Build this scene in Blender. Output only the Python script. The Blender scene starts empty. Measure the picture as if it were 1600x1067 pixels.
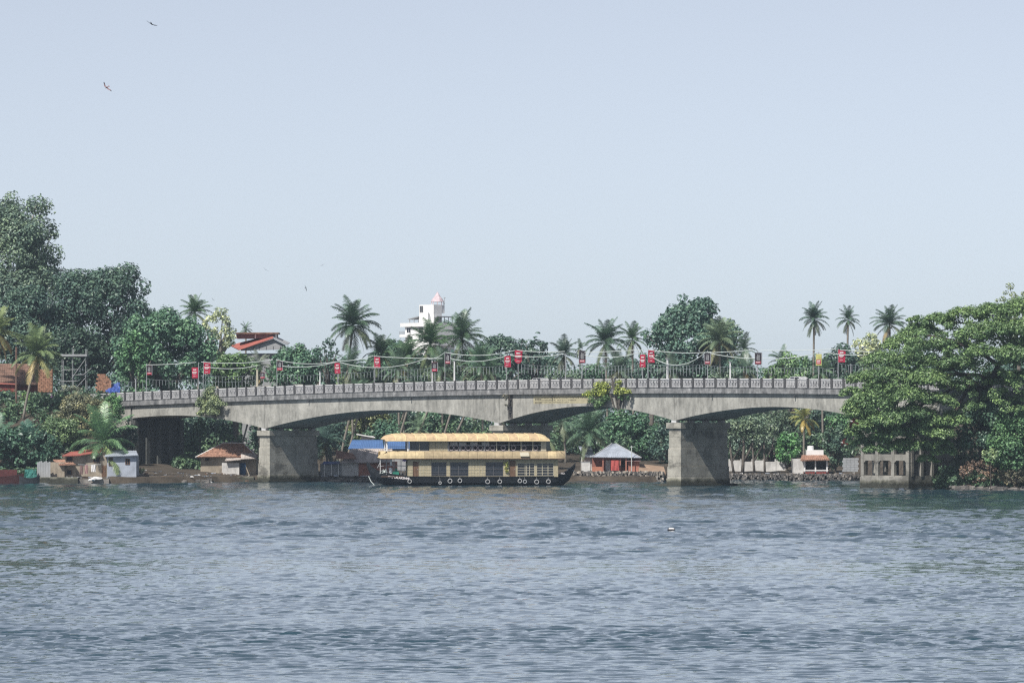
import bpy, bmesh, math, random
import numpy as np
from mathutils import Vector, Matrix

# ------------------------------------------------------------------ camera, sky, sun, exposure
scene = bpy.context.scene
C = scene.collection
F = 8000.0            # focal length in photo pixels (1600 wide)
HC = 7.03             # camera height above the water
HY = 676.0            # horizon row in the photo
ALPHA = math.atan(0.943)   # bridge yaw
YB = 696.0            # distance of the near bridge edge straight ahead

cam_d = bpy.data.cameras.new('camera')
cam = bpy.data.objects.new('camera', cam_d)
C.objects.link(cam)
cam.location = (0, 0, HC)
cam.rotation_euler = (math.pi/2, 0, 0)
cam_d.sensor_width = 36
cam_d.lens = 36*F/1600
cam_d.shift_y = (HY-533.5)/1600
cam_d.clip_start = 1
cam_d.clip_end = 30000
scene.camera = cam

SUN_EL = math.radians(50)
SX, SY = -0.55, -0.835          # horizontal direction towards the sun
SUN_AZ = math.atan2(SX, SY)    # clockwise from +Y
world = bpy.data.worlds.new('World')
scene.world = world
world.use_nodes = True
wn = world.node_tree
wn.nodes.clear()
w_out = wn.nodes.new('ShaderNodeOutputWorld')
w_bg = wn.nodes.new('ShaderNodeBackground')
w_sky = wn.nodes.new('ShaderNodeTexSky')
w_sky.sky_type = 'NISHITA'
w_sky.sun_disc = False
w_sky.sun_elevation = SUN_EL
w_sky.sun_rotation = SUN_AZ
w_sky.altitude = 0
w_sky.air_density = 0.6
w_sky.dust_density = 0.3
w_sky.ozone_density = 7.0
w_hsv = wn.nodes.new('ShaderNodeHueSaturation')
w_hsv.inputs['Saturation'].default_value = 0.40
wn.links.new(w_sky.outputs[0], w_hsv.inputs['Color'])
wn.links.new(w_hsv.outputs[0], w_bg.inputs[0])
w_bg.inputs[1].default_value = 0.103
wn.links.new(w_bg.outputs[0], w_out.inputs[0])

sun_d = bpy.data.lights.new('sun', 'SUN')
sun_d.energy = 4.8
sun_d.angle = math.radians(0.5)
sun_d.color = (1.0, 0.95, 0.88)
sun = bpy.data.objects.new('sun', sun_d)
C.objects.link(sun)
dirv = Vector((SX, SY, 0)).normalized()*math.cos(SUN_EL) + Vector((0, 0, math.sin(SUN_EL)))
sun.rotation_euler = (-dirv).to_track_quat('-Z', 'Y').to_euler()
sun.location = dirv*300

scene.view_settings.view_transform = 'Standard'
scene.view_settings.look = 'None'
scene.view_settings.gamma = 1
scene.view_settings.use_curve_mapping = False
scene.view_settings.exposure = 0.12
scene.render.engine = 'CYCLES'
scene.cycles.use_denoising = False
scene.cycles.pixel_filter_type = 'BLACKMAN_HARRIS'
scene.cycles.filter_width = 1.25
scene.cycles.sample_clamp_indirect = 4.0
scene.cycles.max_bounces = 6
scene.cycles.diffuse_bounces = 2
scene.cycles.glossy_bounces = 2
scene.cycles.transmission_bounces = 3
scene.cycles.transparent_max_bounces = 8
scene.cycles.volume_bounces = 0

HAZE_DENSITY = 0.00009

# ------------------------------------------------------------------ helpers
rng = np.random.default_rng(7)
random.seed(7)
PI = math.pi

def at(px, py, Y):
    """photo pixel on the plane at distance Y -> world point"""
    return Vector(((px-800)/F*Y, Y, HC+(HY-py)/F*Y))

def zt(py, Y):
    return HC+(HY-py)/F*Y

def xt(px, Y):
    return (px-800)/F*Y

def tag(o, label=None, cat=None, group=None, kind=None):
    if label: o['label'] = label
    if cat: o['category'] = cat
    if group: o['group'] = group
    if kind: o['kind'] = kind
    return o

def empty(name, loc, rz=0.0, label=None, cat=None, group=None):
    o = bpy.data.objects.new(name, None)
    o.empty_display_size = 0.5
    C.objects.link(o)
    o.location = loc
    o.rotation_euler = (0, 0, rz)
    return tag(o, label, cat, group)

def link(name, me, parent=None, loc=None, rot=None, scale=None):
    o = bpy.data.objects.new(name, me)
    C.objects.link(o)
    if parent is not None: o.parent = parent
    if loc is not None: o.location = loc
    if rot is not None: o.rotation_euler = rot
    if scale is not None: o.scale = scale
    return o

class MB:
    """collects shapes and links them as ONE mesh object"""
    def __init__(self):
        self.v = []; self.f = []; self.m = []
    def add(self, vs, fs, mi=0):
        b = len(self.v)
        self.v.extend([tuple(p) for p in vs])
        for q in fs:
            self.f.append(tuple(i+b for i in q)); self.m.append(mi)
        return self
    def box(self, x0, x1, y0, y1, z0, z1, mi=0):
        return self.add([(x0,y0,z0),(x1,y0,z0),(x1,y1,z0),(x0,y1,z0),(x0,y0,z1),(x1,y0,z1),(x1,y1,z1),(x0,y1,z1)],
                        [(0,3,2,1),(4,5,6,7),(0,1,5,4),(1,2,6,5),(2,3,7,6),(3,0,4,7)], mi)
    def hexa(self, p, mi=0):
        """8 corners, bottom ring then top ring"""
        return self.add(p, [(0,3,2,1),(4,5,6,7),(0,1,5,4),(1,2,6,5),(2,3,7,6),(3,0,4,7)], mi)
    def tube(self, pts, rad, n=6, mi=0, caps=True):
        pts = [Vector(p) for p in pts]
        if not hasattr(rad, '__len__'): rad = [rad]*len(pts)
        vs = []; fs = []
        for i, p in enumerate(pts):
            d = (pts[min(i+1, len(pts)-1)]-pts[max(i-1, 0)]).normalized()
            a = d.cross(Vector((0.13, 0.31, 0.94)))
            if a.length < 0.2: a = d.cross(Vector((1, 0, 0)))
            a.normalize(); b = d.cross(a)
            for k in range(n):
                w = 2*PI*k/n
                vs.append(p+(a*math.cos(w)+b*math.sin(w))*rad[i])
        for i in range(len(pts)-1):
            for k in range(n):
                k2 = (k+1) % n
                fs.append((i*n+k, i*n+k2, (i+1)*n+k2, (i+1)*n+k))
        if caps:
            fs.append(tuple(range(n-1, -1, -1)))
            fs.append(tuple((len(pts)-1)*n+k for k in range(n)))
        return self.add(vs, fs, mi)
    def torus(self, c, R, r, axis='y', n=14, k=6, mi=0):
        vs = []; fs = []
        for i in range(n):
            a = 2*PI*i/n
            for j in range(k):
                b = 2*PI*j/k
                q = R+r*math.cos(b); h = r*math.sin(b)
                x, z = q*math.cos(a), q*math.sin(a)
                p = (x, h, z) if axis == 'y' else ((h, x, z) if axis == 'x' else (x, z, h))
                vs.append((c[0]+p[0], c[1]+p[1], c[2]+p[2]))
        for i in range(n):
            for j in range(k):
                i2 = (i+1) % n; j2 = (j+1) % k
                fs.append((i*k+j, i*k+j2, i2*k+j2, i2*k+j))
        return self.add(vs, fs, mi)
    def build(self, name, mats, parent=None, loc=None, smooth=False):
        me = bpy.data.meshes.new(name)
        me.from_pydata(self.v, [], self.f)
        if not isinstance(mats, (list, tuple)): mats = [mats]
        for m in mats: me.materials.append(m)
        if len(mats) > 1: me.polygons.foreach_set('material_index', self.m)
        bm = bmesh.new(); bm.from_mesh(me)
        bmesh.ops.recalc_face_normals(bm, faces=bm.faces)
        bm.to_mesh(me); bm.free()
        if smooth: me.polygons.foreach_set('use_smooth', [True]*len(me.polygons))
        me.update()
        return link(name, me, parent, loc)

def mesh_np(name, v, f, mats, smooth=False):
    me = bpy.data.meshes.new(name)
    me.from_pydata(np.asarray(v, dtype=np.float32), [], np.asarray(f, dtype=np.int32))
    for m in (mats if isinstance(mats, (list, tuple)) else [mats]): me.materials.append(m)
    if smooth: me.polygons.foreach_set('use_smooth', np.ones(len(me.polygons), dtype=bool))
    me.update()
    return me

# ------------------------------------------------------------------ materials
def new_mat(name):
    m = bpy.data.materials.new(name); m.use_nodes = True
    nt = m.node_tree
    return m, nt, nt.nodes['Principled BSDF'], nt.nodes['Material Output']

def coords(nt, scale=(1,1,1), kind='Object'):
    tc = nt.nodes.new('ShaderNodeTexCoord'); mp = nt.nodes.new('ShaderNodeMapping')
    mp.inputs['Scale'].default_value = scale
    nt.links.new(tc.outputs[kind], mp.inputs[0])
    return mp.outputs[0]

def noise(nt, vec, scale, detail=4, rough=0.6):
    n = nt.nodes.new('ShaderNodeTexNoise')
    n.inputs['Scale'].default_value = scale; n.inputs['Detail'].default_value = detail
    n.inputs['Roughness'].default_value = rough
    if vec is not None: nt.links.new(vec, n.inputs['Vector'])
    return n.outputs['Fac']

def ramp(nt, fac, stops):
    r = nt.nodes.new('ShaderNodeValToRGB')
    el = r.color_ramp.elements
    while len(el) < len(stops): el.new(0.5)
    for e, (p, c) in zip(el, stops):
        e.position = p; e.color = (c[0], c[1], c[2], 1) if hasattr(c, '__len__') else (c, c, c, 1)
    nt.links.new(fac, r.inputs[0])
    return r.outputs[0]

def mixc(nt, fac, a, b, mode='MIX'):
    m = nt.nodes.new('ShaderNodeMix'); m.data_type = 'RGBA'; m.blend_type = mode
    for s, val in ((0, fac), (6, a), (7, b)):
        if hasattr(val, 'is_output') or isinstance(val, bpy.types.NodeSocket): nt.links.new(val, m.inputs[s])
        elif s == 0: m.inputs[0].default_value = val
        else: m.inputs[s].default_value = (val[0], val[1], val[2], 1)
    return m.outputs[2]

def bump(nt, b, h, strength, dist=0.05):
    n = nt.nodes.new('ShaderNodeBump')
    n.inputs['Strength'].default_value = strength; n.inputs['Distance'].default_value = dist
    nt.links.new(h, n.inputs['Height']); nt.links.new(n.outputs[0], b.inputs['Normal'])

def plain(name, col, rough=0.7, var=0.25, scale=1.2, bmp=0.2, metallic=0, stretch=(1,1,1)):
    m, nt, b, o = new_mat(name)
    v = coords(nt, stretch)
    f = noise(nt, v, scale, 5)
    lo = [c*(1-var) for c in col]; hi = [min(1, c*(1+var)) for c in col]
    c = ramp(nt, f, [(0.3, lo), (0.7, hi)])
    nt.links.new(c, b.inputs['Base Color'])
    b.inputs['Roughness'].default_value = rough; b.inputs['Metallic'].default_value = metallic
    b.inputs['Specular IOR Level'].default_value = 0.3
    if bmp: bump(nt, b, noise(nt, v, scale*6, 3), bmp)
    return m

def weathered(name, base, dark, stain=0.5, scale=0.35, streak=True, light=None, rough=0.85, lifts=0):
    """concrete: broad patches, vertical streaks that run down from ledges, speckle"""
    m, nt, b, o = new_mat(name)
    v = coords(nt)
    vs = coords(nt, (0.9, 0.9, 0.22))
    f1 = noise(nt, v, scale, 6, 0.65)
    f2 = noise(nt, vs, 1.1, 5, 0.7)
    f3 = noise(nt, v, 4.0, 4, 0.7)
    hi = light or [min(1, c*1.25) for c in base]
    c = ramp(nt, f1, [(0.25, [x*0.72 for x in base]), (0.5, base), (0.75, hi)])
    if streak:
        k = ramp(nt, f2, [(0.62-stain*0.3, 0.0), (0.78-stain*0.15, 1.0)])
        kk = nt.nodes.new('ShaderNodeMath'); kk.operation = 'MULTIPLY'; kk.inputs[1].default_value = 0.35+0.5*stain
        nt.links.new(k, kk.inputs[0])
        c = mixc(nt, kk.outputs[0], c, dark)
    f4 = noise(nt, v, 1.1, 6, 0.75)
    c = mixc(nt, 1.0, c, ramp(nt, f4, [(0.32, 1-0.45*stain), (0.5, 1.0), (0.7, 1.0+0.22*stain)]), 'MULTIPLY')
    if lifts:
        sx = nt.nodes.new('ShaderNodeSeparateXYZ'); nt.links.new(v, sx.inputs[0])
        wv = nt.nodes.new('ShaderNodeMath'); wv.operation = 'PINGPONG'; wv.inputs[1].default_value = lifts/2; nt.links.new(sx.outputs[2], wv.inputs[0])
        jl = ramp(nt, wv.outputs[0], [(0.0, 0.55), (0.045, 1.0)])
        c = mixc(nt, 1.0, c, jl, 'MULTIPLY')
        zz = nt.nodes.new('ShaderNodeMath'); zz.operation = 'ADD'; nt.links.new(sx.outputs[2], zz.inputs[0])
        nz = nt.nodes.new('ShaderNodeMath'); nz.operation = 'MULTIPLY'; nz.inputs[1].default_value = -1.1; nt.links.new(noise(nt, v, 0.9, 5, 0.7), nz.inputs[0]); nt.links.new(nz.outputs[0], zz.inputs[1])
        tide = ramp(nt, zz.outputs[0], [(0.0, (0.16, 0.17, 0.15)), (0.28, (0.55, 0.56, 0.50)), (0.55, (1, 1, 1))])
        c = mixc(nt, 1.0, c, tide, 'MULTIPLY')
        bl = ramp(nt, noise(nt, coords(nt, (0.55, 0.55, 0.95)), 0.42, 6, 0.72), [(0.52, (1, 1, 1)), (0.60, (0.38, 0.38, 0.38))])
        c = mixc(nt, 0.75, c, bl, 'MULTIPLY')
    k3 = ramp(nt, f3, [(0.55, 0.0), (0.72, 1.0)])
    kk3 = nt.nodes.new('ShaderNodeMath'); kk3.operation = 'MULTIPLY'; kk3.inputs[1].default_value = 0.25+0.35*stain
    nt.links.new(k3, kk3.inputs[0])
    c = mixc(nt, kk3.outputs[0], c, [x*0.5 for x in base])
    nt.links.new(c, b.inputs['Base Color'])
    b.inputs['Roughness'].default_value = rough
    b.inputs['Specular IOR Level'].default_value = 0.25
    bump(nt, b, f3, 0.35, 0.06)
    return m

def leaf_mat(name, translucent=0.18, rough=0.42):
    """colour comes from the object's own colour, varied leaf by leaf"""
    m, nt, b, o = new_mat(name)
    oi = nt.nodes.new('ShaderNodeObjectInfo'); ge = nt.nodes.new('ShaderNodeNewGeometry')
    r = ramp(nt, ge.outputs['Random Per Island'], [(0.0, (0.5, 0.55, 0.58)), (0.5, (0.9, 0.95, 0.95)), (0.85, (1.4, 1.35, 1.2)), (1.0, (2.0, 1.9, 1.65))])
    big = ramp(nt, noise(nt, coords(nt), 0.28, 3), [(0.3, (0.75, 0.82, 0.85)), (0.7, (1.25, 1.2, 1.0))])
    c = mixc(nt, 1.0, oi.outputs['Color'], r, 'MULTIPLY')
    c = mixc(nt, 1.0, c, (3.2, 3.15, 3.2), 'MULTIPLY')
    c = mixc(nt, 1.0, c, big, 'MULTIPLY')
    nt.links.new(c, b.inputs['Base Color'])
    b.inputs['Roughness'].default_value = rough
    b.inputs['Specular IOR Level'].default_value = 0.5
    t = nt.nodes.new('ShaderNodeBsdfTranslucent'); nt.links.new(c, t.inputs[0])
    mx = nt.nodes.new('ShaderNodeMixShader'); mx.inputs[0].default_value = translucent
    nt.links.new(b.outputs[0], mx.inputs[1]); nt.links.new(t.outputs[0], mx.inputs[2])
    nt.links.new(mx.outputs[0], o.inputs[0])
    return m

M = {}
M['leaf'] = leaf_mat('leaf')
M['frond'] = leaf_mat('palm_frond', 0.2, 0.38)
M['bark'] = plain('bark', (0.13, 0.115, 0.10), 0.9, 0.35, 2.0, 0.5)
M['palebark'] = plain('pale_bark', (0.33, 0.31, 0.27), 0.9, 0.3, 2.0, 0.5)
M['palmbark'] = plain('palm_bark', (0.23, 0.21, 0.18), 0.9, 0.3, 3.0, 0.5, stretch=(1, 1, 4))
M['girder'] = weathered('girder_concrete', (0.39, 0.385, 0.35), (0.13, 0.13, 0.12), 0.62, 0.30)
M['ledge'] = weathered('ledge_concrete', (0.30, 0.30, 0.30), (0.08, 0.085, 0.09), 0.95, 1.3, light=(0.62, 0.62, 0.62))
M['panel'] = weathered('balustrade_whitewash', (0.52, 0.52, 0.53), (0.17, 0.17, 0.175), 0.6, 1.1, light=(0.70, 0.70, 0.71))
M['post'] = weathered('balustrade_post_concrete', (0.10, 0.10, 0.105), (0.04, 0.04, 0.045), 0.6, 0.8)
M['rail'] = weathered('rail_whitewash', (0.58, 0.58, 0.58), (0.22, 0.22, 0.22), 0.3, 0.9)
M['pier'] = weathered('pier_concrete', (0.40, 0.385, 0.335), (0.10, 0.098, 0.09), 0.40, 0.42, light=(0.52, 0.50, 0.44), lifts=1.3)
M['shadeabut'] = weathered('shade_darkened_concrete', (0.10, 0.105, 0.10), (0.03, 0.032, 0.034), 0.6, 0.5, lifts=1.5)  # concrete darkened in colour to carry the shade under the first span
M['abut'] = weathered('abutment_concrete', (0.30, 0.29, 0.26), (0.09, 0.085, 0.08), 0.45, 0.4, lifts=1.6)
M['asphalt'] = plain('asphalt', (0.05, 0.05, 0.05), 0.9, 0.2, 3)
M['stone'] = plain('rubble_stone', (0.24, 0.22, 0.20), 0.9, 0.5, 0.9, 0.5)
M['steel'] = plain('galvanised_steel', (0.33, 0.34, 0.35), 0.5, 0.15, 3, 0.1)
M['darksteel'] = plain('dark_steel', (0.10, 0.10, 0.11), 0.6, 0.2, 3, 0.1)
M['whitepaint'] = plain('white_paint', (0.78, 0.78, 0.77), 0.6, 0.06, 0.8, 0.08)
M['greypaint'] = plain('grey_paint', (0.34, 0.35, 0.36), 0.7, 0.15, 0.8, 0.1)
M['flag'] = plain('red_banner_cloth', (0.38, 0.025, 0.06), 0.8, 0.18, 2.0, 0.1)
M['flagprint'] = plain('white_print', (0.75, 0.70, 0.70), 0.8, 0.1, 3.0, 0)
M['blackboard'] = plain('dark_board', (0.035, 0.03, 0.035), 0.5, 0.3, 2.0, 0)
M['boardprint'] = plain('maroon_print', (0.30, 0.07, 0.09), 0.7, 0.3, 3.0, 0)
M['yellowprint'] = plain('yellow_print', (0.45, 0.44, 0.16), 0.7, 0.25, 2.0, 0)
M['rope'] = plain('white_rope_light', (0.55, 0.60, 0.58), 0.6, 0.1, 3.0, 0)
M['wire'] = plain('pale_wire', (0.42, 0.46, 0.48), 0.6, 0.1, 3.0, 0)
M['yellowpaint'] = weathered('faded_yellow_paint', (0.42, 0.385, 0.26), (0.24, 0.22, 0.17), 0.3, 0.7)
M['blackink'] = plain('faded_black_lettering', (0.075, 0.07, 0.06), 0.9, 0.4, 2.5, 0)
M['tile'] = plain('terracotta_tile', (0.36, 0.21, 0.15), 0.85, 0.5, 2.6, 0.3)
M['oldtile'] = plain('weathered_tile', (0.20, 0.125, 0.095), 0.9, 0.5, 1.2, 0.3)
M['redsheet'] = plain('red_roof_sheet', (0.38, 0.125, 0.10), 0.6, 0.25, 0.6, 0.1)
M['rustsheet'] = plain('rust_streaked_sheet', (0.46, 0.41, 0.38), 0.6, 0.38, 0.9, 0.15, stretch=(1.5, 0.3, 0.3))
M['tinsheet'] = plain('grey_tin_sheet', (0.36, 0.40, 0.46), 0.45, 0.25, 0.8, 0.1)
M['bluesheet'] = plain('blue_roof_sheet', (0.085, 0.17, 0.36), 0.55, 0.15, 0.7, 0.1)
M['tarp'] = plain('blue_tarpaulin', (0.06, 0.11, 0.36), 0.5, 0.25, 1.0, 0.4)
M['greentarp'] = plain('green_tarpaulin', (0.03, 0.14, 0.12), 0.6, 0.25, 1.0, 0.4)
M['beigewall'] = weathered('stained_beige_plaster', (0.38, 0.33, 0.26), (0.12, 0.10, 0.085), 0.5, 0.5)
M['whitewall'] = weathered('stained_white_plaster', (0.62, 0.61, 0.59), (0.24, 0.23, 0.22), 0.35, 0.5)
M['bluewall'] = weathered('pale_blue_plaster', (0.38, 0.42, 0.49), (0.20, 0.22, 0.26), 0.25, 0.5)
M['redwall'] = weathered('dull_red_plaster', (0.24, 0.06, 0.05), (0.10, 0.03, 0.03), 0.4, 0.5)
M['pinkwall'] = weathered('salmon_plaster', (0.40, 0.18, 0.135), (0.26, 0.11, 0.08), 0.25, 0.5)
M['brick'] = plain('laterite_brick', (0.34, 0.185, 0.12), 0.95, 0.5, 2.5, 0.4)
M['tower'] = weathered('white_tower_plaster', (0.87, 0.87, 0.86), (0.55, 0.55, 0.55), 0.1, 0.2)
M['dark'] = plain('interior_shade', (0.02, 0.022, 0.028), 0.9, 0.3, 1.0, 0)  # flat dark colour in place of the unlit space behind openings
M['bluedoor'] = plain('blue_door_paint', (0.045, 0.12, 0.24), 0.6, 0.2, 2.0, 0.1)
M['wood'] = plain('brown_wood', (0.16, 0.095, 0.06), 0.7, 0.35, 2.0, 0.2, stretch=(2, 2, 0.4))
M['earth'] = plain('earth', (0.075, 0.062, 0.048), 0.95, 0.5, 0.35, 0.6)
M['sand'] = plain('sandy_earth', (0.34, 0.24, 0.17), 0.95, 0.3, 0.6, 0.4)
M['cloth'] = plain('white_cloth', (0.70, 0.69, 0.68), 0.9, 0.1, 2, 0.1)
M['pinkcloth'] = plain('dusty_pink_cloth', (0.38, 0.24, 0.23), 0.9, 0.15, 2, 0.1)
M['redcloth'] = plain('red_cloth', (0.45, 0.10, 0.09), 0.9, 0.15, 2, 0.1)
M['deadfrond'] = plain('dry_frond', (0.36, 0.24, 0.15), 0.9, 0.3, 2, 0.1)
M['plastic'] = plain('white_plastic', (0.75, 0.75, 0.75), 0.4, 0.05, 2, 0)

# glass panes
m, nt, b, o = new_mat('dark_glass')
b.inputs['Base Color'].default_value = (0.025, 0.03, 0.04, 1); b.inputs['Roughness'].default_value = 0.12
b.inputs['Specular IOR Level'].default_value = 0.5
M['glass'] = m

# water
m, nt, b, o = new_mat('lake_water')
b.inputs['Base Color'].default_value = (0.021, 0.058, 0.082, 1)
b.inputs['IOR'].default_value = 1.333
b.inputs['Specular IOR Level'].default_value = 0.5
v = coords(nt, (1, 1, 1))
n1 = noise(nt, v, 2.6, 3, 0.6)
n2 = noise(nt, coords(nt, (1.0, 0.7, 1)), 0.9, 3, 0.6)
ad = nt.nodes.new('ShaderNodeMath'); ad.operation = 'ADD'
nt.links.new(n1, ad.inputs[0]); nt.links.new(n2, ad.inputs[1])
bump(nt, b, ad.outputs[0], 0.12, 0.10)
sx = nt.nodes.new('ShaderNodeSeparateXYZ'); nt.links.new(v, sx.inputs[0])
mr = nt.nodes.new('ShaderNodeMapRange'); nt.links.new(sx.outputs[1], mr.inputs[0])      # fine wind ripple grows towards the bridge
mr.inputs[1].default_value = 220; mr.inputs[2].default_value = 520; mr.inputs[3].default_value = 0.03; mr.inputs[4].default_value = 0.11
nt.links.new(mr.outputs[0], b.inputs['Roughness'])
M['water'] = m

# ------------------------------------------------------------------ water
def smooth01(t):
    t = np.clip(t, 0, 1); return t*t*(3-2*t)
def fft_tile(N, L, lam_peak, rms_slope, wind, seed, spread=2.0):
    r = np.random.default_rng(seed)
    k1 = np.fft.fftfreq(N, d=L/N)*2*PI
    kx, ky = np.meshgrid(k1, k1, indexing='xy')
    k = np.sqrt(kx*kx+ky*ky); k[0, 0] = 1e-6
    kp = 2*PI/lam_peak
    S = np.exp(-1.1*(kp/k)**2)/k**3.6
    c = (kx*wind[0]+ky*wind[1])/k
    S = S*(0.07+np.abs(c)**spread)*np.exp(-(k*0.06)**2)
    S[0, 0] = 0
    A = np.sqrt(S)*(r.normal(size=(N, N))+1j*r.normal(size=(N, N)))
    h = np.fft.ifft2(A).real
    dx = np.fft.ifft2(-1j*kx/k*A).real; dy = np.fft.ifft2(-1j*ky/k*A).real
    gy, gx = np.gradient(h, L/N)
    q = rms_slope/np.sqrt(np.mean(gx*gx+gy*gy))
    return h*q, dx*q, dy*q

def sample(h, L, x, y):
    N = h.shape[0]
    u = (x/L*N) % N; w = (y/L*N) % N
    i = np.floor(u).astype(int); j = np.floor(w).astype(int)
    fu = u-i; fw = w-j
    i %= N; j %= N; i2 = (i+1) % N; j2 = (j+1) % N
    return (h[j, i]*(1-fu)+h[j, i2]*fu)*(1-fw)+(h[j2, i]*(1-fu)+h[j2, i2]*fu)*fw

WA = fft_tile(512, 64.0, 1.6, 0.108, (0.12, 0.99), 3, 3.0)
WB = fft_tile(512, 43.0, 0.75, 0.085, (-0.25, 0.97), 4, 2.5)
WC = fft_tile(512, 150.0, 6.0, 0.125, (0.1, 0.99), 8, 3.0)
WL = fft_tile(128, 400.0, 90.0, 1.0, (0.1, 1.0), 5)[0]; WL = WL/np.std(WL)
def wave(x, y):
    gust = np.clip(1.0+0.30*sample(WL, 400.0, x*0.35, y), 0.4, 1.8)   # calmer and rougher bands
    H = 0; DX = 0; DY = 0
    for T, L, a in ((WA, 64.0, 0.10), (WB, 43.0, -0.22)):
        c, s_ = math.cos(a), math.sin(a)
        u, w = x*c-y*s_, x*s_+y*c
        h, dx, dy = [sample(q, L, u, w) for q in T]
        H = H+h; DX = DX+dx*c+dy*s_; DY = DY-dx*s_+dy*c
    far = smooth01((y-200)/190)      # longer chop out in the open reach before the bridge
    H = H+far*sample(WC[0], 150.0, x*0.98-y*0.17, x*0.17+y*0.98)
    return H*gust, DX*gust, DY*gust

nx = 380
ys = [119.0]
while ys[-1] < 792: ys.append(ys[-1]+0.15*(ys[-1]/120)**1.55)
ys = np.array(ys)
ny = len(ys)
tx = np.linspace(-1, 1, nx)
Yg = np.repeat(ys[:, None], nx, 1)
Xg = tx[None, :]*(4+Yg*0.121)
Zg, DXg, DYg = wave(Xg, Yg)
fade = np.clip((620-Yg)/300, 0, 1)
Xg = Xg+1.05*DXg*fade; Yg = Yg+1.05*DYg*fade
V = np.stack([Xg, Yg, Zg], -1).reshape(-1, 3)
I = (np.arange(ny-1)[:, None]*nx+np.arange(nx-1)[None, :]).reshape(-1)
Fq = np.stack([I, I+1, I+nx+1, I+nx], -1)
me = mesh_np('water', V, Fq, M['water'], smooth=True)
water = tag(link('water', me), kind='structure', label='rippled grey blue lake water in front of the bridge')
mb = MB()
for (x0, x1, y0, y1) in ((-6000, 6000, -5000, 118), (-6000, -95, 118, 900), (95, 6000, 118, 900), (-95, 95, 118, 900)):
    mb.add([(x0, y0, -0.75), (x1, y0, -0.75), (x1, y1, -0.75), (x0, y1, -0.75)], [(0, 1, 2, 3)])
tag(mb.build('water_sheet', M['water']), kind='structure', label='open lake water beyond the frame')

# ------------------------------------------------------------------ terrain
def shore(x):
    return np.interp(x, [-80, -53, -46, -38, 18, 24, 30, 50, 53, 54.5, 56, 200], [712, 712, 722, 735, 735, 738, 750, 752, 690, 640, 628, 626])
def ground(x, y):
    d = y-shore(x)
    d = d+0.8*np.sin(x*0.9)*np.cos(x*0.37+1)
    base = -2.4+3.2*smooth01((d+1.5)/2.2)
    low = 0.045*np.clip(d-2, 0, 60)
    left = 10.6*smooth01((d-9)/27)*smooth01((-56-x)/4)
    right = 10.5*smooth01((d-12)/30)*smooth01((x-62)/10)
    far = 5*smooth01((y-790)/120)
    return base+np.maximum(np.maximum(left, right), low)+far*0.6
xs = np.concatenate([[-6000, -2500, -900, -400, -200], np.arange(-140, 140.1, 2), [200, 400, 900, 2500, 6000]])
yy = np.concatenate([[560, 600], np.arange(618, 812, 1.5), [830, 860, 900, 1000, 1200, 1800, 3000, 6000]])
Xg, Yg = np.meshgrid(xs, yy)
Zg = ground(Xg, Yg)+0.12*np.sin(Xg*1.7+Yg*0.9)*np.cos(Yg*1.3)*(Yg-shore(Xg) > 3)
V = np.stack([Xg, Yg, Zg], -1).reshape(-1, 3)
nx2 = len(xs)
I = (np.arange(len(yy)-1)[:, None]*nx2+np.arange(nx2-1)[None, :]).reshape(-1)
me = mesh_np('ground', V, np.stack([I, I+1, I+nx2+1, I+nx2], -1), M['earth'], smooth=True)
tag(link('ground', me), kind='structure', label='brown earth banks around the lake')
def gz(x, y):
    return float(ground(np.array(float(x)), np.array(float(y))))

# ------------------------------------------------------------------ bridge
CA, SA = math.cos(ALPHA), math.sin(ALPHA)
def tpx(px):
    xi = (px-800)/F
    Y = YB/(1+xi*math.tan(ALPHA))
    return xi*Y/CA
def Ypx(px):
    return YB/(1+(px-800)/F*math.tan(ALPHA))
def bw(t, v, z):
    """bridge coordinates -> world"""
    return Vector((t*CA+v*SA, YB-t*SA+v*CA, z))
rail_px = [(120, 616.5), (195, 613.4), (300, 609.3), (480, 602.9), (610, 597.8), (740, 593.7), (850, 592.4), (1000, 592), (1200, 592.3), (1340, 593.2), (1500, 594.5)]
_t = [tpx(a) for a, b in rail_px]; _z = [zt(b, Ypx(a)) for a, b in rail_px]
_pf = np.polyfit(_t, _z, 3)
def zr(t): return float(np.polyval(_pf, t))
T0, T1 = tpx(128), tpx(1640)
SPR = [(tpx(203), 9.15), (tpx(410), 7.62), (tpx(777), 8.33), (tpx(1050), 8.62), (tpx(1376), 8.25)]
APX = [1.02, 2.18, 2.12, 1.95]
def soffit(t):
    for i in range(4):
        (a, za), (b, zb) = SPR[i], SPR[i+1]
        if a <= t <= b:
            u = (t-a)/(b-a)
            return za+(zb-za)*u+APX[i]*(1-abs(2*u-1)**1.9)
    return None
W = 10.8
bridge = empty('bridge', (0, YB, 0), -ALPHA, 'long grey concrete arched girder bridge crossing the water with whitewashed balustrade', 'bridge')
stations = lambda a, b, st=1.0: list(np.linspace(a, b, max(2, int((b-a)/st)+1)))
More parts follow.
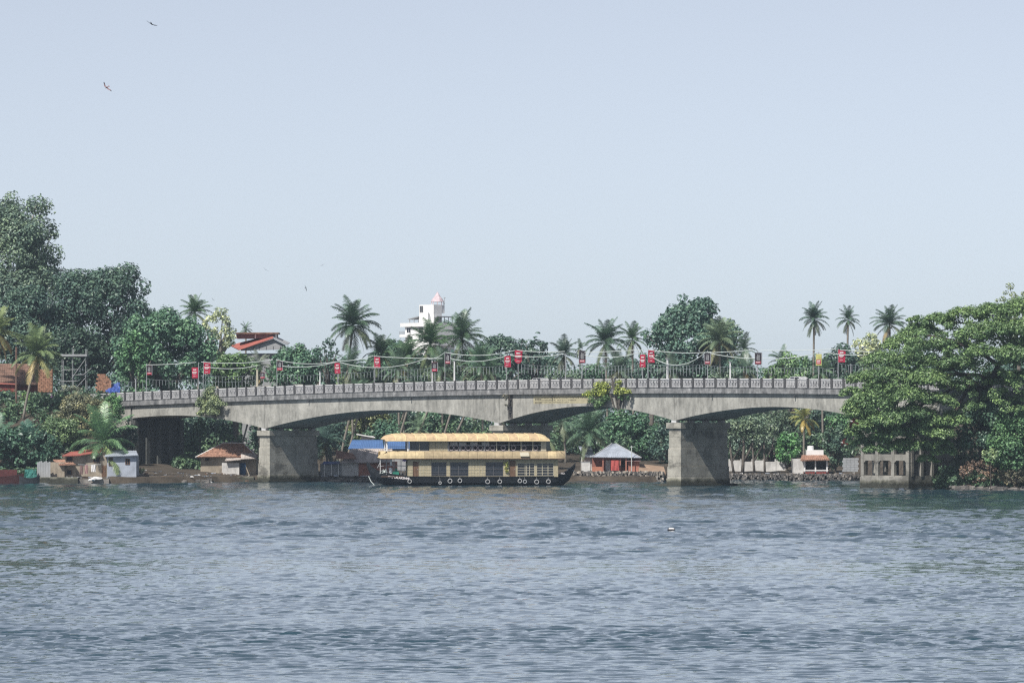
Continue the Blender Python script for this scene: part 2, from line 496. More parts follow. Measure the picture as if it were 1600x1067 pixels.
# deck slab with its deep ledge, one mesh per span so that the joints show
def loft(ts, prof, name, mat, parent):
    """prof(t) -> closed ring of (v, z)"""
    mb = MB(); vs = []; fs = []
    n = len(prof(ts[0]))
    for t in ts: vs += [(t, p[0], p[1]) for p in prof(t)]
    for i in range(len(ts)-1):
        for k in range(n):
            k2 = (k+1) % n
            fs.append((i*n+k, (i+1)*n+k, (i+1)*n+k2, i*n+k2))
    fs.append(tuple(range(n))); fs.append(tuple((len(ts)-1)*n+k for k in range(n-1, -1, -1)))
    mb.add(vs, fs)
    return mb.build(name, mat, parent)
JOINTS = [T0, SPR[0][0], SPR[1][0], tpx(794), SPR[3][0], SPR[4][0], T1]
for i in range(len(JOINTS)-1):
    a, b = JOINTS[i]+0.03, JOINTS[i+1]-0.03
    loft(stations(a, b), lambda t: [(0.0, zr(t)-1.95), (0.0, zr(t)-1.22), (-0.07, zr(t)-1.22), (-0.07, zr(t)-1.10), (1.4, zr(t)-1.10), (1.4, zr(t)-1.25), (W-1.4, zr(t)-1.25), (W-1.4, zr(t)-1.10),
                                     (W+0.07, zr(t)-1.10), (W+0.07, zr(t)-1.22), (W, zr(t)-1.22), (W, zr(t)-1.95)], 'deck_slab', M['ledge'], bridge)
for i in range(4):
    a, b = SPR[i][0]+0.02, SPR[i+1][0]-0.02
    loft(stations(a, b, 0.7), lambda t: [(0.45, soffit(min(max(t, SPR[i][0]), SPR[i+1][0]))), (0.45, zr(t)-1.953), (W-0.45, zr(t)-1.953), (W-0.45, soffit(min(max(t, SPR[i][0]), SPR[i+1][0])))], 'girder', M['girder'], bridge)
# approach walls beyond the abutments
loft(stations(T0, SPR[0][0]-0.3), lambda t: [(0.4, zr(t)-5.2), (0.4, zr(t)-1.953), (W-0.4, zr(t)-1.953), (W-0.4, zr(t)-5.2)], 'approach_wall', M['girder'], bridge)
loft(stations(SPR[4][0]+0.3, T1), lambda t: [(0.4, zr(t)-4.6), (0.4, zr(t)-1.953), (W-0.4, zr(t)-1.953), (W-0.4, zr(t)-4.6)], 'approach_wall', M['girder'], bridge)
# road surface
loft(stations(T0, T1, 2), lambda t: [(1.6, zr(t)-1.26), (1.6, zr(t)-1.235), (W-1.6, zr(t)-1.235), (W-1.6, zr(t)-1.26)], 'road_surface', M['asphalt'], bridge)
# balustrade: posts and pierced panels
PITCH = (tpx(1337)-tpx(195.5))/70.0
tp0 = tpx(195.5)
pts_t = [tp0+PITCH*k for k in range(-5, 90) if T0+0.3 < tp0+PITCH*k < T1-0.5]
def post_mesh():
    mb = MB(); mb.box(-0.17, 0.17, -0.10, 0.26, -1.1, 0.04).box(-0.21, 0.21, -0.14, 0.30, 0.04, 0.12)
    return mb
post_o = post_mesh().build('balustrade_post', M['post'], bridge)
def panel_mesh(kind):
    mb = MB(); w = PITCH-0.36; h = 0.5*w
    y0, y1 = 0.02, 0.14
    mb.box(-h, h, y0, y1, -1.1, -0.97); mb.box(-h, h, y0, y1, -0.28, -0.14)
    n = 6
    for k in range(n+1):
        x = -h+w*k/n
        bw_ = 0.045 if 0 < k < n else 0.05
        x = min(max(x, -h+bw_), h-bw_)
        mb.box(x-bw_, x+bw_, y0+0.003, y1-0.003, -0.97, -0.28)
    for k in range(n):
        x = -h+w*(k+0.5)/n
        zc = -0.62+(0.16 if (k+kind) % 2 else -0.16)
        mb.box(x-0.125, x+0.125, y0+0.02, y1-0.02, zc-0.045, zc+0.045)
    return mb
pan_o = [panel_mesh(k).build('balustrade_panel', M['panel'], bridge) for k in (0, 1)]
first = [True, True]
for i, t in enumerate(pts_t):
    sl = math.atan((zr(t+0.5)-zr(t-0.5)))
    o = post_o if i == 0 else post_o.copy()
    if i: C.objects.link(o)
    o.location = (t, 0, zr(t)-0.06)
    if i == len(pts_t)-1: continue
    k = i % 2
    if first[k]: p = pan_o[k]; first[k] = False
    else: p = pan_o[k].copy(); C.objects.link(p)
    tm = t+PITCH/2
    p.location = (tm, 0, zr(tm)); p.rotation_euler = (0, -math.atan(zr(tm+0.5)-zr(tm-0.5)), 0)
    r = None
# hand rails between the posts, and the whole far balustrade as one repeated mass
for a, b in zip(pts_t[:-1], pts_t[1:]):
    mb = MB(); x0, x1 = a+0.172, b-0.172
    z0, z1 = zr(x0), zr(x1)
    mb.hexa([(x0, -0.05, z0-0.14), (x1, -0.05, z1-0.14), (x1, 0.2, z1-0.14), (x0, 0.2, z0-0.14), (x0, -0.05, z0), (x1, -0.05, z1), (x1, 0.2, z1), (x0, 0.2, z0)])
    mb.build('hand_rail', M['rail'], bridge)
mb = MB()
for a, b in zip(pts_t[:-1], pts_t[1:]):
    z = zr(a)
    mb.box(a-0.17, a+0.17, W-0.26, W+0.1, z-1.1, z+0.06)
    mb.box(a+0.172, b-0.172, W-0.2, W+0.05, z-0.14, z)
    for k in range(6):
        x = a+0.3+(PITCH-0.6)*k/5
        mb.box(x-0.06, x+0.06, W-0.14, W-0.02, z-1.1, z-0.141)
tag(mb.build('far_balustrade', M['post'], bridge), kind='stuff')
# drain spouts and a stained joint on the girder
for px in (300, 480, 640, 860, 1110, 1240):
    mb = MB(); t = tpx(px); mb.tube([(t, 0.45, zr(t)-2.25), (t, -0.02, zr(t)-2.32)], 0.07, 8); mb.build('drain_spout', M['darksteel'], bridge)
t = tpx(794)
mb = MB()
mb.box(t-0.45, t+0.45, 0.443, 0.448, soffit(t)+0.05, zr(t)-1.96)
j = mb.build('stained_joint', weathered('wet_joint_stain', (0.12, 0.115, 0.11), (0.04, 0.035, 0.03), 0.9, 1.5), bridge)
# painted notice with faded lines of lettering
ta, tb = tpx(830), tpx(922)
mb = MB()
_n = 24
for k in range(_n):
    a, b = ta+(tb-ta)*k/_n, ta+(tb-ta)*(k+1)/_n
    zb0, zb1 = max(soffit(a)+0.10, zr(a)-3.25), max(soffit(b)+0.10, zr(b)-3.25)
    mb.add([(a, 0.445, zb0), (b, 0.445, zb1), (b, 0.445, zr(b)-2.2), (a, 0.445, zr(a)-2.2)], [(0, 1, 2, 3)])
notice = mb.build('painted_notice', M['yellowpaint'], bridge)
mb = MB(); rl = random.Random(5)
for row, (f0, f1) in enumerate(((0.13, 0.97), (0.13, 0.72), (0.13, 0.6))):
    x = ta+(tb-ta)*f0
    z = zr(ta)-2.36-0.30*row
    while x < ta+(tb-ta)*f1:
        w = rl.uniform(0.10, 0.24)
        if rl.random() < 0.82:
            mb.box(x, x+w, 0.4425, 0.4445, z-0.09, z-0.04)
            if rl.random() < 0.7: mb.box(x, x+0.05, 0.4420, 0.4440, z-0.17, z-0.03)
            if rl.random() < 0.6: mb.box(x+w*0.4, x+w, 0.4415, 0.4435, z-0.18, z-0.13)
        x += w+rl.uniform(0.03, 0.08)
for row in range(2):
    x = ta+0.3; z = zr(ta)-2.52-0.46*row
    while x < ta+1.5:
        w = rl.uniform(0.16, 0.3)
        mb.box(x, x+w, 0.4425, 0.4445, z-0.10, z-0.02); mb.box(x, x+0.09, 0.442, 0.444, z-0.24, z); mb.box(x+w*0.3, x+w, 0.4415, 0.4435, z-0.24, z-0.17)
        x += w+0.06
mb.build('lettering', M['blackink'], notice)
# piers
def pier(px, ztop, z_spring, dark=False):
    t = tpx(px)
    mb = MB()
    zs = [-3.0, 1.0, 2.55, 4.9, ztop-0.75]
    wid = [1.28, 1.20, 1.12, 1.04]
    for k in range(4):
        q = wid[k]
        mb.box(t-q, t+q, 0.75-q+1.0, W-0.75+q-1.0, zs[k], zs[k+1])
    o = mb.build('pier', M['pier'], bridge)
    c = MB(); c.box(t-1.3, t+1.3, 0.42, W-0.42, ztop-0.75, ztop)
    c.build('pier_cap', M['pier'], o)
    bs = MB(); bs.box(t-1.95, t+1.95, -0.35, W+0.35, -3, 0.30); bs.build('pier_footing', M['pier'], o)
    for v in (0.75, 3.9, 6.9, W-0.75):
        e = MB(); e.box(t-0.42, t+0.42, v-0.28, v+0.28, ztop, z_spring+0.10); e.build('bearing', M['whitepaint'] if False else M['rail'], o)
    return o
pier(408, 7.36, 7.62); pier(772, 8.05, 8.36); pier(1049, 8.36, 8.62)
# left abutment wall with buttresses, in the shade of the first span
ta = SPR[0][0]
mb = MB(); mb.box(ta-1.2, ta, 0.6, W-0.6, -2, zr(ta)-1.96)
o = mb.build('abutment_wall', M['shadeabut'], bridge)
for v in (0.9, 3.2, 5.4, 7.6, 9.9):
    mb = MB(); mb.box(ta, ta+0.55, v-0.35, v+0.35, -2, 8.9); mb.build('buttress', M['shadeabut'], o)
# right abutment: open frame of pillars with rows of openings
ta, tb = tpx(1340)+0.15, tpx(1415)+0.15
ab = empty('open_frame_abutment', bw(ta, 0, 0), -ALPHA, 'weathered concrete frame abutment with rows of arched openings under the right end of the bridge', 'abutment')
Lx, Ly = tb-ta, 9.2
V0 = 0.5
mb = MB(); mb.box(-0.12, Lx, V0-0.1, V0+Ly, -3, 1.45); mb.build('base_wall', M['abut'], ab)
rows = [(1.45, 3.5), (4.3, 6.3), (7.1, 8.1)]
ZT = zr(ta)-1.97
def bay_face(n, length, put, ztop):
    """pillars, beams and chamfered openings of one face. put(a, d0, d1, z) places it"""
    bay = length/n
    for k in range(n+1):
        a = min(max(k*bay, 0.24), length-0.24); wd = 0.24
        mb = MB(); mb.hexa(put(a-wd, a+wd, -0.06, 0.40, 1.45, ztop)); mb.build('pillar', M['abut'], ab)
    beams = [(3.5, 4.3), (6.3, 7.1), (8.1, ztop)]
    for k in range(n):
        a0, a1 = k*bay+0.24, (k+1)*bay-0.24
        if k == 0: a0 = 0.48
        if k == n-1: a1 = length-0.48
        for z0, z1 in beams:
            mb = MB(); mb.hexa(put(a0, a1, 0.0, 0.34, z0, z1))
            c = 0.28
            for s, e in ((a0, a0+c), (a1-c, a1)):
                lo = put(s, e, 0.003, 0.337, z0-c, z0)
                left = s == a0
                # a triangular fillet under the beam
                q = lo
                if left: tri = [q[0], q[4], q[5], q[3], q[7], q[6]]
                else: tri = [q[1], q[5], q[4], q[2], q[6], q[7]]
                mb.add(tri, [(0, 1, 2), (3, 5, 4), (0, 3, 4, 1), (1, 4, 5, 2), (2, 5, 3, 0)])
            mb.build('beam', M['abut'], ab)
        if (k+1) % 1 == 0:
            mb = MB(); am = (a0+a1)/2
            mb.hexa(put(a0, a1, 0.02, 0.32, 1.45, 1.62)); mb.build('sill', M['abut'], ab)
def put_front(a0, a1, d0, d1, z0, z1):
    return [(a0, V0+d0, z0), (a1, V0+d0, z0), (a1, V0+d1, z0), (a0, V0+d1, z0), (a0, V0+d0, z1), (a1, V0+d0, z1), (a1, V0+d1, z1), (a0, V0+d1, z1)]
def put_side(a0, a1, d0, d1, z0, z1):
    x0, x1 = Lx-d1, Lx-d0
    return [(x0, V0+a0+0.42, z0), (x1, V0+a0+0.42, z0), (x1, V0+a1+0.42, z0), (x0, V0+a1+0.42, z0), (x0, V0+a0+0.42, z1), (x1, V0+a0+0.42, z1), (x1, V0+a1+0.42, z1), (x0, V0+a1+0.42, z1)]
def put_left(a0, a1, d0, d1, z0, z1):
    x0, x1 = d0, d1
    return [(x0, V0+a0+0.42, z0), (x1, V0+a0+0.42, z0), (x1, V0+a1+0.42, z0), (x0, V0+a1+0.42, z0), (x0, V0+a0+0.42, z1), (x1, V0+a0+0.42, z1), (x1, V0+a1+0.42, z1), (x0, V0+a1+0.42, z1)]
bay_face(3, Lx, put_front, 9.3)
bay_face(4, Ly-0.5, put_side, 9.3)
bay_face(4, Ly-0.5, put_left, 9.3)
mb = MB(); mb.box(0.4, Lx-0.4, V0+Ly-0.5, V0+Ly-0.1, 1.45, 9.3); mb.build('back_wall', M['abut'], ab)
for k in (1, 2):
    for v in (3.3, 6.2):
        mb = MB(); mb.box(Lx*k/3-0.22, Lx*k/3+0.22, V0+v-0.22, V0+v+0.22, 1.45, 9.3); mb.build('inner_pillar', M['abut'], ab)

# ------------------------------------------------------------------ buildings
def roof_slope(name, mat, parent, p00, p10, p11, p01, kind='tile', rows=10, cols=24, th=0.06, amp=0.04):
    """a roof slope from eave p00-p10 to ridge p01-p11, with real courses (tile) or corrugation (sheet)"""
    p00, p10, p11, p01 = [Vector(p) for p in (p00, p10, p11, p01)]
    nrm = (p10-p00).cross(p01-p00)
    if nrm.length < 1e-6: nrm = (p10-p00).cross(p11-p00)
    nrm.normalize()
    if nrm.z < 0: nrm = -nrm
    vs = []; fs = []
    rr = random.Random(rows*31+cols)
    rws = []
    if kind == 'tile':
        for r in range(rows):
            rws += [(r/rows, amp), ((r+0.97)/rows, 0.0)]
        cl = cols*2+1
    else:
        rws = [(0, 0), (0.33, 0), (0.66, 0), (1, 0)]; cl = cols*2+1
    for (b, off) in rws:
        for c in range(cl):
            a = c/(cl-1)
            p = (p00*(1-a)+p10*a)*(1-b)+(p01*(1-a)+p11*a)*b
            h = off+(amp*0.8 if c % 2 else 0)+rr.uniform(-0.012, 0.012)
            vs.append(p+nrm*h)
    n = len(rws)
    for r in range(n-1):
        for c in range(cl-1):
            fs.append((r*cl+c, r*cl+c+1, (r+1)*cl+c+1, (r+1)*cl+c))
    b = len(vs)
    for (a, q) in ((0, 0), (1, 0), (1, 1), (0, 1)):
        p = (p00*(1-a)+p10*a)*(1-q)+(p01*(1-a)+p11*a)*q
        vs.append(p-nrm*th)
    fs.append((b+3, b+2, b+1, b))
    top0, top1 = (n-1)*cl, n*cl-1
    fs.append((b, b+1, cl-1, 0)); fs.append((b+2, b+3, top0, top1))
    fs.append(tuple([b+3, b]+[r*cl for r in range(n)])); fs.append(tuple([b+1, b+2]+[r*cl+cl-1 for r in range(n-1, -1, -1)]))
    mb = MB(); mb.add(vs, fs)
    me = bpy.data.meshes.new(name); me.from_pydata(mb.v, [], mb.f); me.materials.append(mat); me.update()
    return link(name, me, parent)

def window(parent, x0, x1, z0, z1, y, fm, pm=None, bars=0, rails=0, shutter=None):
    w = MB(); f = 0.07
    w.box(x0-f, x0, y-0.05, y+0.02, z0-f, z1+f); w.box(x1, x1+f, y-0.05, y+0.02, z0-f, z1+f)
    w.box(x0, x1, y-0.05, y+0.02, z1, z1+f); w.box(x0, x1, y-0.07, y+0.02, z0-f, z0)
    for k in range(bars):
        x = x0+(x1-x0)*(k+1)/(bars+1); w.box(x-0.025, x+0.025, y-0.04, y+0.015, z0, z1)
    for k in range(rails):
        z = z0+(z1-z0)*(k+1)/(rails+1); w.box(x0, x1, y-0.035, y+0.012, z-0.025, z+0.025)
    o = w.build('window', fm, parent)
    p = MB(); p.box(x0+0.001, x1-0.001, y-0.012, y-0.006, z0+0.001, z1-0.001); p.build('pane', pm or M['glass'], o)
    return o

def door(parent, x0, x1, z0, z1, y, mat):
    d = MB(); d.box(x0, x1, y-0.03, y-0.004, z0, z1); 
    d.box(x0-0.06, x0, y-0.05, y-0.002, z0, z1+0.06); d.box(x1, x1+0.06, y-0.05, y-0.002, z0, z1+0.06)
    o = d.build('door', mat, parent)
    h = MB(); h.box(x1-0.16, x1-0.11, y-0.07, y-0.03, (z0+z1)/2-0.05, (z0+z1)/2+0.08); h.build('handle', M['steel'], o)
    return o

# --- white apartment tower far behind
Y = 1000.0; k = Y/F
tw = empty('apartment_tower', (xt(676, Y), Y, 3), -ALPHA, 'white apartment tower block with a rooftop stair tower and pink spire rising behind the palms', 'building')
# local frame: x along the lit left-front face towards the right-front corner; corner at x=0
kk = k/CA; ks = k/SA
def TX(px): return (px-673)*kk     # along the lit face, measured from the corner column at px 673
def TZ(py): return zt(py, Y)-3
mb = MB(); mb.box(TX(629), 0, 0, 6.2, -2, TZ(510)); mb.build('wall', M['tower'], tw)
mb = MB(); mb.box(TX(624), -0.003, -0.5, 6.6, TZ(510), TZ(504)); mb.build('roof_parapet', M['tower'], tw)
mb = MB(); mb.box(TX(624), TX(637), -0.7, 1, TZ(526), TZ(522)); mb.build('balcony', M['tower'], tw)
mb = MB()
for z in (TZ(519.5), TZ(517.5)): mb.box(TX(624), TX(632), -0.7, -0.62, z, z+0.06)
for x in np.linspace(TX(624), TX(632), 5): mb.box(x, x+0.05, -0.7, -0.62, TZ(522), TZ(517.5))
mb.build('balcony_rail', M['greypaint'], tw)
mb = MB(); mb.box(TX(625), TX(635), -0.6, 1, TZ(536), TZ(533)); mb.build('balcony', M['tower'], tw)
window(tw, TX(632), TX(638), TZ(519), TZ(511.5), 0.0, M['whitepaint'], M['glass'], 1)
window(tw, TX(651), TX(658), TZ(519.5), TZ(511.5), 0.0, M['whitepaint'], M['glass'], 1, 1)
window(tw, TX(663), TX(667), TZ(520), TZ(511), 0.0, M['whitepaint'], M['glass'], 0, 1)
window(tw, TX(637), TX(641), TZ(531), TZ(525), 0.0, M['whitepaint'], M['glass'], 0, 1)
window(tw, TX(651), TX(658), TZ(532), TZ(525), 0.0, M['whitepaint'], M['glass'], 1, 1)
# stair tower on the roof
mb = MB(); mb.box(TX(650), 0.003, 0.3, 2.59, TZ(503.9), TZ(476)); st_ = mb.build('stair_tower', M['tower'], tw)
window(st_, TX(651.5), TX(656), TZ(487), TZ(478), 0.3, M['greypaint'], M['glass'], 1, 2)
mb = MB()
arc = [(TX(664), TZ(502)), (TX(668.5), TZ(502))]+[(TX(664)+(TX(668.5)-TX(664))*math.cos(a), TZ(502)+(TZ(488)-TZ(502))*math.sin(a)) for a in np.linspace(0.15, PI/2, 7)]
n = len(arc)
mb.add([(p[0], 0.26, p[1]) for p in arc]+[(p[0], 0.296, p[1]) for p in arc], [tuple(range(n)), tuple(range(2*n-1, n-1, -1))]+[(i, (i+1) % n, n+(i+1) % n, n+i) for i in range(n)])
mb.build('sail_window', M['greypaint'], st_)
# right wing in shade with terrace canopy
mb = MB(); mb.box(0.003, 0.6, 0, 6.7, TZ(508)-4, TZ(504)); mb.build('terrace_parapet', M['tower'], tw)
mb = MB(); mb.box(-2, -0.05, 2.6, 3.4, TZ(489), TZ(476.5)); mb.build('lift_room', M['tower'], tw)
mb = MB(); mb.box(0.01, 0.7, 0.4, 5.2, TZ(495.5), TZ(493.8)); mb.build('terrace_canopy', M['greypaint'], tw)
mb = MB()
for y in np.linspace(0.6, 5.0, 5): mb.box(0.45, 0.55, y-0.05, y+0.05, TZ(504), TZ(495.5))
mb.build('canopy_posts', M['steel'], tw)
mb = MB(); mb.hexa([(TX(632), 0.2, TZ(498.6)), (TX(649), 0.2, TZ(494.6)), (TX(649), 3, TZ(494.6)), (TX(632), 3, TZ(498.6)), (TX(632), 0.2, TZ(497.6)), (TX(649), 0.2, TZ(493.6)), (TX(649), 3, TZ(493.6)), (TX(632), 3, TZ(497.6))])
mb.build('sloping_canopy', M['greypaint'], tw)
mb = MB()
for x in (TX(634), TX(641), TX(648)): mb.box(x, x+0.12, 0.3, 0.42, TZ(503.9), TZ(498))
mb.build('canopy_posts', M['steel'], tw)
# spire: open lattice pavilion with a cone
cx, cy = TX(667), 2.4
mb = MB()
for a in np.linspace(0, 2*PI, 9)[:-1]:
    mb.tube([(cx+1.15*math.cos(a), cy+1.15*math.sin(a), TZ(476)), (cx+1.15*math.cos(a), cy+1.15*math.sin(a), TZ(471))], 0.07, 5)
prof = [(1.3, 471), (1.25, 470), (0.95, 466), (0.62, 463), (0.34, 459.5), (0.16, 457), (0.05, 455.5)]
for (r0, q0), (r1, q1) in zip(prof[:-1], prof[1:]):
    mb.tube([(cx, cy, TZ(q0)), (cx, cy, TZ(q1))], [r0, r1], 10)
mb.build('spire', plain('spire_pink_plaster', (0.58, 0.48, 0.51), 0.7, 0.3, 1.5, 0.2), tw)
mb = MB(); mb.tube([(TX(672), 3.5, TZ(476)), (TX(672), 3.5, TZ(464))], 0.05, 5); mb.tube([(TX(670.6), 3.5, TZ(465.4)), (TX(674), 3.5, TZ(465.0))], 0.05, 5); mb.build('aerial', M['steel'], tw)

# --- red roofed house behind the bridge
Y = 800.0; k = Y/F
hs = empty('red_roofed_house', (xt(400, Y), Y, 8), 0, 'house with a bright red sloping roof and grey gable behind the bridge', 'house')
def HX(px): return (px-400)*k
def HZ(py): return zt(py, Y)-8
mb = MB(); mb.box(HX(378), HX(446), 0.4, 8, -8, HZ(552)); mb.build('wall', M['greypaint'], hs)
# gable wall facing the water
mb = MB(); g = [(HX(376), 0, HZ(548)), (HX(446), 0, HZ(546)), (HX(446), 0, HZ(539)), (HX(427), 0, HZ(529.5)), (HX(376), 0, HZ(545.5))]
mb.add(g+[(p[0], 0.38, p[2]) for p in g], [(0, 1, 2, 3, 4), (9, 8, 7, 6, 5)]+[(i, (i+1) % 5, 5+(i+1) % 5, 5+i) for i in range(5)])
mb.build('gable', M['greypaint'], hs)
roof_slope('roof', M['redsheet'], hs, (HX(373), -0.5, HZ(546.5)), (HX(354), 9.5, HZ(538)), (HX(420), 9.5, HZ(521)), (HX(427.5), -0.5, HZ(528)), 'sheet', 4, 18, 0.1, 0.06)
roof_slope('roof', M['greypaint'], hs, (HX(449), -0.5, HZ(538.5)), (HX(449), 9.5, HZ(534)), (HX(420), 9.5, HZ(521)), (HX(427.5), -0.5, HZ(528)), 'sheet', 4, 12, 0.1, 0.05)
mb = MB(); mb.box(HX(401), HX(440), 0.36, 0.395, HZ(560), HZ(552.5)); mb.build('opening_shade', M['dark'], hs)  # dark sheet on the wall painted as the shade of an opening
for px in (385, 396, 405, 416, 427, 438):
    mb = MB(); mb.box(HX(px)-0.05, HX(px)+0.05, -0.04, -0.003, HZ(547), HZ(541)); mb.build('batten', M['darksteel'], hs)
mb = MB(); mb.box(HX(367), HX(431), 4, 8, HZ(528), HZ(521)); up = mb.build('upper_storey', plain('brown_upper_wall', (0.20, 0.12, 0.12), 0.8, 0.3, 1, 0.2), hs)
mb = MB(); mb.box(HX(366), HX(434), 3.4, 8.6, HZ(521), HZ(518.8)); mb.build('roof_slab', M['oldtile'], up)
for qa, qb in ((396, 398), (428, 431)):
    mb = MB(); mb.box(HX(qa), HX(qb), 3.9, 3.99, HZ(528), HZ(521.2)); mb.build('post', M['cloth'], up)

# --- long tiled building and dark red shed on the left bank
Y = 772.0; k = Y/F
hs = empty('tiled_long_house', (xt(30, Y), Y, 11), 0, 'long low building with a brown weathered tile roof on the left bank', 'house')
def HX(px): return (px-30)*k
def HZ(py): return zt(py, Y)-11
roof_slope('roof', M['oldtile'], hs, (HX(-60), -3, HZ(601)), (HX(64), -3, HZ(601)), (HX(58), 3, HZ(568)), (HX(-60), 3, HZ(568)), 'tile', 9, 34, 0.12, 0.07)
mb = MB(); mb.box(HX(-58), HX(60), -2.2, 3, -4, HZ(602)); mb.build('wall', M['redwall'], hs)
hs = empty('laterite_wall', (xt(71, 768), 768, 10.5), 0, 'sunlit orange laterite block wall behind the coconut palm on the left bank', 'wall')
k = 768/F
def HX(px): return (px-71)*k
def HZ(py): return zt(py, 768)-10.5
base_o = None; rb = random.Random(3)
bw_, bh_ = 6.0*k, 3.0*k
for r in range(12):
    z = HZ(612.5)+bh_*r
    for c in range(5):
        x = HX(59)+bw_*(c-0.5*(r % 2))
        x0, x1 = max(x, HX(59)), min(x+bw_, HX(82))
        if x1-x0 < 0.1 or (r == 11 and rb.random() < 0.4): continue
        mb = MB(); d = rb.uniform(-0.04, 0.04); mb.box(x0+0.02, x1-0.02, d, 0.4, z+0.015, z+bh_-0.015)
        mb.build('brick', M['brick'], hs)
mb = MB(); mb.box(HX(58.5), HX(82.5), 0.10, 0.38, -4, HZ(578)); mb.build('mortar_core', M['earth'], hs)
hs = empty('red_shed', (xt(8, 764), 764, 10.5), 0, 'dark red walled shed at the left edge in front of the tiled roof', 'shed')
k = 764/F
mb = MB(); mb.box(-8, (23-8)*k, 0, 5, -4, zt(600, 764)-10.5); mb.build('wall', M['redwall'], hs)
mb = MB(); mb.hexa([(-8, -0.4, zt(598, 764)-10.5), ((24-8)*k, -0.4, zt(601, 764)-10.5), ((24-8)*k, 5, zt(601, 764)-10.5), (-8, 5, zt(598, 764)-10.5), (-8, -0.4, zt(595.5, 764)-10.5), ((24-8)*k, -0.4, zt(599, 764)-10.5), ((24-8)*k, 5, zt(599, 764)-10.5), (-8, 5, zt(595.5, 764)-10.5)])
mb.build('roof', M['redsheet'], hs)
# scaffold
Y = 766.0; k = Y/F
sc = empty('steel_scaffold', (xt(115, Y), Y, 11), 0, 'rusty steel scaffold frame standing on the left bank beside the dark tree', 'scaffold')
def HX(px): return (px-115)*k
def HZ(py): return zt(py, Y)-11
for px in (97, 113, 134):
    for y in (0, 2.2):
        mb = MB(); mb.tube([(HX(px), y, HZ(616)), (HX(px), y, HZ(545+(px == 97)*8))], 0.05, 6); mb.build('scaffold_pole', M['steel'], sc)
for py, a, b in ((558, 96, 136), (578, 96, 126), (596, 93, 120), (586, 113, 132)):
    mb = MB(); mb.tube([(HX(a), 0, HZ(py)), (HX(b), 0, HZ(py-1))], 0.05, 6); mb.tube([(HX(a), 2.2, HZ(py)), (HX(b), 2.2, HZ(py-1))], 0.05, 6); mb.build('scaffold_ledger', M['steel'], sc)
for a, b, c, d in ((113, 590, 134, 560), (131, 585, 143, 575), (113, 612, 134, 590)):
    mb = MB(); mb.tube([(HX(a), -0.1, HZ(b)), (HX(c), -0.1, HZ(d))], 0.045, 6); mb.build('brace', M['steel'], sc)
mb = MB(); mb.box(HX(94), HX(136), -0.4, 2.6, HZ(556.5), HZ(553.5)); mb.build('platform', M['greypaint'], sc)
# ruined brick wall and tarp
Y = 766.0; k = Y/F
hs = empty('ruined_brick_wall', (xt(161, Y), Y, 11), 0, 'broken stump of an orange brick wall above the left end of the bridge', 'wall')
bw_, bh_ = 5.6*k, 3.2*k
for r in range(9):
    x0r = -13+abs(r-2)*0.6; x1r = 13-max(0, r-5)*3
    c = x0r+(r % 2)*2.8
    while c < x1r:
        mb = MB(); d = rb.uniform(-0.06, 0.06)
        mb.box(c*k+0.02, min(c*k+bw_, x1r*k)-0.02, d, 0.5, zt(613, Y)-11+bh_*r+0.01, zt(613, Y)-11+bh_*(r+1)-0.01); mb.build('brick', M['brick'], hs)
        c += 5.6
def cloth_sheet(name, mat, label, cat, P, drop, seed, nx=10, ny=8, amp=0.18):
    """a draped sheet over four corner points (eave pair, ridge pair)"""
    r = random.Random(seed); vs = []; fs = []
    P = [Vector(p) for p in P]
    for j in range(ny+1):
        for i in range(nx+1):
            a, b = i/nx, j/ny
            p = (P[0]*(1-a)+P[1]*a)*(1-b)+(P[3]*(1-a)+P[2]*a)*b
            p = p+Vector((r.uniform(-amp, amp)*0.4, r.uniform(-amp, amp), r.uniform(-amp, amp)-drop*math.sin(PI*a)*math.sin(PI*b)))
            vs.append(p)
    for j in range(ny):
        for i in range(nx):
            fs.append((j*(nx+1)+i, j*(nx+1)+i+1, (j+1)*(nx+1)+i+1, (j+1)*(nx+1)+i))
    n = len(vs)
    o = P[0]
    vs2 = [v-o for v in vs]; vs2 += [v+Vector((0, 0.03, -0.03)) for v in vs2]
    fs2 = fs+[tuple(i+n for i in reversed(q)) for q in fs]
    edge = [i for i in range(nx+1)]+[(j+1)*(nx+1)+nx for j in range(ny)]+[ny*(nx+1)+i for i in range(nx-1, -1, -1)]+[j*(nx+1) for j in range(ny-1, 0, -1)]
    for a, b in zip(edge, edge[1:]+edge[:1]): fs2.append((a, b, b+n, a+n))
    me = bpy.data.meshes.new(name); me.from_pydata(vs2, [], fs2); me.materials.append(mat); me.update()
    return tag(link(name, me, None, o), label, cat)
cloth_sheet('blue_tarp', M['tarp'], 'crumpled bright blue tarpaulin beside the broken brick wall', 'tarpaulin', (at(163, 613, 764), at(188, 613, 764), at(187, 598, 767), at(174, 600, 767)), 0.2, 4)
# flight of steps on the left bank
stp = empty('stone_steps', (xt(33, 748), 748, 7), 0, 'flight of dark stone steps climbing the left bank', 'steps')
for i in range(9):
    mb = MB(); z = zt(643-3.4*i, 748)-7; mb.box(-0.9, 0.6, i*0.5, i*0.5+0.6, z-0.6, z); mb.build('step', M['stone'], stp)
tp = tag(MB().tube([(0, 0, 0), (0.05, 0, 9.6)], 0.16, 7).build('utility_pole', plain('rusty_pole', (0.16, 0.10, 0.08), 0.9, 0.3, 2, 0.2), None, at(25, 645, 746)), 'thin rusty brown pole beside the steps on the left bank', 'pole')

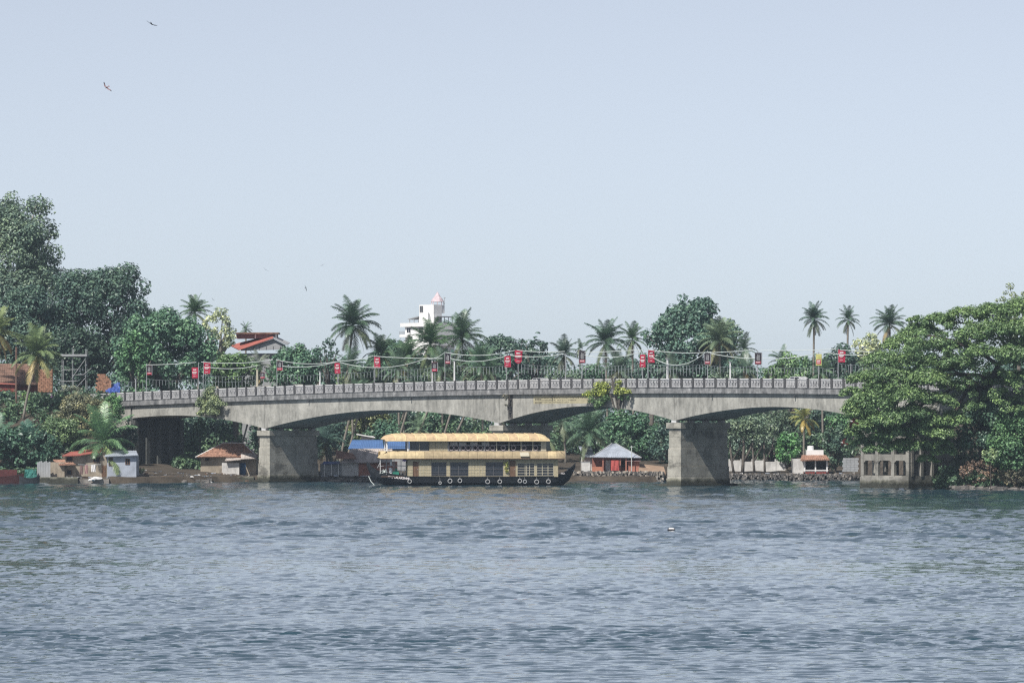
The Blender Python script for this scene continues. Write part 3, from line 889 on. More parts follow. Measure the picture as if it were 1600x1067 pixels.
# --- riverside house at the left with red sheet roof
Y = 715.5; k = Y/F
hs = empty('riverside_house', (xt(130, Y), Y, 0.7), 0, 'beige riverside house with rusty red roof under the short palm', 'house')
def HX(px): return (px-130)*k
def HZ(py): return zt(py, Y)-0.7
mb = MB(); mb.box(HX(101), HX(168), 0.6, 6, -2, HZ(711)); mb.build('wall', M['beigewall'], hs)
roof_slope('roof', M['redsheet'], hs, (HX(97), -0.4, HZ(712)), (HX(127), -0.4, HZ(711)), (HX(128), 3.5, HZ(704)), (HX(106), 3.5, HZ(706)), 'sheet', 4, 12, 0.08, 0.04)
roof_slope('roof', M['redsheet'], hs, (HX(126), -0.2, HZ(710.5)), (HX(157), -0.2, HZ(706)), (HX(158), 3.8, HZ(700)), (HX(127), 3.8, HZ(703)), 'sheet', 4, 12, 0.08, 0.04)
mb = MB(); mb.box(HX(79), HX(101), -0.2, 4.5, -2, HZ(722)); mb.build('lean_to', M['beigewall'], hs)
roof_slope('lean_to_roof', M['tile'], hs, (HX(94), -0.8, HZ(726)), (HX(119), -0.8, HZ(725)), (HX(104), 2.5, HZ(718)), (HX(80), 2.5, HZ(718)), 'tile', 4, 9, 0.1, 0.06)
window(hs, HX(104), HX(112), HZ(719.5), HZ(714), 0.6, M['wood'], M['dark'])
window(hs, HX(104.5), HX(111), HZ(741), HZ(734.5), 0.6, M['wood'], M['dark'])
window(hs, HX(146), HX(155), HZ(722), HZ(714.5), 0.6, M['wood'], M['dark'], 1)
door(hs, HX(159), HX(165), HZ(745), HZ(727), 0.6, M['wood'])
hs = empty('blue_white_house', (xt(190, Y), Y+0.5, 0.7), 0, 'pale blue walled hut at the water edge left of the bridge abutment', 'house')
def HX(px): return (px-190)*k
mb = MB(); mb.box(HX(167), HX(212.5), 0, 5, -2, HZ(711)); mb.build('wall', M['bluewall'], hs)
roof_slope('roof', M['tinsheet'], hs, (HX(163), -0.6, HZ(713)), (HX(216), -0.6, HZ(711)), (HX(210), 3, HZ(704)), (HX(166), 3, HZ(704)), 'sheet', 4, 16, 0.07, 0.04)
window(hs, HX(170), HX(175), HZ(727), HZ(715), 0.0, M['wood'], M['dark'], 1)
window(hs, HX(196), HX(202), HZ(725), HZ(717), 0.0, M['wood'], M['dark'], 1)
# quay slab, boats and odds and ends in front of the house
def single(name, mb, mat, label, cat, group=None, loc=None):
    return tag(mb.build(name, mat, None, loc), label, cat, group)
mb = MB(); mb.box(xt(57, 711), xt(122, 711), 710.6, 714.5, -2, zt(745.5, 711)); single('quay_wall', mb, M['pier'], 'low grey concrete quay in front of the beige riverside house', 'quay')
mb = MB(); mb.box(xt(122.5, 711), xt(170, 711), 711.2, 715, -2, zt(748.5, 711)); single('quay_step', mb, M['stone'], 'lower dark stone landing beside the concrete quay', 'landing')
def clothes(px, py0, py1, w, mat, label, Y=714.0):
    k = Y/F
    mb = MB(); n = 6; vs = []; fs = []
    for j in range(5):
        for i in range(n+1):
            vs.append(((i/n-0.5)*w*k, 0.06*math.sin(i*2.1+j*0.7), -(py1-py0)*k*j/4))
    for j in range(4):
        for i in range(n): fs.append((j*(n+1)+i, j*(n+1)+i+1, (j+1)*(n+1)+i+1, (j+1)*(n+1)+i))
    m0 = len(vs); vs += [(p[0], p[1]+0.03, p[2]) for p in vs]; fs += [tuple(i+m0 for i in reversed(q)) for q in fs]
    mb.add(vs, fs); single('hanging_laundry', mb, mat, label, 'laundry', 'washing hung along the quay', at(px, py0, Y))
clothes(135, 726, 740, 5, M['pinkcloth'], 'dusty pink cloth hung to dry in front of the beige wall')
clothes(146, 726, 737, 7, M['cloth'], 'white cloth hung to dry in front of the beige wall')
clothes(127, 727, 741, 5, plain('brown_cloth', (0.22, 0.15, 0.14), 0.9, 0.2, 2, 0), 'brown cloth hung to dry left of the pink cloth')
mb = MB(); mb.tube([at(122, 725.5, 714.1), at(138, 726.2, 714.1), at(158, 725.5, 714.1)], 0.03, 5); single('washing_line', mb, M['wire'], 'washing line strung along the quay', 'line')
def lump(name, loc, sx, sy, sz, mat, label, cat, seed, group=None):
    r = random.Random(seed); bm = bmesh.new(); bmesh.ops.create_icosphere(bm, subdivisions=2, radius=1)
    for v in bm.verts:
        q = 1+r.uniform(-0.18, 0.18); v.co = Vector((v.co.x*sx*q, v.co.y*sy*q, max(v.co.z, -0.5)*sz*q))
    me = bpy.data.meshes.new(name); bm.to_mesh(me); bm.free(); me.materials.append(mat)
    return tag(link(name, me, None, loc), label, cat, group)
lump('white_sack', at(151, 747.5, 711), 0.75, 0.5, 0.28, M['cloth'], 'bulging white sack lying on the dark landing', 'sack', 3)
lump('white_sack', at(143, 750, 710.6), 0.5, 0.4, 0.22, M['cloth'], 'small white bundle at the waterline left of the big sack', 'sack', 4)
# open country boats moored at the far left
def canoe(px0, px1, py0, py1, Y, mat, label, cover=None):
    k = Y/F; L = (px1-px0)*k; h = (py1-py0)*k
    o = empty('moored_canoe', at((px0+px1)/2, py1, Y), 0, label, 'boat', 'country boats moored at the left bank')
    o.location.z = 0.0
    vs = []; fs = []; n = 11
    for i in range(n):
        u = i/(n-1)*2-1; w = 0.65*(1-abs(u)**2.5)+0.04; zt_ = h*(0.8+0.35*u*u)
        x = u*L/2
        vs += [(x, -w, zt_), (x, -w*0.7, -0.15), (x, 0, -0.25), (x, w*0.7, -0.15), (x, w, zt_), (x, w*0.85, zt_-0.06), (x, 0, -0.05+0.2), (x, -w*0.85, zt_-0.06)]
    for i in range(n-1):
        for j in range(8):
            j2 = (j+1) % 8; fs.append((i*8+j, i*8+j2, (i+1)*8+j2, (i+1)*8+j))
    fs.append(tuple(range(8))); fs.append(tuple((n-1)*8+j for j in range(7, -1, -1)))
    mb = MB(); mb.add(vs, fs); mb.build('hull', mat, o)
    for u in (-0.4, 0.05, 0.45):
        mb = MB(); mb.box(u*L/2-0.12, u*L/2+0.12, -0.5, 0.5, h*0.72, h*0.78); mb.build('thwart', M['wood'], o)
    return o
canoe(-40, 37, 743, 757, 709, plain('dull_red_hull', (0.06, 0.022, 0.022), 0.7, 0.3, 1, 0.1), 'long dull red canoe moored at the far left bank')
canoe(30, 62, 746, 757, 708, plain('dark_hull', (0.03, 0.035, 0.04), 0.7, 0.3, 1, 0.1), 'short black canoe moored right of the red canoe')
hs = empty('red_hoarding', (xt(14, 713), 713, 0.9), 0, 'dull red sheet hoarding at the water edge in the left corner', 'hoarding')
k = 713/F
for i in range(7):
    mb = MB(); x = (-34+i*7-0)*k-0.2; mb.box(x, x+6.8*k, 0.0+0.03*(i % 2), 0.1+0.03*(i % 2), -1.5, zt(733.5, 713)-0.9); mb.build('sheet_panel', plain('dull_red_sheet', (0.10, 0.028, 0.028), 0.7, 0.3, 1, 0.1) if i == 0 else bpy.data.materials['dull_red_sheet'], hs)
cloth_sheet('green_tarp', M['greentarp'], 'dark green tarpaulin draped beside the red hoarding', 'tarpaulin', (at(37, 748, 711.5), at(57, 748, 711.5), at(57, 733, 713.5), at(39, 733, 713.5)), 0.1, 9)
hs = empty('plank_shack', (xt(68, 714), 714, 0.7), 0, 'grey plank shack wall between the green tarpaulin and the lean to', 'shack')
k = 714/F
for i in range(8):
    mb = MB(); x = (-10+i*2.6)*k; mb.box(x, x+2.5*k, 0.02*(i % 3), 0.1+0.02*(i % 3), -1.5, zt(722-(i % 3), 714)-0.7); mb.build('plank', M['greypaint'], hs)

# --- tiled house under the first span
Y = 739.0; k = Y/F
hs = empty('hip_roofed_house', (xt(354, Y), Y, 0.8), 0, 'small house with patched terracotta hip roof and blue door beneath the first span', 'house')
def HX(px): return (px-354)*k
def HZ(py): return zt(py, Y)-0.8
mb = MB(); mb.box(HX(313), HX(400), 0.5, 6.5, -2, HZ(713)); mb.build('wall', M['beigewall'], hs)
D = 7.2
e0, e1, e2, e3 = (HX(306), -0.4, HZ(714)), (HX(402), -0.4, HZ(713)), (HX(402), D, HZ(714)), (HX(306), D, HZ(714))
r0, r1 = (HX(347), 3.2, HZ(692)), (HX(378), 3.2, HZ(692.5))
roof_slope('roof_slope', M['tile'], hs, e0, e1, r1, r0, 'tile', 9, 22, 0.1, 0.06)
roof_slope('roof_slope', M['tile'], hs, e1, e2, r1, r1, 'tile', 7, 8, 0.1, 0.06)
roof_slope('roof_slope', M['oldtile'], hs, e3, e0, r0, r0, 'tile', 7, 8, 0.1, 0.06)
mb = MB(); mb.tube([r0, r1], 0.12, 6); mb.tube([r1, e1], 0.11, 6); mb.tube([r0, e0], 0.11, 6); mb.build('ridge_tiles', M['cloth'], hs)
roof_slope('porch_roof', M['rustsheet'], hs, (HX(378), -1.6, HZ(717)), (HX(402), -1.6, HZ(716)), (HX(400), 0.3, HZ(708)), (HX(376), 0.3, HZ(708)), 'sheet', 3, 9, 0.06, 0.04)
roof_slope('porch_roof', M['rustsheet'], hs, (HX(352), -1.2, HZ(720)), (HX(377), -1.2, HZ(718)), (HX(377), 0.3, HZ(713.5)), (HX(354), 0.3, HZ(713.5)), 'sheet', 3, 9, 0.06, 0.04)
mb = MB(); mb.box(HX(347), HX(374), -0.5, 0.497, -2, HZ(723)); mb.build('porch_wall', M['whitewall'], hs)
door(hs, HX(375.5), HX(383), HZ(747), HZ(723), 0.5, M['bluedoor'])
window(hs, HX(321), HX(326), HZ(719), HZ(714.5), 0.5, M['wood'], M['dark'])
mb = MB(); mb.tube([at(379, 692, 744), at(387, 661, 744)], 0.13, 7); single('leaning_post', mb, M['palebark'], 'leaning pale post behind the small hip roofed house', 'post')
mb = MB(); mb.box(xt(330, 736), xt(397, 736), 735.2, 738, -2, 0.75); single('house_plinth', mb, M['pier'], 'stained concrete plinth at the water edge before the hip roofed house', 'plinth')

# --- shack with rusty corrugated roof and the blue roofs beside the boat
Y = 737.0; k = Y/F
hs = empty('corrugated_shack', (xt(560, Y), Y, 0.9), 0, 'waterside shack with a white and rust streaked corrugated roof left of the houseboat', 'shack')
def HX(px): return (px-560)*k
def HZ(py): return zt(py, Y)-0.9
mb = MB(); mb.box(HX(534), HX(560), 0, 4, -2, HZ(721)); mb.build('wall', M['whitewall'], hs)
mb = MB(); mb.box(HX(560.1), HX(620), 0.05, 4, -2, HZ(721)); mb.build('wall', M['pinkwall'], hs)
roof_slope('roof', M['rustsheet'], hs, (HX(532), -1.2, HZ(723)), (HX(612), -1.2, HZ(722)), (HX(612), 4.5, HZ(701)), (HX(548), 4.5, HZ(701)), 'sheet', 4, 22, 0.06, 0.07)
roof_slope('patch_sheet', plain('brown_rust_sheet', (0.30, 0.17, 0.13), 0.8, 0.4, 1, 0.2), hs, (HX(526), -0.8, HZ(716)), (HX(558), -1.0, HZ(717)), (HX(552), 0.8, HZ(708.5)), (HX(524), 1.0, HZ(703)), 'sheet', 3, 8, 0.05, 0.05)
mb = MB(); mb.box(HX(500), HX(534), 0.6, 4, -2, HZ(724)); mb.build('back_wall', M['greypaint'], hs)
roof_slope('lean_to_roof', M['tarp'], hs, (HX(503), -0.5, HZ(724.5)), (HX(531), -0.5, HZ(724)), (HX(531), 1.5, HZ(720.5)), (HX(505), 1.5, HZ(721)), 'sheet', 3, 8, 0.05, 0.05)
for px in (507, 518, 529):
    mb = MB(); mb.tube([(HX(px), -0.4, -1), (HX(px), -0.4, HZ(724))], 0.07, 6); mb.build('post', M['cloth'], hs)
Y = 752.0; k = Y/F
hs = empty('blue_roofed_shed', (xt(590, Y), Y, 1.4), 0, 'long shed with a bright blue metal roof behind the houseboat', 'shed')
def HX(px): return (px-590)*k
def HZ(py): return zt(py, Y)-1.4
mb = MB(); mb.box(HX(549), HX(655), 0, 5, -2, HZ(701)); mb.build('wall', M['greypaint'], hs)
roof_slope('roof', M['bluesheet'], hs, (HX(544), -0.8, HZ(701)), (HX(600), -0.8, HZ(701)), (HX(597), 4, HZ(687.5)), (HX(549), 4, HZ(687.5)), 'sheet', 4, 20, 0.08, 0.05)
roof_slope('roof', M['bluesheet'], hs, (HX(600), -0.8, HZ(701.5)), (HX(658), -0.8, HZ(701.5)), (HX(654), 4, HZ(688.5)), (HX(599), 4, HZ(688.5)), 'sheet', 4, 20, 0.08, 0.05)
hs = empty('flat_roofed_hut', (xt(574, 764), 764, 2), 0, 'little white hut with a tilted pale slab roof above the blue roof', 'hut')
k = 764/F
mb = MB(); mb.box(-0.9, 0.9, 0, 2, -2, zt(681, 764)-2); mb.build('wall', M['whitewall'], hs)
z0, z1 = zt(677.5, 764)-2, zt(682.5, 764)-2
mb = MB(); mb.hexa([(-17*k, -0.5, z0-0.15), (12*k, -0.5, z1-0.15), (12*k, 2.5, z1-0.15), (-17*k, 2.5, z0-0.15), (-17*k, -0.5, z0), (12*k, -0.5, z1), (12*k, 2.5, z1), (-17*k, 2.5, z0)]); mb.build('roof_slab', M['whitepaint'], hs)

# --- salmon house on the far bank right of the boat
Y = 746.0; k = Y/F
hs = empty('salmon_house', (xt(962, Y), Y, 1.2), 0, 'salmon walled house with a grey hipped tin roof right of the houseboat', 'house')
def HX(px): return (px-962)*k
def HZ(py): return zt(py, Y)-1.2
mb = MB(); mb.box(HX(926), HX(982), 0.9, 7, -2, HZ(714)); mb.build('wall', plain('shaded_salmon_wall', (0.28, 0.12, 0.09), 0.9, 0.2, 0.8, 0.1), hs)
mb = MB(); mb.box(HX(981), HX(999), -0.3, 6, -2, HZ(719)); mb.build('side_room', M['pinkwall'], hs)
e0, e1, e2, e3 = (HX(925), -1.0, HZ(714)), (HX(1002), -1.0, HZ(715)), (HX(1002), 8, HZ(714)), (HX(925), 8, HZ(714))
r0 = (HX(957), 3.5, HZ(693)); r1 = (HX(963), 3.5, HZ(693))
roof_slope('roof_slope', M['tinsheet'], hs, e0, e1, r1, r0, 'sheet', 4, 22, 0.07, 0.05)
roof_slope('roof_slope', M['tinsheet'], hs, e1, e2, r1, r1, 'sheet', 4, 10, 0.07, 0.05)
roof_slope('roof_slope', M['tinsheet'], hs, e3, e0, r0, r0, 'sheet', 4, 10, 0.07, 0.05)
mb = MB(); mb.tube([r0, e0], 0.1, 5); mb.tube([r1, e1], 0.1, 5); mb.build('ridge_caps', M['steel'], hs)
roof_slope('side_roof', M['pinkcloth'], hs, (HX(979), -0.8, HZ(720)), (HX(1001), -0.8, HZ(720)), (HX(1000), 0.8, HZ(716.5)), (HX(980), 0.8, HZ(716.5)), 'sheet', 3, 8, 0.05, 0.03)
for px in (942, 969, 978):
    mb = MB(); mb.box(HX(px)-0.09, HX(px)+0.09, -0.7, -0.52, -1, HZ(715.5)); mb.build('porch_post', M['pinkwall'], hs)
door(hs, HX(947), HX(953), HZ(736.5), HZ(719), 0.9, M['whitepaint'])
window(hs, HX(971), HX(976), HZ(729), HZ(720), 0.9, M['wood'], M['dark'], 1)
mb = MB(); mb.box(HX(925), HX(942), -0.4, 0.1, -1, HZ(729)); mb.build('porch_wall', plain('orange_plaster', (0.46, 0.20, 0.13), 0.8, 0.15, 1, 0.1), hs)
for px0, py0 in ((985, 695),):
    mb = MB(); mb.tube([(HX(986.5), -1.2, 0), (HX(986.5), -1.2, HZ(696))], 0.06, 6); mb.tube([(HX(984), -1.2, HZ(698)), (HX(989), -1.2, HZ(698))], 0.05, 5); mb.build('water_pipe', M['rope'], hs)
clothes(961, 719, 735, 13, M['redcloth'], 'red cloth hung in the porch of the salmon house', 744.8)
hs = empty('gabled_outhouse', (xt(914, 752), 752, 1.4), 0, 'pale outhouse with a pitched grey roof between the palm and the salmon house', 'house')
k = 752/F
def HX(px): return (px-914)*k
def HZ(py): return zt(py, 752)-1.4
mb = MB(); mb.box(HX(908), HX(926), 0, 5, -2, HZ(714)); mb.build('wall', M['whitewall'], hs)
roof_slope('roof', M['tinsheet'], hs, (HX(912), -0.7, HZ(714)), (HX(930), -0.7, HZ(714)), (HX(923), 2.5, HZ(697)), (HX(904), 2.5, HZ(697)), 'sheet', 3, 10, 0.06, 0.04)
hs = empty('whitewashed_wall', (xt(916, 742), 742, 1.0), 0, 'short whitewashed yard wall beside the leaning palm trunk', 'wall')
mb = MB(); mb.box(-0.7, 0.55, 0, 0.3, -1, zt(722, 742)-1.0); mb.build('wall_body', M['whitewall'], hs)
mb = MB(); mb.box(-0.75, 0.6, -0.05, 0.35, zt(722, 742)-1.0, zt(721, 742)-1.0); mb.build('coping', M['greypaint'], hs)

# --- rubble retaining wall and sandy yard
def rock_mesh(mb, c, sx, sy, sz, r):
    o = [(-1, -1, -1), (1, -1, -1), (1, 1, -1), (-1, 1, -1), (-1, -1, 1), (1, -1, 1), (1, 1, 1), (-1, 1, 1)]
    mb.hexa([(c[0]+p[0]*sx*r.uniform(0.6, 1.1), c[1]+p[1]*sy*r.uniform(0.6, 1.1), c[2]+p[2]*sz*r.uniform(0.6, 1.1)) for p in o], r.randrange(3))
M['stone2'] = plain('pale_stone', (0.40, 0.36, 0.31), 0.9, 0.3, 1.5, 0.3)
M['stone3'] = plain('dark_stone', (0.12, 0.115, 0.11), 0.9, 0.3, 1.5, 0.3)
rk = random.Random(12)
rw = empty('rubble_wall', (0, 0, 0), 0, 'low rubble stone retaining wall along the bank before the salmon house', 'wall')
mb = MB(); mb.box(xt(898, 738), xt(1038, 738), 737.6, 744, -2, zt(737, 738)); mb.build('wall_core', M['stone3'], rw)
mb = MB()
x = 898.0
while x < 1038:
    for r in range(5):
        w = rk.uniform(2.4, 4.6)
        rock_mesh(mb, (xt(x+rk.uniform(-2, 2), 737.5), 737.5-0.12*(4-r)+rk.uniform(-0.1, 0.1), 0.12+r*0.31+rk.uniform(-.05, .05)), w*0.046, 0.25, 0.17, rk)
    x += 3.6
tag(mb.build('stones', [M['stone'], M['stone2'], M['stone3']], rw), kind='stuff')
mb = MB(); mb.hexa([(xt(998, 740), 739.5, 0.5), (xt(1040, 740), 739.5, 0.5), (xt(1040, 740), 750, 0.5), (xt(998, 740), 750, 0.5), (xt(998, 740), 739.5, 1.35), (xt(1040, 740), 739.5, 1.2), (xt(1037, 750), 750, 2.1), (xt(998, 750), 750, 2.5)])
tag(mb.build('sandy_yard', M['sand']), kind='structure', label='bare sandy yard beside the salmon house')

# --- small tiled house and white yard walls on the far right bank
Y = 757.0; k = Y/F
hs = empty('white_tank_house', (xt(1268, Y), Y, 1.0), 0, 'small white house with an orange tile roof and white rooftop tank under the right span', 'house')
def HX(px): return (px-1268)*k
def HZ(py): return zt(py, Y)-1.0
mb = MB(); mb.box(HX(1240), HX(1294), 0.6, 6, -2, HZ(717)); mb.build('wall', M['whitewall'], hs)
roof_slope('roof', M['tile'], hs, (HX(1250), -1.0, HZ(719)), (HX(1296), -1.0, HZ(718)), (HX(1292), 2, HZ(711)), (HX(1254), 2, HZ(711)), 'tile', 5, 14, 0.1, 0.06)
mb = MB(); mb.box(HX(1262), HX(1288), 2.0, 5, HZ(717), HZ(703)); u = mb.build('upper_room', M['whitepaint'], hs)
mb = MB(); mb.tube([(HX(1268.5), 3.4, HZ(703)), (HX(1268.5), 3.4, HZ(697.5)), (HX(1268.5), 3.4, HZ(696.5))], [0.5, 0.5, 0.35], 14); mb.build('water_tank', M['plastic'], u)
mb = MB(); mb.box(HX(1259), HX(1291), 0.56, 0.597, HZ(733), HZ(720)); mb.build('porch_shade', M['dark'], hs)  # dark sheet on the wall painted as the shade inside the porch
for px in (1257, 1274, 1292):
    mb = MB(); mb.box(HX(px)-0.1, HX(px)+0.1, -0.3, -0.1, -1, HZ(718)); mb.build('porch_post', M['whitepaint'], hs)
mb = MB(); mb.box(HX(1255), HX(1294), -0.32, -0.2, HZ(735.5), HZ(734)); mb.build('porch_rail', M['whitepaint'], hs)
mb = MB(); mb.box(HX(1255), HX(1294), -0.3, -0.22, -1, HZ(737)); mb.build('porch_wall', M['redwall'], hs)
hs = empty('white_yard_wall', (xt(1185, 764), 764, 1.2), 0, 'long white yard wall seen between tree trunks under the right span', 'wall')
k = 764/F
for i in range(5):
    a = (-45+i*18)*k
    mb = MB(); mb.box(a+0.05, a+18*k-0.05, 0, 0.25, -1, zt(719+2*(i % 2), 764)-1.2); mb.build('wall_bay', M['whitewall'], hs)
    mb = MB(); mb.box(a-0.15, a+0.05, -0.06, 0.31, -1, zt(717, 764)-1.2); mb.build('wall_pier', M['whitewall'], hs)
hs = empty('grey_block_wall', (xt(1328, 748), 748, 1.0), 0, 'grey block wall between the right span and the open frame abutment', 'wall')
k = 748/F
for r in range(6):
    for c in range(4):
        mb = MB(); mb.box((-12+c*6.2+(r % 2)*1.2)*k+0.02, (-12+c*6.2+6+(r % 2)*1.2)*k, 0.02*((r+c) % 2), 0.4, zt(737-r*3.6, 748)-1.0+0.02, zt(737-(r+1)*3.6, 748)-1.0); mb.build('block', M['greypaint'], hs)
rw = empty('stone_bank_wall', (0, 0, 0), 0, 'dark rough stone bank wall along the water under the right span', 'wall')
mb = MB(); mb.box(xt(1125, 750.5), xt(1345, 750.5), 751, 756, -2, 0.85); mb.build('wall_core', M['stone3'], rw)
mb = MB(); x = 1125.0
while x < 1345:
    for r in range(4):
        w = rk.uniform(2.2, 4.4)
        rock_mesh(mb, (xt(x+rk.uniform(-2, 2), 750.8), 750.8-0.12*(3-r)+rk.uniform(-0.1, 0.1), 0.06+r*0.28+rk.uniform(-.05, .08)), w*0.046, 0.25, 0.16, rk)
    x += 3.8
tag(mb.build('stones', [M['stone3'], M['stone'], M['stone3']], rw), kind='stuff')
# loose rocks and rubbish along the other shores
mb = MB()
def rocks(px0, px1, Y0, Y1, zc, n, smin, smax):
    for i in range(n):
        px = rk.uniform(px0, px1); u = rk.random(); Yr = Y0+(Y1-Y0)*u; s = rk.uniform(smin, smax)
        rock_mesh(mb, (xt(px, Yr), Yr, zc+u*0.45+rk.uniform(-0.1, 0.1)), s*1.3, s, s*0.7, rk)
rocks(165, 330, 722, 731, 0.1, 260, 0.10, 0.32); rocks(-20, 60, 709.5, 712, 0.05, 60, 0.1, 0.3)
rocks(500, 600, 733.5, 736.5, 0.1, 130, 0.1, 0.28)
rocks(1485, 1640, 625, 630, 0.05, 260, 0.10, 0.34)
tag(mb.build('shore_rocks', [M['stone'], M['stone3'], M['stone3']]), kind='stuff', label='loose stones and rubble along the water edge')
mb = MB()
def litter(px0, px1, Y0, Y1, n, smin, smax):
    for i in range(n):
        px = rk.uniform(px0, px1); Yr = rk.uniform(Y0, Y1); s = rk.uniform(smin, smax); x = xt(px, Yr); z = max(0.05, gz(x, Yr))
        a = rk.uniform(0, PI); dx, dy = math.cos(a)*s, math.sin(a)*s; h = s*rk.uniform(0.2, 0.9)
        q = [(x-dx, Yr-dy, z-0.05), (x+dy*0.4, Yr-dx*0.4, z-0.05), (x+dx, Yr+dy, z-0.05), (x-dy*0.4, Yr+dx*0.4, z-0.05)]
        mb.hexa(q+[(p[0]+rk.uniform(-.05, .05), p[1], p[2]+h*rk.uniform(0.6, 1.0)) for p in q], rk.randrange(5))
litter(165, 330, 722, 733, 150, 0.10, 0.30); litter(60, 170, 711, 714, 60, 0.10, 0.28); litter(320, 395, 735, 738.5, 50, 0.1, 0.3); litter(500, 600, 735, 737, 70, 0.1, 0.35); litter(905, 1040, 739, 746, 70, 0.1, 0.3); litter(1130, 1340, 752, 757, 90, 0.1, 0.35); litter(1490, 1620, 628, 634, 60, 0.08, 0.25)
tag(mb.build('shore_litter', [M['cloth'], M['wood'], M['greypaint'], M['darksteel'], M['tinsheet']]), kind='stuff', label='litter, planks and driftwood scattered along the banks')
# heap of dry palm fronds by the abutment
mb = MB()
for i in range(46):
    a = rk.uniform(-0.5, PI+0.5); L = rk.uniform(0.8, 2.3); b = Vector((rk.uniform(-0.9, 0.9), rk.uniform(-0.5, 0.5), rk.uniform(0, 0.35)))
    e = b+Vector((math.cos(a)*L, rk.uniform(-0.5, 0.3), abs(math.sin(a))*L*0.30-0.05)); m_ = (b+e)/2+Vector((0, 0, 0.2))
    mb.tube([b, m_, e], [0.05, 0.045, 0.02], 4)
single('dry_frond_heap', mb, M['deadfrond'], 'heap of dry brown palm fronds at the water edge left of the abutment', 'heap', None, at(232, 750.5, 722))

# ------------------------------------------------------------------ trees and palms
def leaf_quads(P, Nrm, size, r, aspect=0.68):
    """one folded diamond leaf per point"""
    n = len(P)
    Nrm = Nrm/np.maximum(np.linalg.norm(Nrm, axis=1, keepdims=True), 1e-6)
    t = r.normal(size=(n, 3)); t -= Nrm*np.sum(t*Nrm, 1, keepdims=True)
    t /= np.maximum(np.linalg.norm(t, axis=1, keepdims=True), 1e-6)
    b = np.cross(Nrm, t)
    s = (LEAF_SCALE*size*r.uniform(0.6, 1.35, n))[:, None]
    v0 = P-t*s*0.5; v2 = P+t*s*0.5-Nrm*s*0.12
    v1 = P+b*s*aspect*0.5+Nrm*s*0.10; v3 = P-b*s*aspect*0.5+Nrm*s*0.10
    V = np.stack([v0, v1, v2, v3], 1).reshape(-1, 3)
    Q = np.arange(n*4).reshape(-1, 4)
    return V, Q

LEAF_DENSITY = 2.0
LEAF_SCALE = 1.25
def crown_points(centers, radii, per_area, size, r, flat=1.0, up=0.6, shell=0.6):
    Ps = []; Ns = []
    for c, rad in zip(centers, radii):
        n = max(6, int(LEAF_DENSITY*per_area*rad*rad*flat**0.5/(size*size)))
        d = r.normal(size=(n, 3)); d /= np.linalg.norm(d, axis=1, keepdims=True)
        q = (shell+(1-shell)*r.random(n)**0.7)[:, None]
        q = np.where(r.random(n)[:, None] < 0.12, q*1.22, q)
        p = d*q*rad; p[:, 2] *= flat
        Ps.append(p+c)
        nn = d*np.array([1, 1, 1/flat])+np.array([0, 0, up])+r.normal(size=(n, 3))*0.38
        Ns.append(nn)
    return np.concatenate(Ps), np.concatenate(Ns)

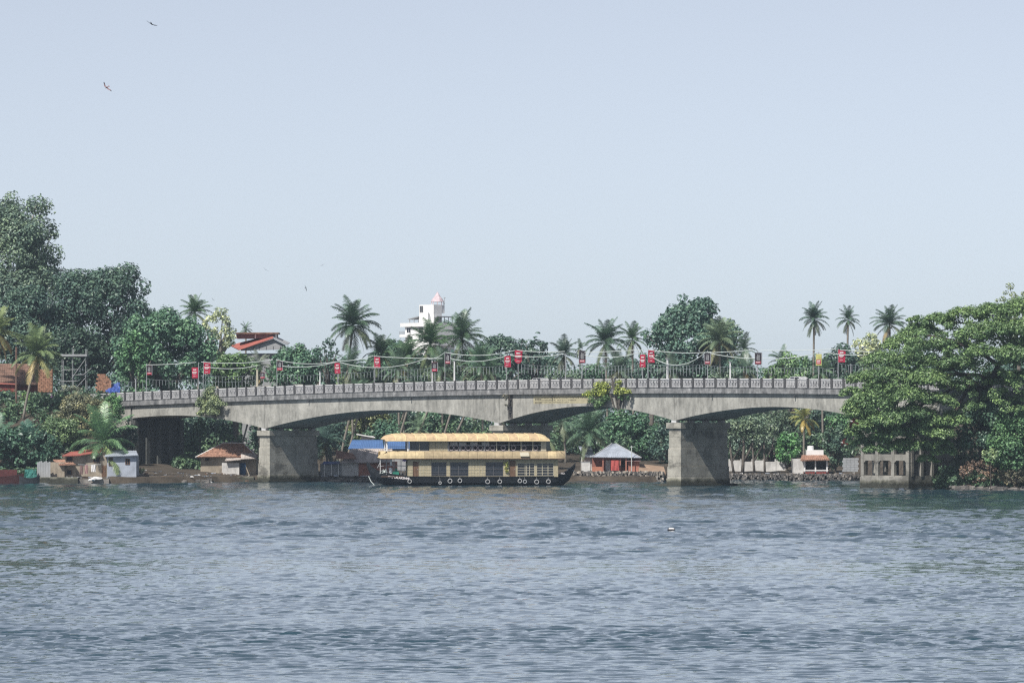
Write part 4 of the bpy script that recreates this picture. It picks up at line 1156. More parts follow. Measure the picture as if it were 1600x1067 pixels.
TREE_N = 0
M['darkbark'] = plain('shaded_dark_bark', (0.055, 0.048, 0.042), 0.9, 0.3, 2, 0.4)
def broadleaf(name, label, px, top, bot, hw, Y, col, base_py=None, base_px=None, leaf=0.36, dens=5.5, nc=46, cr=0.30, gap=0.0, flat=0.85,
              bark='bark', group=None, cat='tree', depth=0.85, trunk_r=None, seed=None, limbs=7, shape=1.0):
    global TREE_N
    TREE_N += 1
    r = np.random.default_rng(seed or 100+TREE_N)
    k = Y/F
    bx = xt(base_px if base_px is not None else px, Y)
    g = gz(bx, Y)-0.2
    cx = xt(px, Y)-bx; zc0 = zt(bot, Y)-g; zc1 = zt(top, Y)-g
    rx = hw*k; rz = (zc1-zc0)/2; cz = (zc0+zc1)/2
    ry = rx*depth
    root = empty(name, (bx, Y, g), 0, label, cat, group)
    # uneven envelope
    ph = r.uniform(0, 6.28, 6)
    cs = []; rs = []
    rad0 = cr*min(rx, rz*1.15)
    nc = int(nc*1.9)
    for i in range(nc):
        d = r.normal(size=3); d /= np.linalg.norm(d)
        if d[2] < -0.55 and r.random() < 0.6: d[2] *= -1
        w = 0.98+0.05*math.sin(3*math.atan2(d[1], d[0])+ph[0])+0.05*math.sin(4*d[2]*2+ph[1])+0.06*math.sin(5*math.atan2(d[0], d[2])+ph[2])
        q = (0.42+0.58*r.random()**0.5)*w
        rad = rad0*r.uniform(0.45, 1.1)
        x = cx+d[0]*max(rx-rad*0.8, 0.2*rx)*q; y = d[1]*max(ry-rad*0.8, 0.2*ry)*q
        z = cz+d[2]*max(rz-rad*0.75, 0.2*rz)*q*(1.0)
        if shape != 1.0:   # narrower towards the top or the base
            f = (z-zc0)/(zc1-zc0); x = cx+(x-cx)*(shape+(1-shape)*(1-f)*1.6)
        cs.append((x, y, z)); rs.append(rad)
    if gap > 0:
        keep = r.random(nc) > gap*0.45
        cs = [c for c, kq in zip(cs, keep) if kq]; rs = [c*(1-gap*0.45) for c, kq in zip(rs, keep) if kq]
    P, Nn = crown_points(cs, rs, dens, leaf, r, flat)
    V, Q = leaf_quads(P, Nn, leaf, r)
    me = mesh_np('crown', V, Q, M['leaf'])
    o = link('crown', me, root); o.color = (col[0], col[1], col[2], 1)
    # trunk and limbs
    mb = MB(); tr = trunk_r or max(0.16, 0.045*rx+0.02*cz)
    fork = Vector((cx*0.55, 0, max(zc0+0.15*rz, 0.5*zc0+0.3)))
    mb.tube([(0, 0, -0.6), (cx*0.12, 0.05, fork.z*0.4), tuple(fork)], [tr*1.25, tr, tr*0.8], 7)
    idx = sorted(range(len(cs)), key=lambda i: -abs(cs[i][0]-cx)-cs[i][2]*0.3+r.uniform(0, 3))[:limbs]
    for i in idx:
        c = Vector(cs[i]); mid = fork.lerp(c, 0.5)+Vector((r.uniform(-.4, .4), r.uniform(-.4, .4), r.uniform(0.1, 0.8)))
        mb.tube([fork, mid, c], [tr*0.5, tr*0.32, tr*0.10], 5)
    mb.build('trunk', M[bark], root, smooth=True)
    return root

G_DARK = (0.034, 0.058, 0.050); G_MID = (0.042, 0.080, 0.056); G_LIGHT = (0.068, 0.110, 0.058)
G_BLUE = (0.042, 0.074, 0.062); G_PALE = (0.17, 0.19, 0.135); G_YEL = (0.10, 0.135, 0.038); G_BROWN = (0.085, 0.085, 0.055); G_GREY = (0.062, 0.088, 0.070)

grp = 'broadleaf trees around the bridge'
B = broadleaf
# left bank giants
B('rain_tree', 'tallest grey green tree filling the upper left corner', -6, 288, 585, 124, 800, G_GREY, leaf=0.36, nc=125, cr=0.20, gap=0.15, bark='palebark', group=grp, limbs=14, trunk_r=0.7)
B('mango_tree', 'big dark dome shaped tree right of the tallest corner tree', 156, 398, 606, 96, 792, G_DARK, leaf=0.40, nc=86, cr=0.22, gap=0.1, group=grp, limbs=12)
B('mango_tree', 'dark shaded tree below the tallest tree at the left edge', 38, 440, 604, 66, 786, G_DARK, leaf=0.38, nc=46, cr=0.28, group=grp)
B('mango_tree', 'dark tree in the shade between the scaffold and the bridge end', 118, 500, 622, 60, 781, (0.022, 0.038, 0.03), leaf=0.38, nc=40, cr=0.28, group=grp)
B('jackfruit_tree', 'bushy mid green tree directly behind the left end of the bridge', 262, 476, 626, 90, 772, G_MID, leaf=0.42, nc=84, cr=0.21, group=grp)
B('jackfruit_tree', 'small bright green tree at the left tip of the bridge', 212, 516, 622, 36, 766, (0.040, 0.082, 0.045), leaf=0.38, nc=34, cr=0.30, group=grp)
B('jackfruit_tree', 'low green tree below the red roofed house', 368, 545, 622, 48, 782, (0.05, 0.085, 0.04), leaf=0.38, nc=36, cr=0.30, group=grp)
B('bamboo_clump', 'pale cream green feathery tree beside the red roofed house', 342, 474, 570, 30, 790, G_PALE, leaf=0.30, nc=40, cr=0.28, gap=0.45, group=grp, bark='palebark')
B('jackfruit_tree', 'rounded dark green tree right of the red roofed house', 462, 534, 622, 50, 792, G_MID, leaf=0.38, nc=44, cr=0.28, group=grp)
B('casuarina_tree', 'small dark pointed tree between the red roofed house and tall palm', 497, 531, 600, 14, 830, G_BLUE, leaf=0.34, nc=22, cr=0.32, group=grp, shape=0.4)
B('jackfruit_tree', 'thin dark tree beside the tall palm left of the white tower', 514, 526, 610, 20, 815, G_DARK, leaf=0.34, nc=24, cr=0.30, gap=0.3, group=grp)
B('jackfruit_tree', 'low wide tree in front of the white tower base', 618, 526, 622, 50, 850, G_BLUE, leaf=0.38, nc=46, cr=0.27, group=grp)
B('jackfruit_tree', 'dusty green tree below the tall palm behind the balustrade', 570, 570, 630, 50, 800, (0.055, 0.08, 0.05), leaf=0.36, nc=36, cr=0.28, group=grp)
B('jackfruit_tree', 'dusty green tree behind the two red banners at mid bridge', 700, 560, 622, 60, 815, (0.055, 0.075, 0.05), leaf=0.36, nc=42, cr=0.27, group=grp)
B('rain_tree', 'flat layered tree with open crown right of the white tower', 786, 512, 620, 50, 830, G_DARK, leaf=0.36, nc=52, cr=0.24, gap=0.12, group=grp, flat=0.6)
B('rain_tree', 'smaller open crowned tree above the mid span notice', 836, 516, 620, 30, 838, G_DARK, leaf=0.36, nc=40, cr=0.26, gap=0.1, group=grp, flat=0.6)
B('jackfruit_tree', 'grey green shrubby tree behind the mid span balustrade', 880, 575, 622, 46, 800, G_GREY, leaf=0.34, nc=34, cr=0.28, gap=0.2, group=grp)
B('mango_tree', 'large dome shaped tree standing above the bridge right of centre', 1082, 460, 626, 80, 812, G_BLUE, leaf=0.42, nc=110, cr=0.19, gap=0.1, group=grp, limbs=12)
B('jackfruit_tree', 'low dark tree left of the large dome tree', 1018, 546, 622, 34, 800, G_BLUE, leaf=0.36, nc=34, cr=0.28, group=grp)
B('jackfruit_tree', 'dusty tree behind the white lamp post on the right half of the bridge', 1130, 572, 625, 48, 796, G_GREY, leaf=0.34, nc=38, cr=0.27, group=grp)
B('jackfruit_tree', 'light green tree with twiggy top left of the three tall palms', 1238, 543, 625, 40, 790, G_LIGHT, leaf=0.34, nc=42, cr=0.26, gap=0.35, group=grp)
B('jackfruit_tree', 'bright low shrub tree behind the dark sign on the right half', 1203, 570, 625, 20, 785, G_LIGHT, leaf=0.34, nc=24, cr=0.30, group=grp)
B('jackfruit_tree', 'dark rounded tree below the middle of three tall palms', 1315, 538, 625, 40, 800, G_DARK, leaf=0.36, nc=40, cr=0.28, group=grp)
B('bamboo_clump', 'pale open tree between the tall palms and the spreading rain tree', 1356, 516, 600, 34, 812, G_PALE, leaf=0.34, nc=40, cr=0.27, gap=0.4, group=grp, bark='palebark')
B('bare_tree', 'sparse twiggy tree top showing above the rain tree at the right edge', 1592, 434, 560, 50, 720, (0.10, 0.12, 0.07), leaf=0.22, dens=4.5, nc=50, cr=0.20, gap=0.75, group=grp, limbs=24, trunk_r=0.3)

for px_, top_, hw_, Y_, col_, lab_ in (
    (520, 556, 34, 840, G_BLUE, 'hazy low tree behind the pole of the small red banner'),
    (592, 552, 34, 845, G_MID, 'hazy green tree between the tallest palm and the white tower'),
    (655, 548, 34, 850, G_BLUE, 'hazy tree under the left corner of the white tower'),
    (742, 536, 34, 845, G_MID, 'hazy tree filling the gap right of the tower palms'),
    (812, 545, 40, 850, G_BLUE, 'hazy tree behind the shield banner pair'),
    (862, 552, 28, 850, G_BLUE, 'hazy tree left of the palm by the thin steel post'),
    (928, 566, 30, 845, G_MID, 'hazy tree behind the lone dark framed sign'),
    (972, 550, 32, 850, G_BLUE, 'hazy tree between the large palm and the slimmer palm'),
    (1150, 548, 36, 845, G_BLUE, 'hazy tree right of the large dome tree, below the small palm'),
    (1262, 556, 30, 840, G_MID, 'hazy tree behind the yellow sign pole'),
    (1345, 545, 34, 845, G_BLUE, 'hazy tree behind the last red banner'),
    (430, 566, 34, 830, G_MID, 'hazy tree below the right eave of the red roofed house')):
    B('jackfruit_tree', lab_, px_, top_, 628, hw_, Y_, col_, leaf=0.42, nc=36, cr=0.26, group=grp)
# under and behind the spans, on the far bank
grp2 = 'trees on the far bank below the bridge'
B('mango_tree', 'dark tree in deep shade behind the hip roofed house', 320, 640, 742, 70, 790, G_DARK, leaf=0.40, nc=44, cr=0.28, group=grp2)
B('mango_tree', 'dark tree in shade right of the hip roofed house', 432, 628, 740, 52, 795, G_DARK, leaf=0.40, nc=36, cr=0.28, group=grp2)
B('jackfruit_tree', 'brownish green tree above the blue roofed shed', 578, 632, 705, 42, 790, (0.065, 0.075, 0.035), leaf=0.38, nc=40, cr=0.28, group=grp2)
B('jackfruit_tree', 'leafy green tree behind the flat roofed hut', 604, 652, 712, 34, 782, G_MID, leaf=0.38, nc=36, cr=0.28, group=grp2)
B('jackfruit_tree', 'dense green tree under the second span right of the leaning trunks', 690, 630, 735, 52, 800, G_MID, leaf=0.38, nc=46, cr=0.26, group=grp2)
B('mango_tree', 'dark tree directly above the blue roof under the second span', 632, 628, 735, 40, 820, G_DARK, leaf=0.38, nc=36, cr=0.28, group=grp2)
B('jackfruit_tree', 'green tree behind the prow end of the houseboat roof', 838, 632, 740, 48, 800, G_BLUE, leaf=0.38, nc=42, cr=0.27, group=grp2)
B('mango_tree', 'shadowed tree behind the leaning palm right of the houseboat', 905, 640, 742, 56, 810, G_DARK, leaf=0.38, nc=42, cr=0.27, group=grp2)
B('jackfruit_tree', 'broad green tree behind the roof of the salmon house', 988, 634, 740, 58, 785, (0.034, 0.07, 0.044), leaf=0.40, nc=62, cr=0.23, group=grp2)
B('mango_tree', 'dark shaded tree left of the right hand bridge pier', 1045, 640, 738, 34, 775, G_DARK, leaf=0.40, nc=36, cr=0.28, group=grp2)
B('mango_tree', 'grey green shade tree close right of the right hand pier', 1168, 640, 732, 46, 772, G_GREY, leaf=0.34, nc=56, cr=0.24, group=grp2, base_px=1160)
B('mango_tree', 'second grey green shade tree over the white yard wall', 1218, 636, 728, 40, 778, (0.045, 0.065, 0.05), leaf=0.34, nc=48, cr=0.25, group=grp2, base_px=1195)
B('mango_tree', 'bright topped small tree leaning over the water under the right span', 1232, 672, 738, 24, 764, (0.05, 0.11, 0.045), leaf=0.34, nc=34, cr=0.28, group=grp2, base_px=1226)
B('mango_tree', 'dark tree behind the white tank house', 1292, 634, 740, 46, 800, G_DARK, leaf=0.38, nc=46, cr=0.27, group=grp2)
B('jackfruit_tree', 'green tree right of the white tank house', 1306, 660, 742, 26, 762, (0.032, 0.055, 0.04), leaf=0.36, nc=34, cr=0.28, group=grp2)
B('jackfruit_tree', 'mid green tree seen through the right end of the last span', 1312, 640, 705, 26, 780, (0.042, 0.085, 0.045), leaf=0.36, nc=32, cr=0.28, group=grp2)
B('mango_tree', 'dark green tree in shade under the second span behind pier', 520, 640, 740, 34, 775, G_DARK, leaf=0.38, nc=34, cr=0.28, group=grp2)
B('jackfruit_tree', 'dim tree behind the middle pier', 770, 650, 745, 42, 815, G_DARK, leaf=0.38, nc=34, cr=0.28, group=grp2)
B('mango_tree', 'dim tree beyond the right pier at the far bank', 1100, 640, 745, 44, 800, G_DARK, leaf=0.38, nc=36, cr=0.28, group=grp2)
# bare dark trunks in front of the white wall
for px, lean, w, lab in ((1147, 6, 0.22, 'leaning trunk nearest the right hand pier'), (1160, -2, 0.3, 'thick trunk before the white yard wall, second from the pier'), (1179, 3, 0.22, 'forked trunk in front of the middle of the white yard wall'), (1195, 1, 0.2, 'slim trunk at the right end of the white yard wall')):
    k = 757/F
    b = at(px, 744, 757); b.z = gz(b.x, 757)-0.3
    mb = MB(); mb.tube([(0, 0, 0), (-lean*k*0.5, 0, 1.8), (-lean*k, 0, 4.2), (-lean*k*1.1, 0.3, 6.5)], [w, w*0.8, w*0.65, w*0.4], 7)
    mb.tube([(-lean*k*0.6, 0, 2.0), (-lean*k*0.6+1.1, 0.2, 4.0), (-lean*k*0.6+1.5, 0.3, 6.0)], [w*0.6, w*0.5, w*0.3], 6)
    o = empty('tree_trunk', b, 0, 'dark '+lab, 'tree', 'trunks along the white yard wall')
    mb.build('trunk', M['bark'], o, smooth=True)
    r = np.random.default_rng(int(px)); cs = [(-lean*k+r.uniform(-1.6, 1.6), r.uniform(-1, 1), 6.3+r.uniform(-0.8, 1.5)) for _ in range(9)]
    P, Nn = crown_points(cs, [0.9]*9, 5.5, 0.34, r, 0.8); V, Q = leaf_quads(P, Nn, 0.34, r)
    c = link('crown', mesh_np('crown', V, Q, M['leaf']), o); c.color = (0.05, 0.07, 0.05, 1)
# left bank slope shrubs
grp3 = 'shrubs on the left bank'
B('shrub', 'grey brown shrub covering the slope at the left end of the bridge', 128, 610, 700, 52, 738, G_BROWN, leaf=0.26, nc=60, cr=0.24, group=grp3, cat='shrub', gap=0.1)
B('shrub', 'greener shrub on the slope above the beige riverside house', 96, 645, 716, 40, 732, (0.06, 0.09, 0.048), leaf=0.26, nc=46, cr=0.26, group=grp3, cat='shrub', bark='palebark')
B('shrub', 'bright leafy shrub at the parapet end beside the bridge', 178, 610, 662, 20, 742, (0.055, 0.11, 0.05), leaf=0.26, nc=34, cr=0.3, group=grp3, cat='shrub')
B('shrub', 'dark rounded bush in front of the red shed', 8, 606, 662, 22, 748, G_DARK, leaf=0.28, nc=34, cr=0.3, group=grp3, cat='shrub')
B('shrub', 'dark shadowed thicket behind the riverside house', 150, 650, 712, 40, 742, G_DARK, leaf=0.28, nc=36, cr=0.3, group=grp3, cat='shrub')
B('shrub', 'dark banana thicket at the left edge above the red hoarding', 12, 664, 738, 40, 724, (0.03, 0.06, 0.042), leaf=0.5, nc=42, cr=0.26, group=grp3, cat='shrub')
B('shrub', 'dark leafy thicket left of the lean to', 66, 668, 738, 34, 722, (0.028, 0.055, 0.04), leaf=0.42, nc=40, cr=0.27, group=grp3, cat='shrub')
B('shrub', 'yellow green shrub beside the leaning palm trunk', 40, 612, 664, 12, 745, (0.075, 0.12, 0.045), leaf=0.26, nc=28, cr=0.32, group=grp3, cat='shrub')
B('bougainvillea', 'violet flowering bush beside the scaffold', 76, 613, 630, 10, 752, (0.13, 0.07, 0.16), leaf=0.24, nc=20, cr=0.34, group=grp3, cat='shrub')
B('shrub', 'pale dusty shrub at the foot of the scaffold', 112, 600, 626, 22, 758, (0.10, 0.11, 0.09), leaf=0.26, nc=28, cr=0.3, gap=0.2, group=grp3, cat='shrub')
B('shrub', 'small pale shrub at the water edge below the abutment', 216, 728, 748, 12, 724, (0.11, 0.13, 0.085), leaf=0.2, nc=22, cr=0.32, gap=0.3, group=grp3, cat='shrub')
B('creeper', 'grey green creeper hanging in the shade of the first span', 312, 650, 700, 12, 752, (0.05, 0.085, 0.06), leaf=0.28, nc=28, cr=0.32, gap=0.2, group=grp3, cat='shrub')
B('creeper', 'added dark foliage standing in for darkness on the front of the left abutment beside the blue walled hut', 203, 650, 750, 15, 745.5, (0.022, 0.04, 0.034), leaf=0.3, nc=40, cr=0.34, group=grp3, cat='shrub', trunk_r=0.08, bark='darkbark')  # foliage added to put darkness over the sunlit abutment face
# bushes that root in the bridge itself
def bridge_bush(px, lab, blobs, cols, leaf, rootpx=None, roots=()):
    t = tpx(px); root = empty('rooted_bush', bw(t, 0, zr(t)-1.6), -ALPHA, lab, 'bush', 'bushes rooted in the bridge')
    r = np.random.default_rng(int(px)); k = Ypx(px)/F
    for (col, bl) in zip(cols, blobs):
        cs = []; rs = []
        for (bx, by, br) in bl:
            for q in range(3):
                cs.append(((bx-px)*k/CA*0.85+r.uniform(-.2, .2), -0.35+r.uniform(-0.5, 0.15), zt(by, Ypx(px))-(zr(t)-1.6)+r.uniform(-.15, .15))); rs.append(br*k*r.uniform(0.7, 1.1))
        P, Nn = crown_points(cs, rs, 5.0, leaf, r, 0.9, shell=0.3); V, Q = leaf_quads(P, Nn, leaf, r)
        o = link('foliage', mesh_np('foliage', V, Q, M['leaf']), root); o.color = (*col, 1)
    mb = MB()
    for (x0, y0, x1, y1, w) in roots:
        mb.tube([((x0-px)*k/CA, -0.12, zt(y0, Ypx(px))-(zr(t)-1.6)), ((x0+x1-2*px)*k/CA/2+r.uniform(-.1, .1), 0.15, zt((y0+y1)/2, Ypx(px))-(zr(t)-1.6)), ((x1-px)*k/CA, 0.36, zt(y1, Ypx(px))-(zr(t)-1.6))], [w, w*0.8, w*0.3], 6)
    mb.build('stem', M['bark'], root)
bridge_bush(332, 'grey green bush growing out of the bridge ledge on the left span',
            [[(326, 616, 9), (333, 610, 8), (316, 626, 9), (340, 625, 10), (350, 630, 8), (328, 634, 10), (308, 632, 6), (318, 642, 7), (342, 640, 8), (359, 632, 5), (334, 644, 6), (312, 645, 5), (348, 644, 5)]],
            [(0.085, 0.105, 0.065)], 0.20, roots=((331, 620, 333, 655, 0.16), (335, 625, 329, 654, 0.1), (330, 628, 336, 652, 0.1)))
bridge_bush(953, 'yellow green bush with dark hanging roots growing from the bridge right of the notice',
            [[(948, 602, 8), (938, 604, 9), (930, 612, 8), (920, 615, 6), (945, 612, 9), (972, 597, 5), (980, 610, 7), (990, 613, 5), (910, 616, 3), (968, 612, 7), (972, 604, 5)],
             [(928, 626, 7), (940, 628, 8), (934, 634, 7), (948, 622, 7), (976, 622, 4), (990, 622, 3)]],
            [(0.115, 0.135, 0.04), (0.04, 0.07, 0.034)], 0.20,
            roots=((958, 596, 962, 640, 0.22), (963, 612, 966, 642, 0.2), (970, 616, 962, 644, 0.16), (954, 616, 959, 641, 0.14), (974, 618, 971, 636, 0.12), (957, 590, 957, 612, 0.15)))
bridge_bush(795, 'tiny dark tuft in the stained joint left of the notice', [[(793, 618, 3), (797, 622, 3), (796, 632, 2.5)]], [(0.05, 0.05, 0.045)], 0.16, roots=((794, 616, 796, 640, 0.08), (797, 616, 793, 636, 0.07)))

# --- spreading rain tree in front of the right abutment
Yr = 632.0
root = empty('spreading_rain_tree', (xt(1535, Yr+1), Yr+1, gz(xt(1535, Yr+1), Yr+1)-0.3), 0, 'huge spreading rain tree with layered pads of foliage covering the right side', 'tree')
o0 = root.location
r = np.random.default_rng(77)
# pads: px, py, half width px, half height px, depth offset
pads = [(1352, 590, 30, 12, 2), (1338, 640, 24, 14, -1), (1330, 612, 18, 9, 0), (1360, 625, 34, 16, -2), (1378, 560, 30, 12, 3), (1412, 535, 34, 13, 4), (1398, 585, 36, 14, -1), (1440, 515, 34, 12, 5),
        (1470, 500, 34, 11, 3), (1508, 490, 36, 12, 2), (1550, 485, 36, 12, 1), (1592, 478, 36, 13, 0), (1640, 480, 36, 16, 2), (1430, 560, 36, 13, 0), (1470, 540, 34, 12, -1), (1520, 520, 34, 13, -2),
        (1560, 515, 34, 12, -1), (1600, 510, 36, 14, -2), (1450, 590, 36, 13, -3), (1420, 615, 36, 14, -3), (1390, 650, 32, 15, -3), (1350, 662, 26, 13, -2), (1332, 676, 15, 8, -2), (1370, 685, 22, 11, -1), (1430, 645, 30, 13, -3),
        (1400, 675, 30, 11, -2), (1440, 670, 26, 11, -2), (1465, 625, 28, 11, -4), (1490, 655, 28, 10, -3), (1500, 565, 30, 11, -3), (1535, 548, 28, 11, -4), (1580, 550, 30, 13, -3), (1620, 545, 34, 16, -2),
        (1465, 660, 24, 12, -3), (1470, 690, 16, 9, -2), (1500, 605, 24, 9, 4), (1412, 690, 22, 7, -1), (1358, 700, 10, 6, -1), (1500, 540, 26, 10, 5), (1380, 608, 26, 11, 1), (1484, 572, 24, 9, 3), (1555, 590, 26, 12, 5), (1600, 590, 30, 14, 3), (1640, 600, 30, 20, 2), (1430, 498, 14, 6, 4), (1345, 650, 20, 10, 3), (1440, 696, 26, 9, -2), (1476, 704, 22, 9, -1), (1402, 699, 22, 8, -2), (1368, 700, 18, 8, -2), (1470, 676, 26, 11, -3), (1450, 716, 18, 7, 0), (1345, 690, 18, 8, 0)]
cs = []; rs = []
for (px, py, hw, hh, dy) in pads:
    Yp = Yr+dy*1.1-max(0, px-1480)*0.05
    k = Yp/F
    for q in range(int(16+hw*0.85)):
        a = r.uniform(0, 2*PI); d = math.sqrt(r.random())
        x = xt(px+hw*d*math.cos(a)*0.9, Yp)-o0.x; y = Yp+d*math.sin(a)*hw*k*0.9-o0.y
        z = zt(py, Yp)-o0.z+(0.55-d*d)*hh*k*1.1+r.uniform(-0.3, 0.3)*hh*k*0.6
        cs.append((x, y, z)); rs.append(hh*k*r.uniform(0.5, 1.05))
for q in range(760):
    px = r.uniform(1345, 1660); f = (px-1345)/255
    top_ = np.interp(px, [1340, 1380, 1440, 1500, 1600, 1660], [590, 552, 510, 492, 478, 478]); bot_ = np.interp(px, [1340, 1400, 1450, 1490, 1530, 1660], [690, 692, 690, 665, 640, 660])
    py = r.uniform(top_+8, bot_-4); Yp = Yr+r.uniform(-4, 6)-max(0, px-1480)*0.05
    if 1488 < px < 1575 and 556 < py < 625 and r.random() < 0.55: continue
    cs.append((xt(px, Yp)-o0.x, Yp-o0.y, zt(py, Yp)-o0.z)); rs.append(r.uniform(0.45, 0.95))
P, Nn = crown_points(cs, rs, 4.6, 0.255, r, 0.62, up=0.8, shell=0.35); V, Q = leaf_quads(P, Nn, 0.255, r, 0.6)
o = link('crown', mesh_np('crown', V, Q, M['leaf']), root); o.color = (0.061, 0.095, 0.046, 1)
mb = MB()
def L3(px, py, dy):
    dy = dy-1-max(0, px-1500)*0.03
    return Vector((xt(px, Yr+dy)-o0.x, Yr+dy-o0.y, zt(py, Yr+dy)-o0.z))
trunk_top = L3(1535, 612, 3)
mb.tube([(0, 0, -1), (0.1, -1.5, 4), tuple(L3(1537, 650, 5)), tuple(trunk_top)], [0.75, 0.65, 0.6, 0.5], 9)
limbs = [[(1535, 612, 3), (1515, 592, 2), (1495, 584, 1), (1470, 588, 0), (1440, 585, -1)], [(1535, 612, 3), (1548, 596, 3), (1530, 586, 2), (1500, 584, 1), (1476, 570, 1)],
         [(1548, 596, 3), (1560, 570, 3), (1545, 560, 2), (1520, 545, 0), (1490, 530, 0)], [(1560, 570, 3), (1572, 545, 2), (1580, 525, 1), (1575, 505, 1)], [(1560, 570, 3), (1590, 560, 2), (1605, 540, 1), (1620, 515, 1)],
         [(1470, 588, 0), (1430, 575, 0), (1400, 585, 0), (1362, 592, 1)], [(1515, 592, 2), (1480, 612, 0), (1440, 632, -2), (1400, 650, -2), (1360, 662, -2)], [(1440, 632, -2), (1420, 655, -2), (1400, 676, -2)],
         [(1545, 560, 2), (1530, 530, 3), (1510, 505, 3), (1470, 502, 3)], [(1520, 545, 0), (1480, 530, 2), (1440, 522, 4), (1412, 536, 4)], [(1590, 560, 2), (1640, 580, 3)], [(1515, 600, 2), (1495, 640, -1), (1475, 665, -2), (1462, 688, -2)],
         [(1575, 545, 2), (1560, 525, 1), (1550, 490, 1)], [(1536, 620, 4), (1505, 650, 0), (1480, 668, -2)]]
for i, lb in enumerate(limbs):
    p = [L3(*q) for q in lb]; w0 = 0.42 if i < 3 else 0.24
    mb.tube(p, list(np.linspace(w0, 0.06, len(p))), 6)
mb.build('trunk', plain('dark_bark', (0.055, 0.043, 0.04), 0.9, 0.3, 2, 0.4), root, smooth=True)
# thicket under and right of the rain tree
B('mango_tree', 'dense green tree at the right edge below the rain tree', 1586, 636, 754, 50, 628, (0.045, 0.085, 0.045), leaf=0.28, nc=74, cr=0.22, group=grp, trunk_r=0.2, bark='darkbark')
B('mango_tree', 'dark shaded tree behind the trunk of the rain tree', 1552, 600, 742, 62, 632, (0.030, 0.055, 0.042), leaf=0.32, nc=56, cr=0.25, group=grp, trunk_r=0.3, bark='darkbark')
B('shrub', 'brown dry thicket on the right bank beside the abutment', 1530, 716, 758, 36, 629, (0.085, 0.06, 0.05), leaf=0.22, nc=44, cr=0.26, gap=0.25, group='thickets on the right bank', cat='shrub', trunk_r=0.07)
B('shrub', 'dull brownish thicket at the right edge of the bank', 1585, 728, 761, 30, 627, (0.06, 0.055, 0.04), leaf=0.22, nc=36, cr=0.28, gap=0.1, group='thickets on the right bank', cat='shrub')
B('shrub', 'grey shaded thicket right behind the open frame abutment', 1506, 668, 750, 22, 634, (0.04, 0.05, 0.042), leaf=0.24, nc=36, cr=0.28, group='thickets on the right bank', cat='shrub', trunk_r=0.07)
B('jackfruit_tree', 'pale tipped bush hanging over the right bank thicket', 1548, 700, 722, 16, 625, (0.09, 0.12, 0.07), leaf=0.24, nc=24, cr=0.3, group='thickets on the right bank', cat='shrub', trunk_r=0.05, bark='darkbark')

# --- coconut palms
def frond_mesh(e, L, bend, seed, dead=False):
    r = np.random.default_rng(seed)
    n = 26
    pts = []; p = np.zeros(3); th = e
    ds = L/n
    for i in range(n+1):
        pts.append(p.copy()); s = i/n
        th = e-bend*s**1.35
        p = p+np.array([math.cos(th), 0, math.sin(th)])*ds
    V = []; Q = []
    def quad(a, b, c, d):
        i = len(V); V.extend([a, b, c, d]); Q.append((i, i+1, i+2, i+3))
    for i in range(n):     # midrib, a thin three sided bar
        w0 = 0.06*(1-i/n)+0.012; w1 = 0.06*(1-(i+1)/n)+0.012
        a, b = pts[i], pts[i+1]; up = np.array([0, 0, 1.0]); sd = np.array([0, 1.0, 0])
        quad(a-sd*w0, b-sd*w1, b+up*w1, a+up*w0); quad(a+up*w0, b+up*w1, b+sd*w1, a+sd*w0); quad(a+sd*w0, b+sd*w1, b-sd*w1, a-sd*w0)
    for i in range(3, n+1):
        s = i/n
        t = pts[i]-pts[i-1]; t /= np.linalg.norm(t); up = np.cross(t, np.array([0, 1.0, 0])); up = -up if up[2] < 0 else up
        ln = L*0.235*(math.sin(PI*min(1, (s*0.9+0.10)))**0.6+0.12)
        for sgn in (-1, 1):
            for h in (0, 1):
                droop = r.uniform(0.35, 0.95)
                d = np.array([0, sgn*1.0, 0])*0.8+t*(0.55+0.3*s)+up*(0.12)+np.array([0, 0, -droop*0.5])
                d /= np.linalg.norm(d)
                base = pts[i-1]*(0.5*h)+pts[i]*(1-0.5*h)
                l = ln*r.uniform(0.8, 1.1)
                mid = base+d*l*0.55; d2 = d+np.array([0, 0, -droop*0.75]); d2 /= np.linalg.norm(d2)
                tip = mid+d2*l*0.5
                w = t*0.032
                quad(base-w, mid-w*1.1, mid+w*1.1, base+w); quad(mid-w*1.1, tip-w*0.25, tip+w*0.25, mid+w*1.1)
    return mesh_np('frond', V, Q, M['frond'])
FR = {}
for i, (e, bend) in enumerate(((1.42, 0.55), (1.15, 0.95), (0.85, 1.25), (0.5, 1.45), (0.1, 1.3), (-0.35, 1.05), (-0.95, 0.55))):
    FR[i] = [frond_mesh(e, 4.3, bend, 10*i+s) for s in range(2)]
def coconut_mesh():
    bm = bmesh.new(); bmesh.ops.create_icosphere(bm, subdivisions=1, radius=0.16); me = bpy.data.meshes.new('coconut'); bm.to_mesh(me); bm.free()
    me.materials.append(plain('coconut_husk', (0.16, 0.15, 0.05), 0.7, 0.3, 2, 0)); return me
COCO = coconut_mesh()
PN = 0
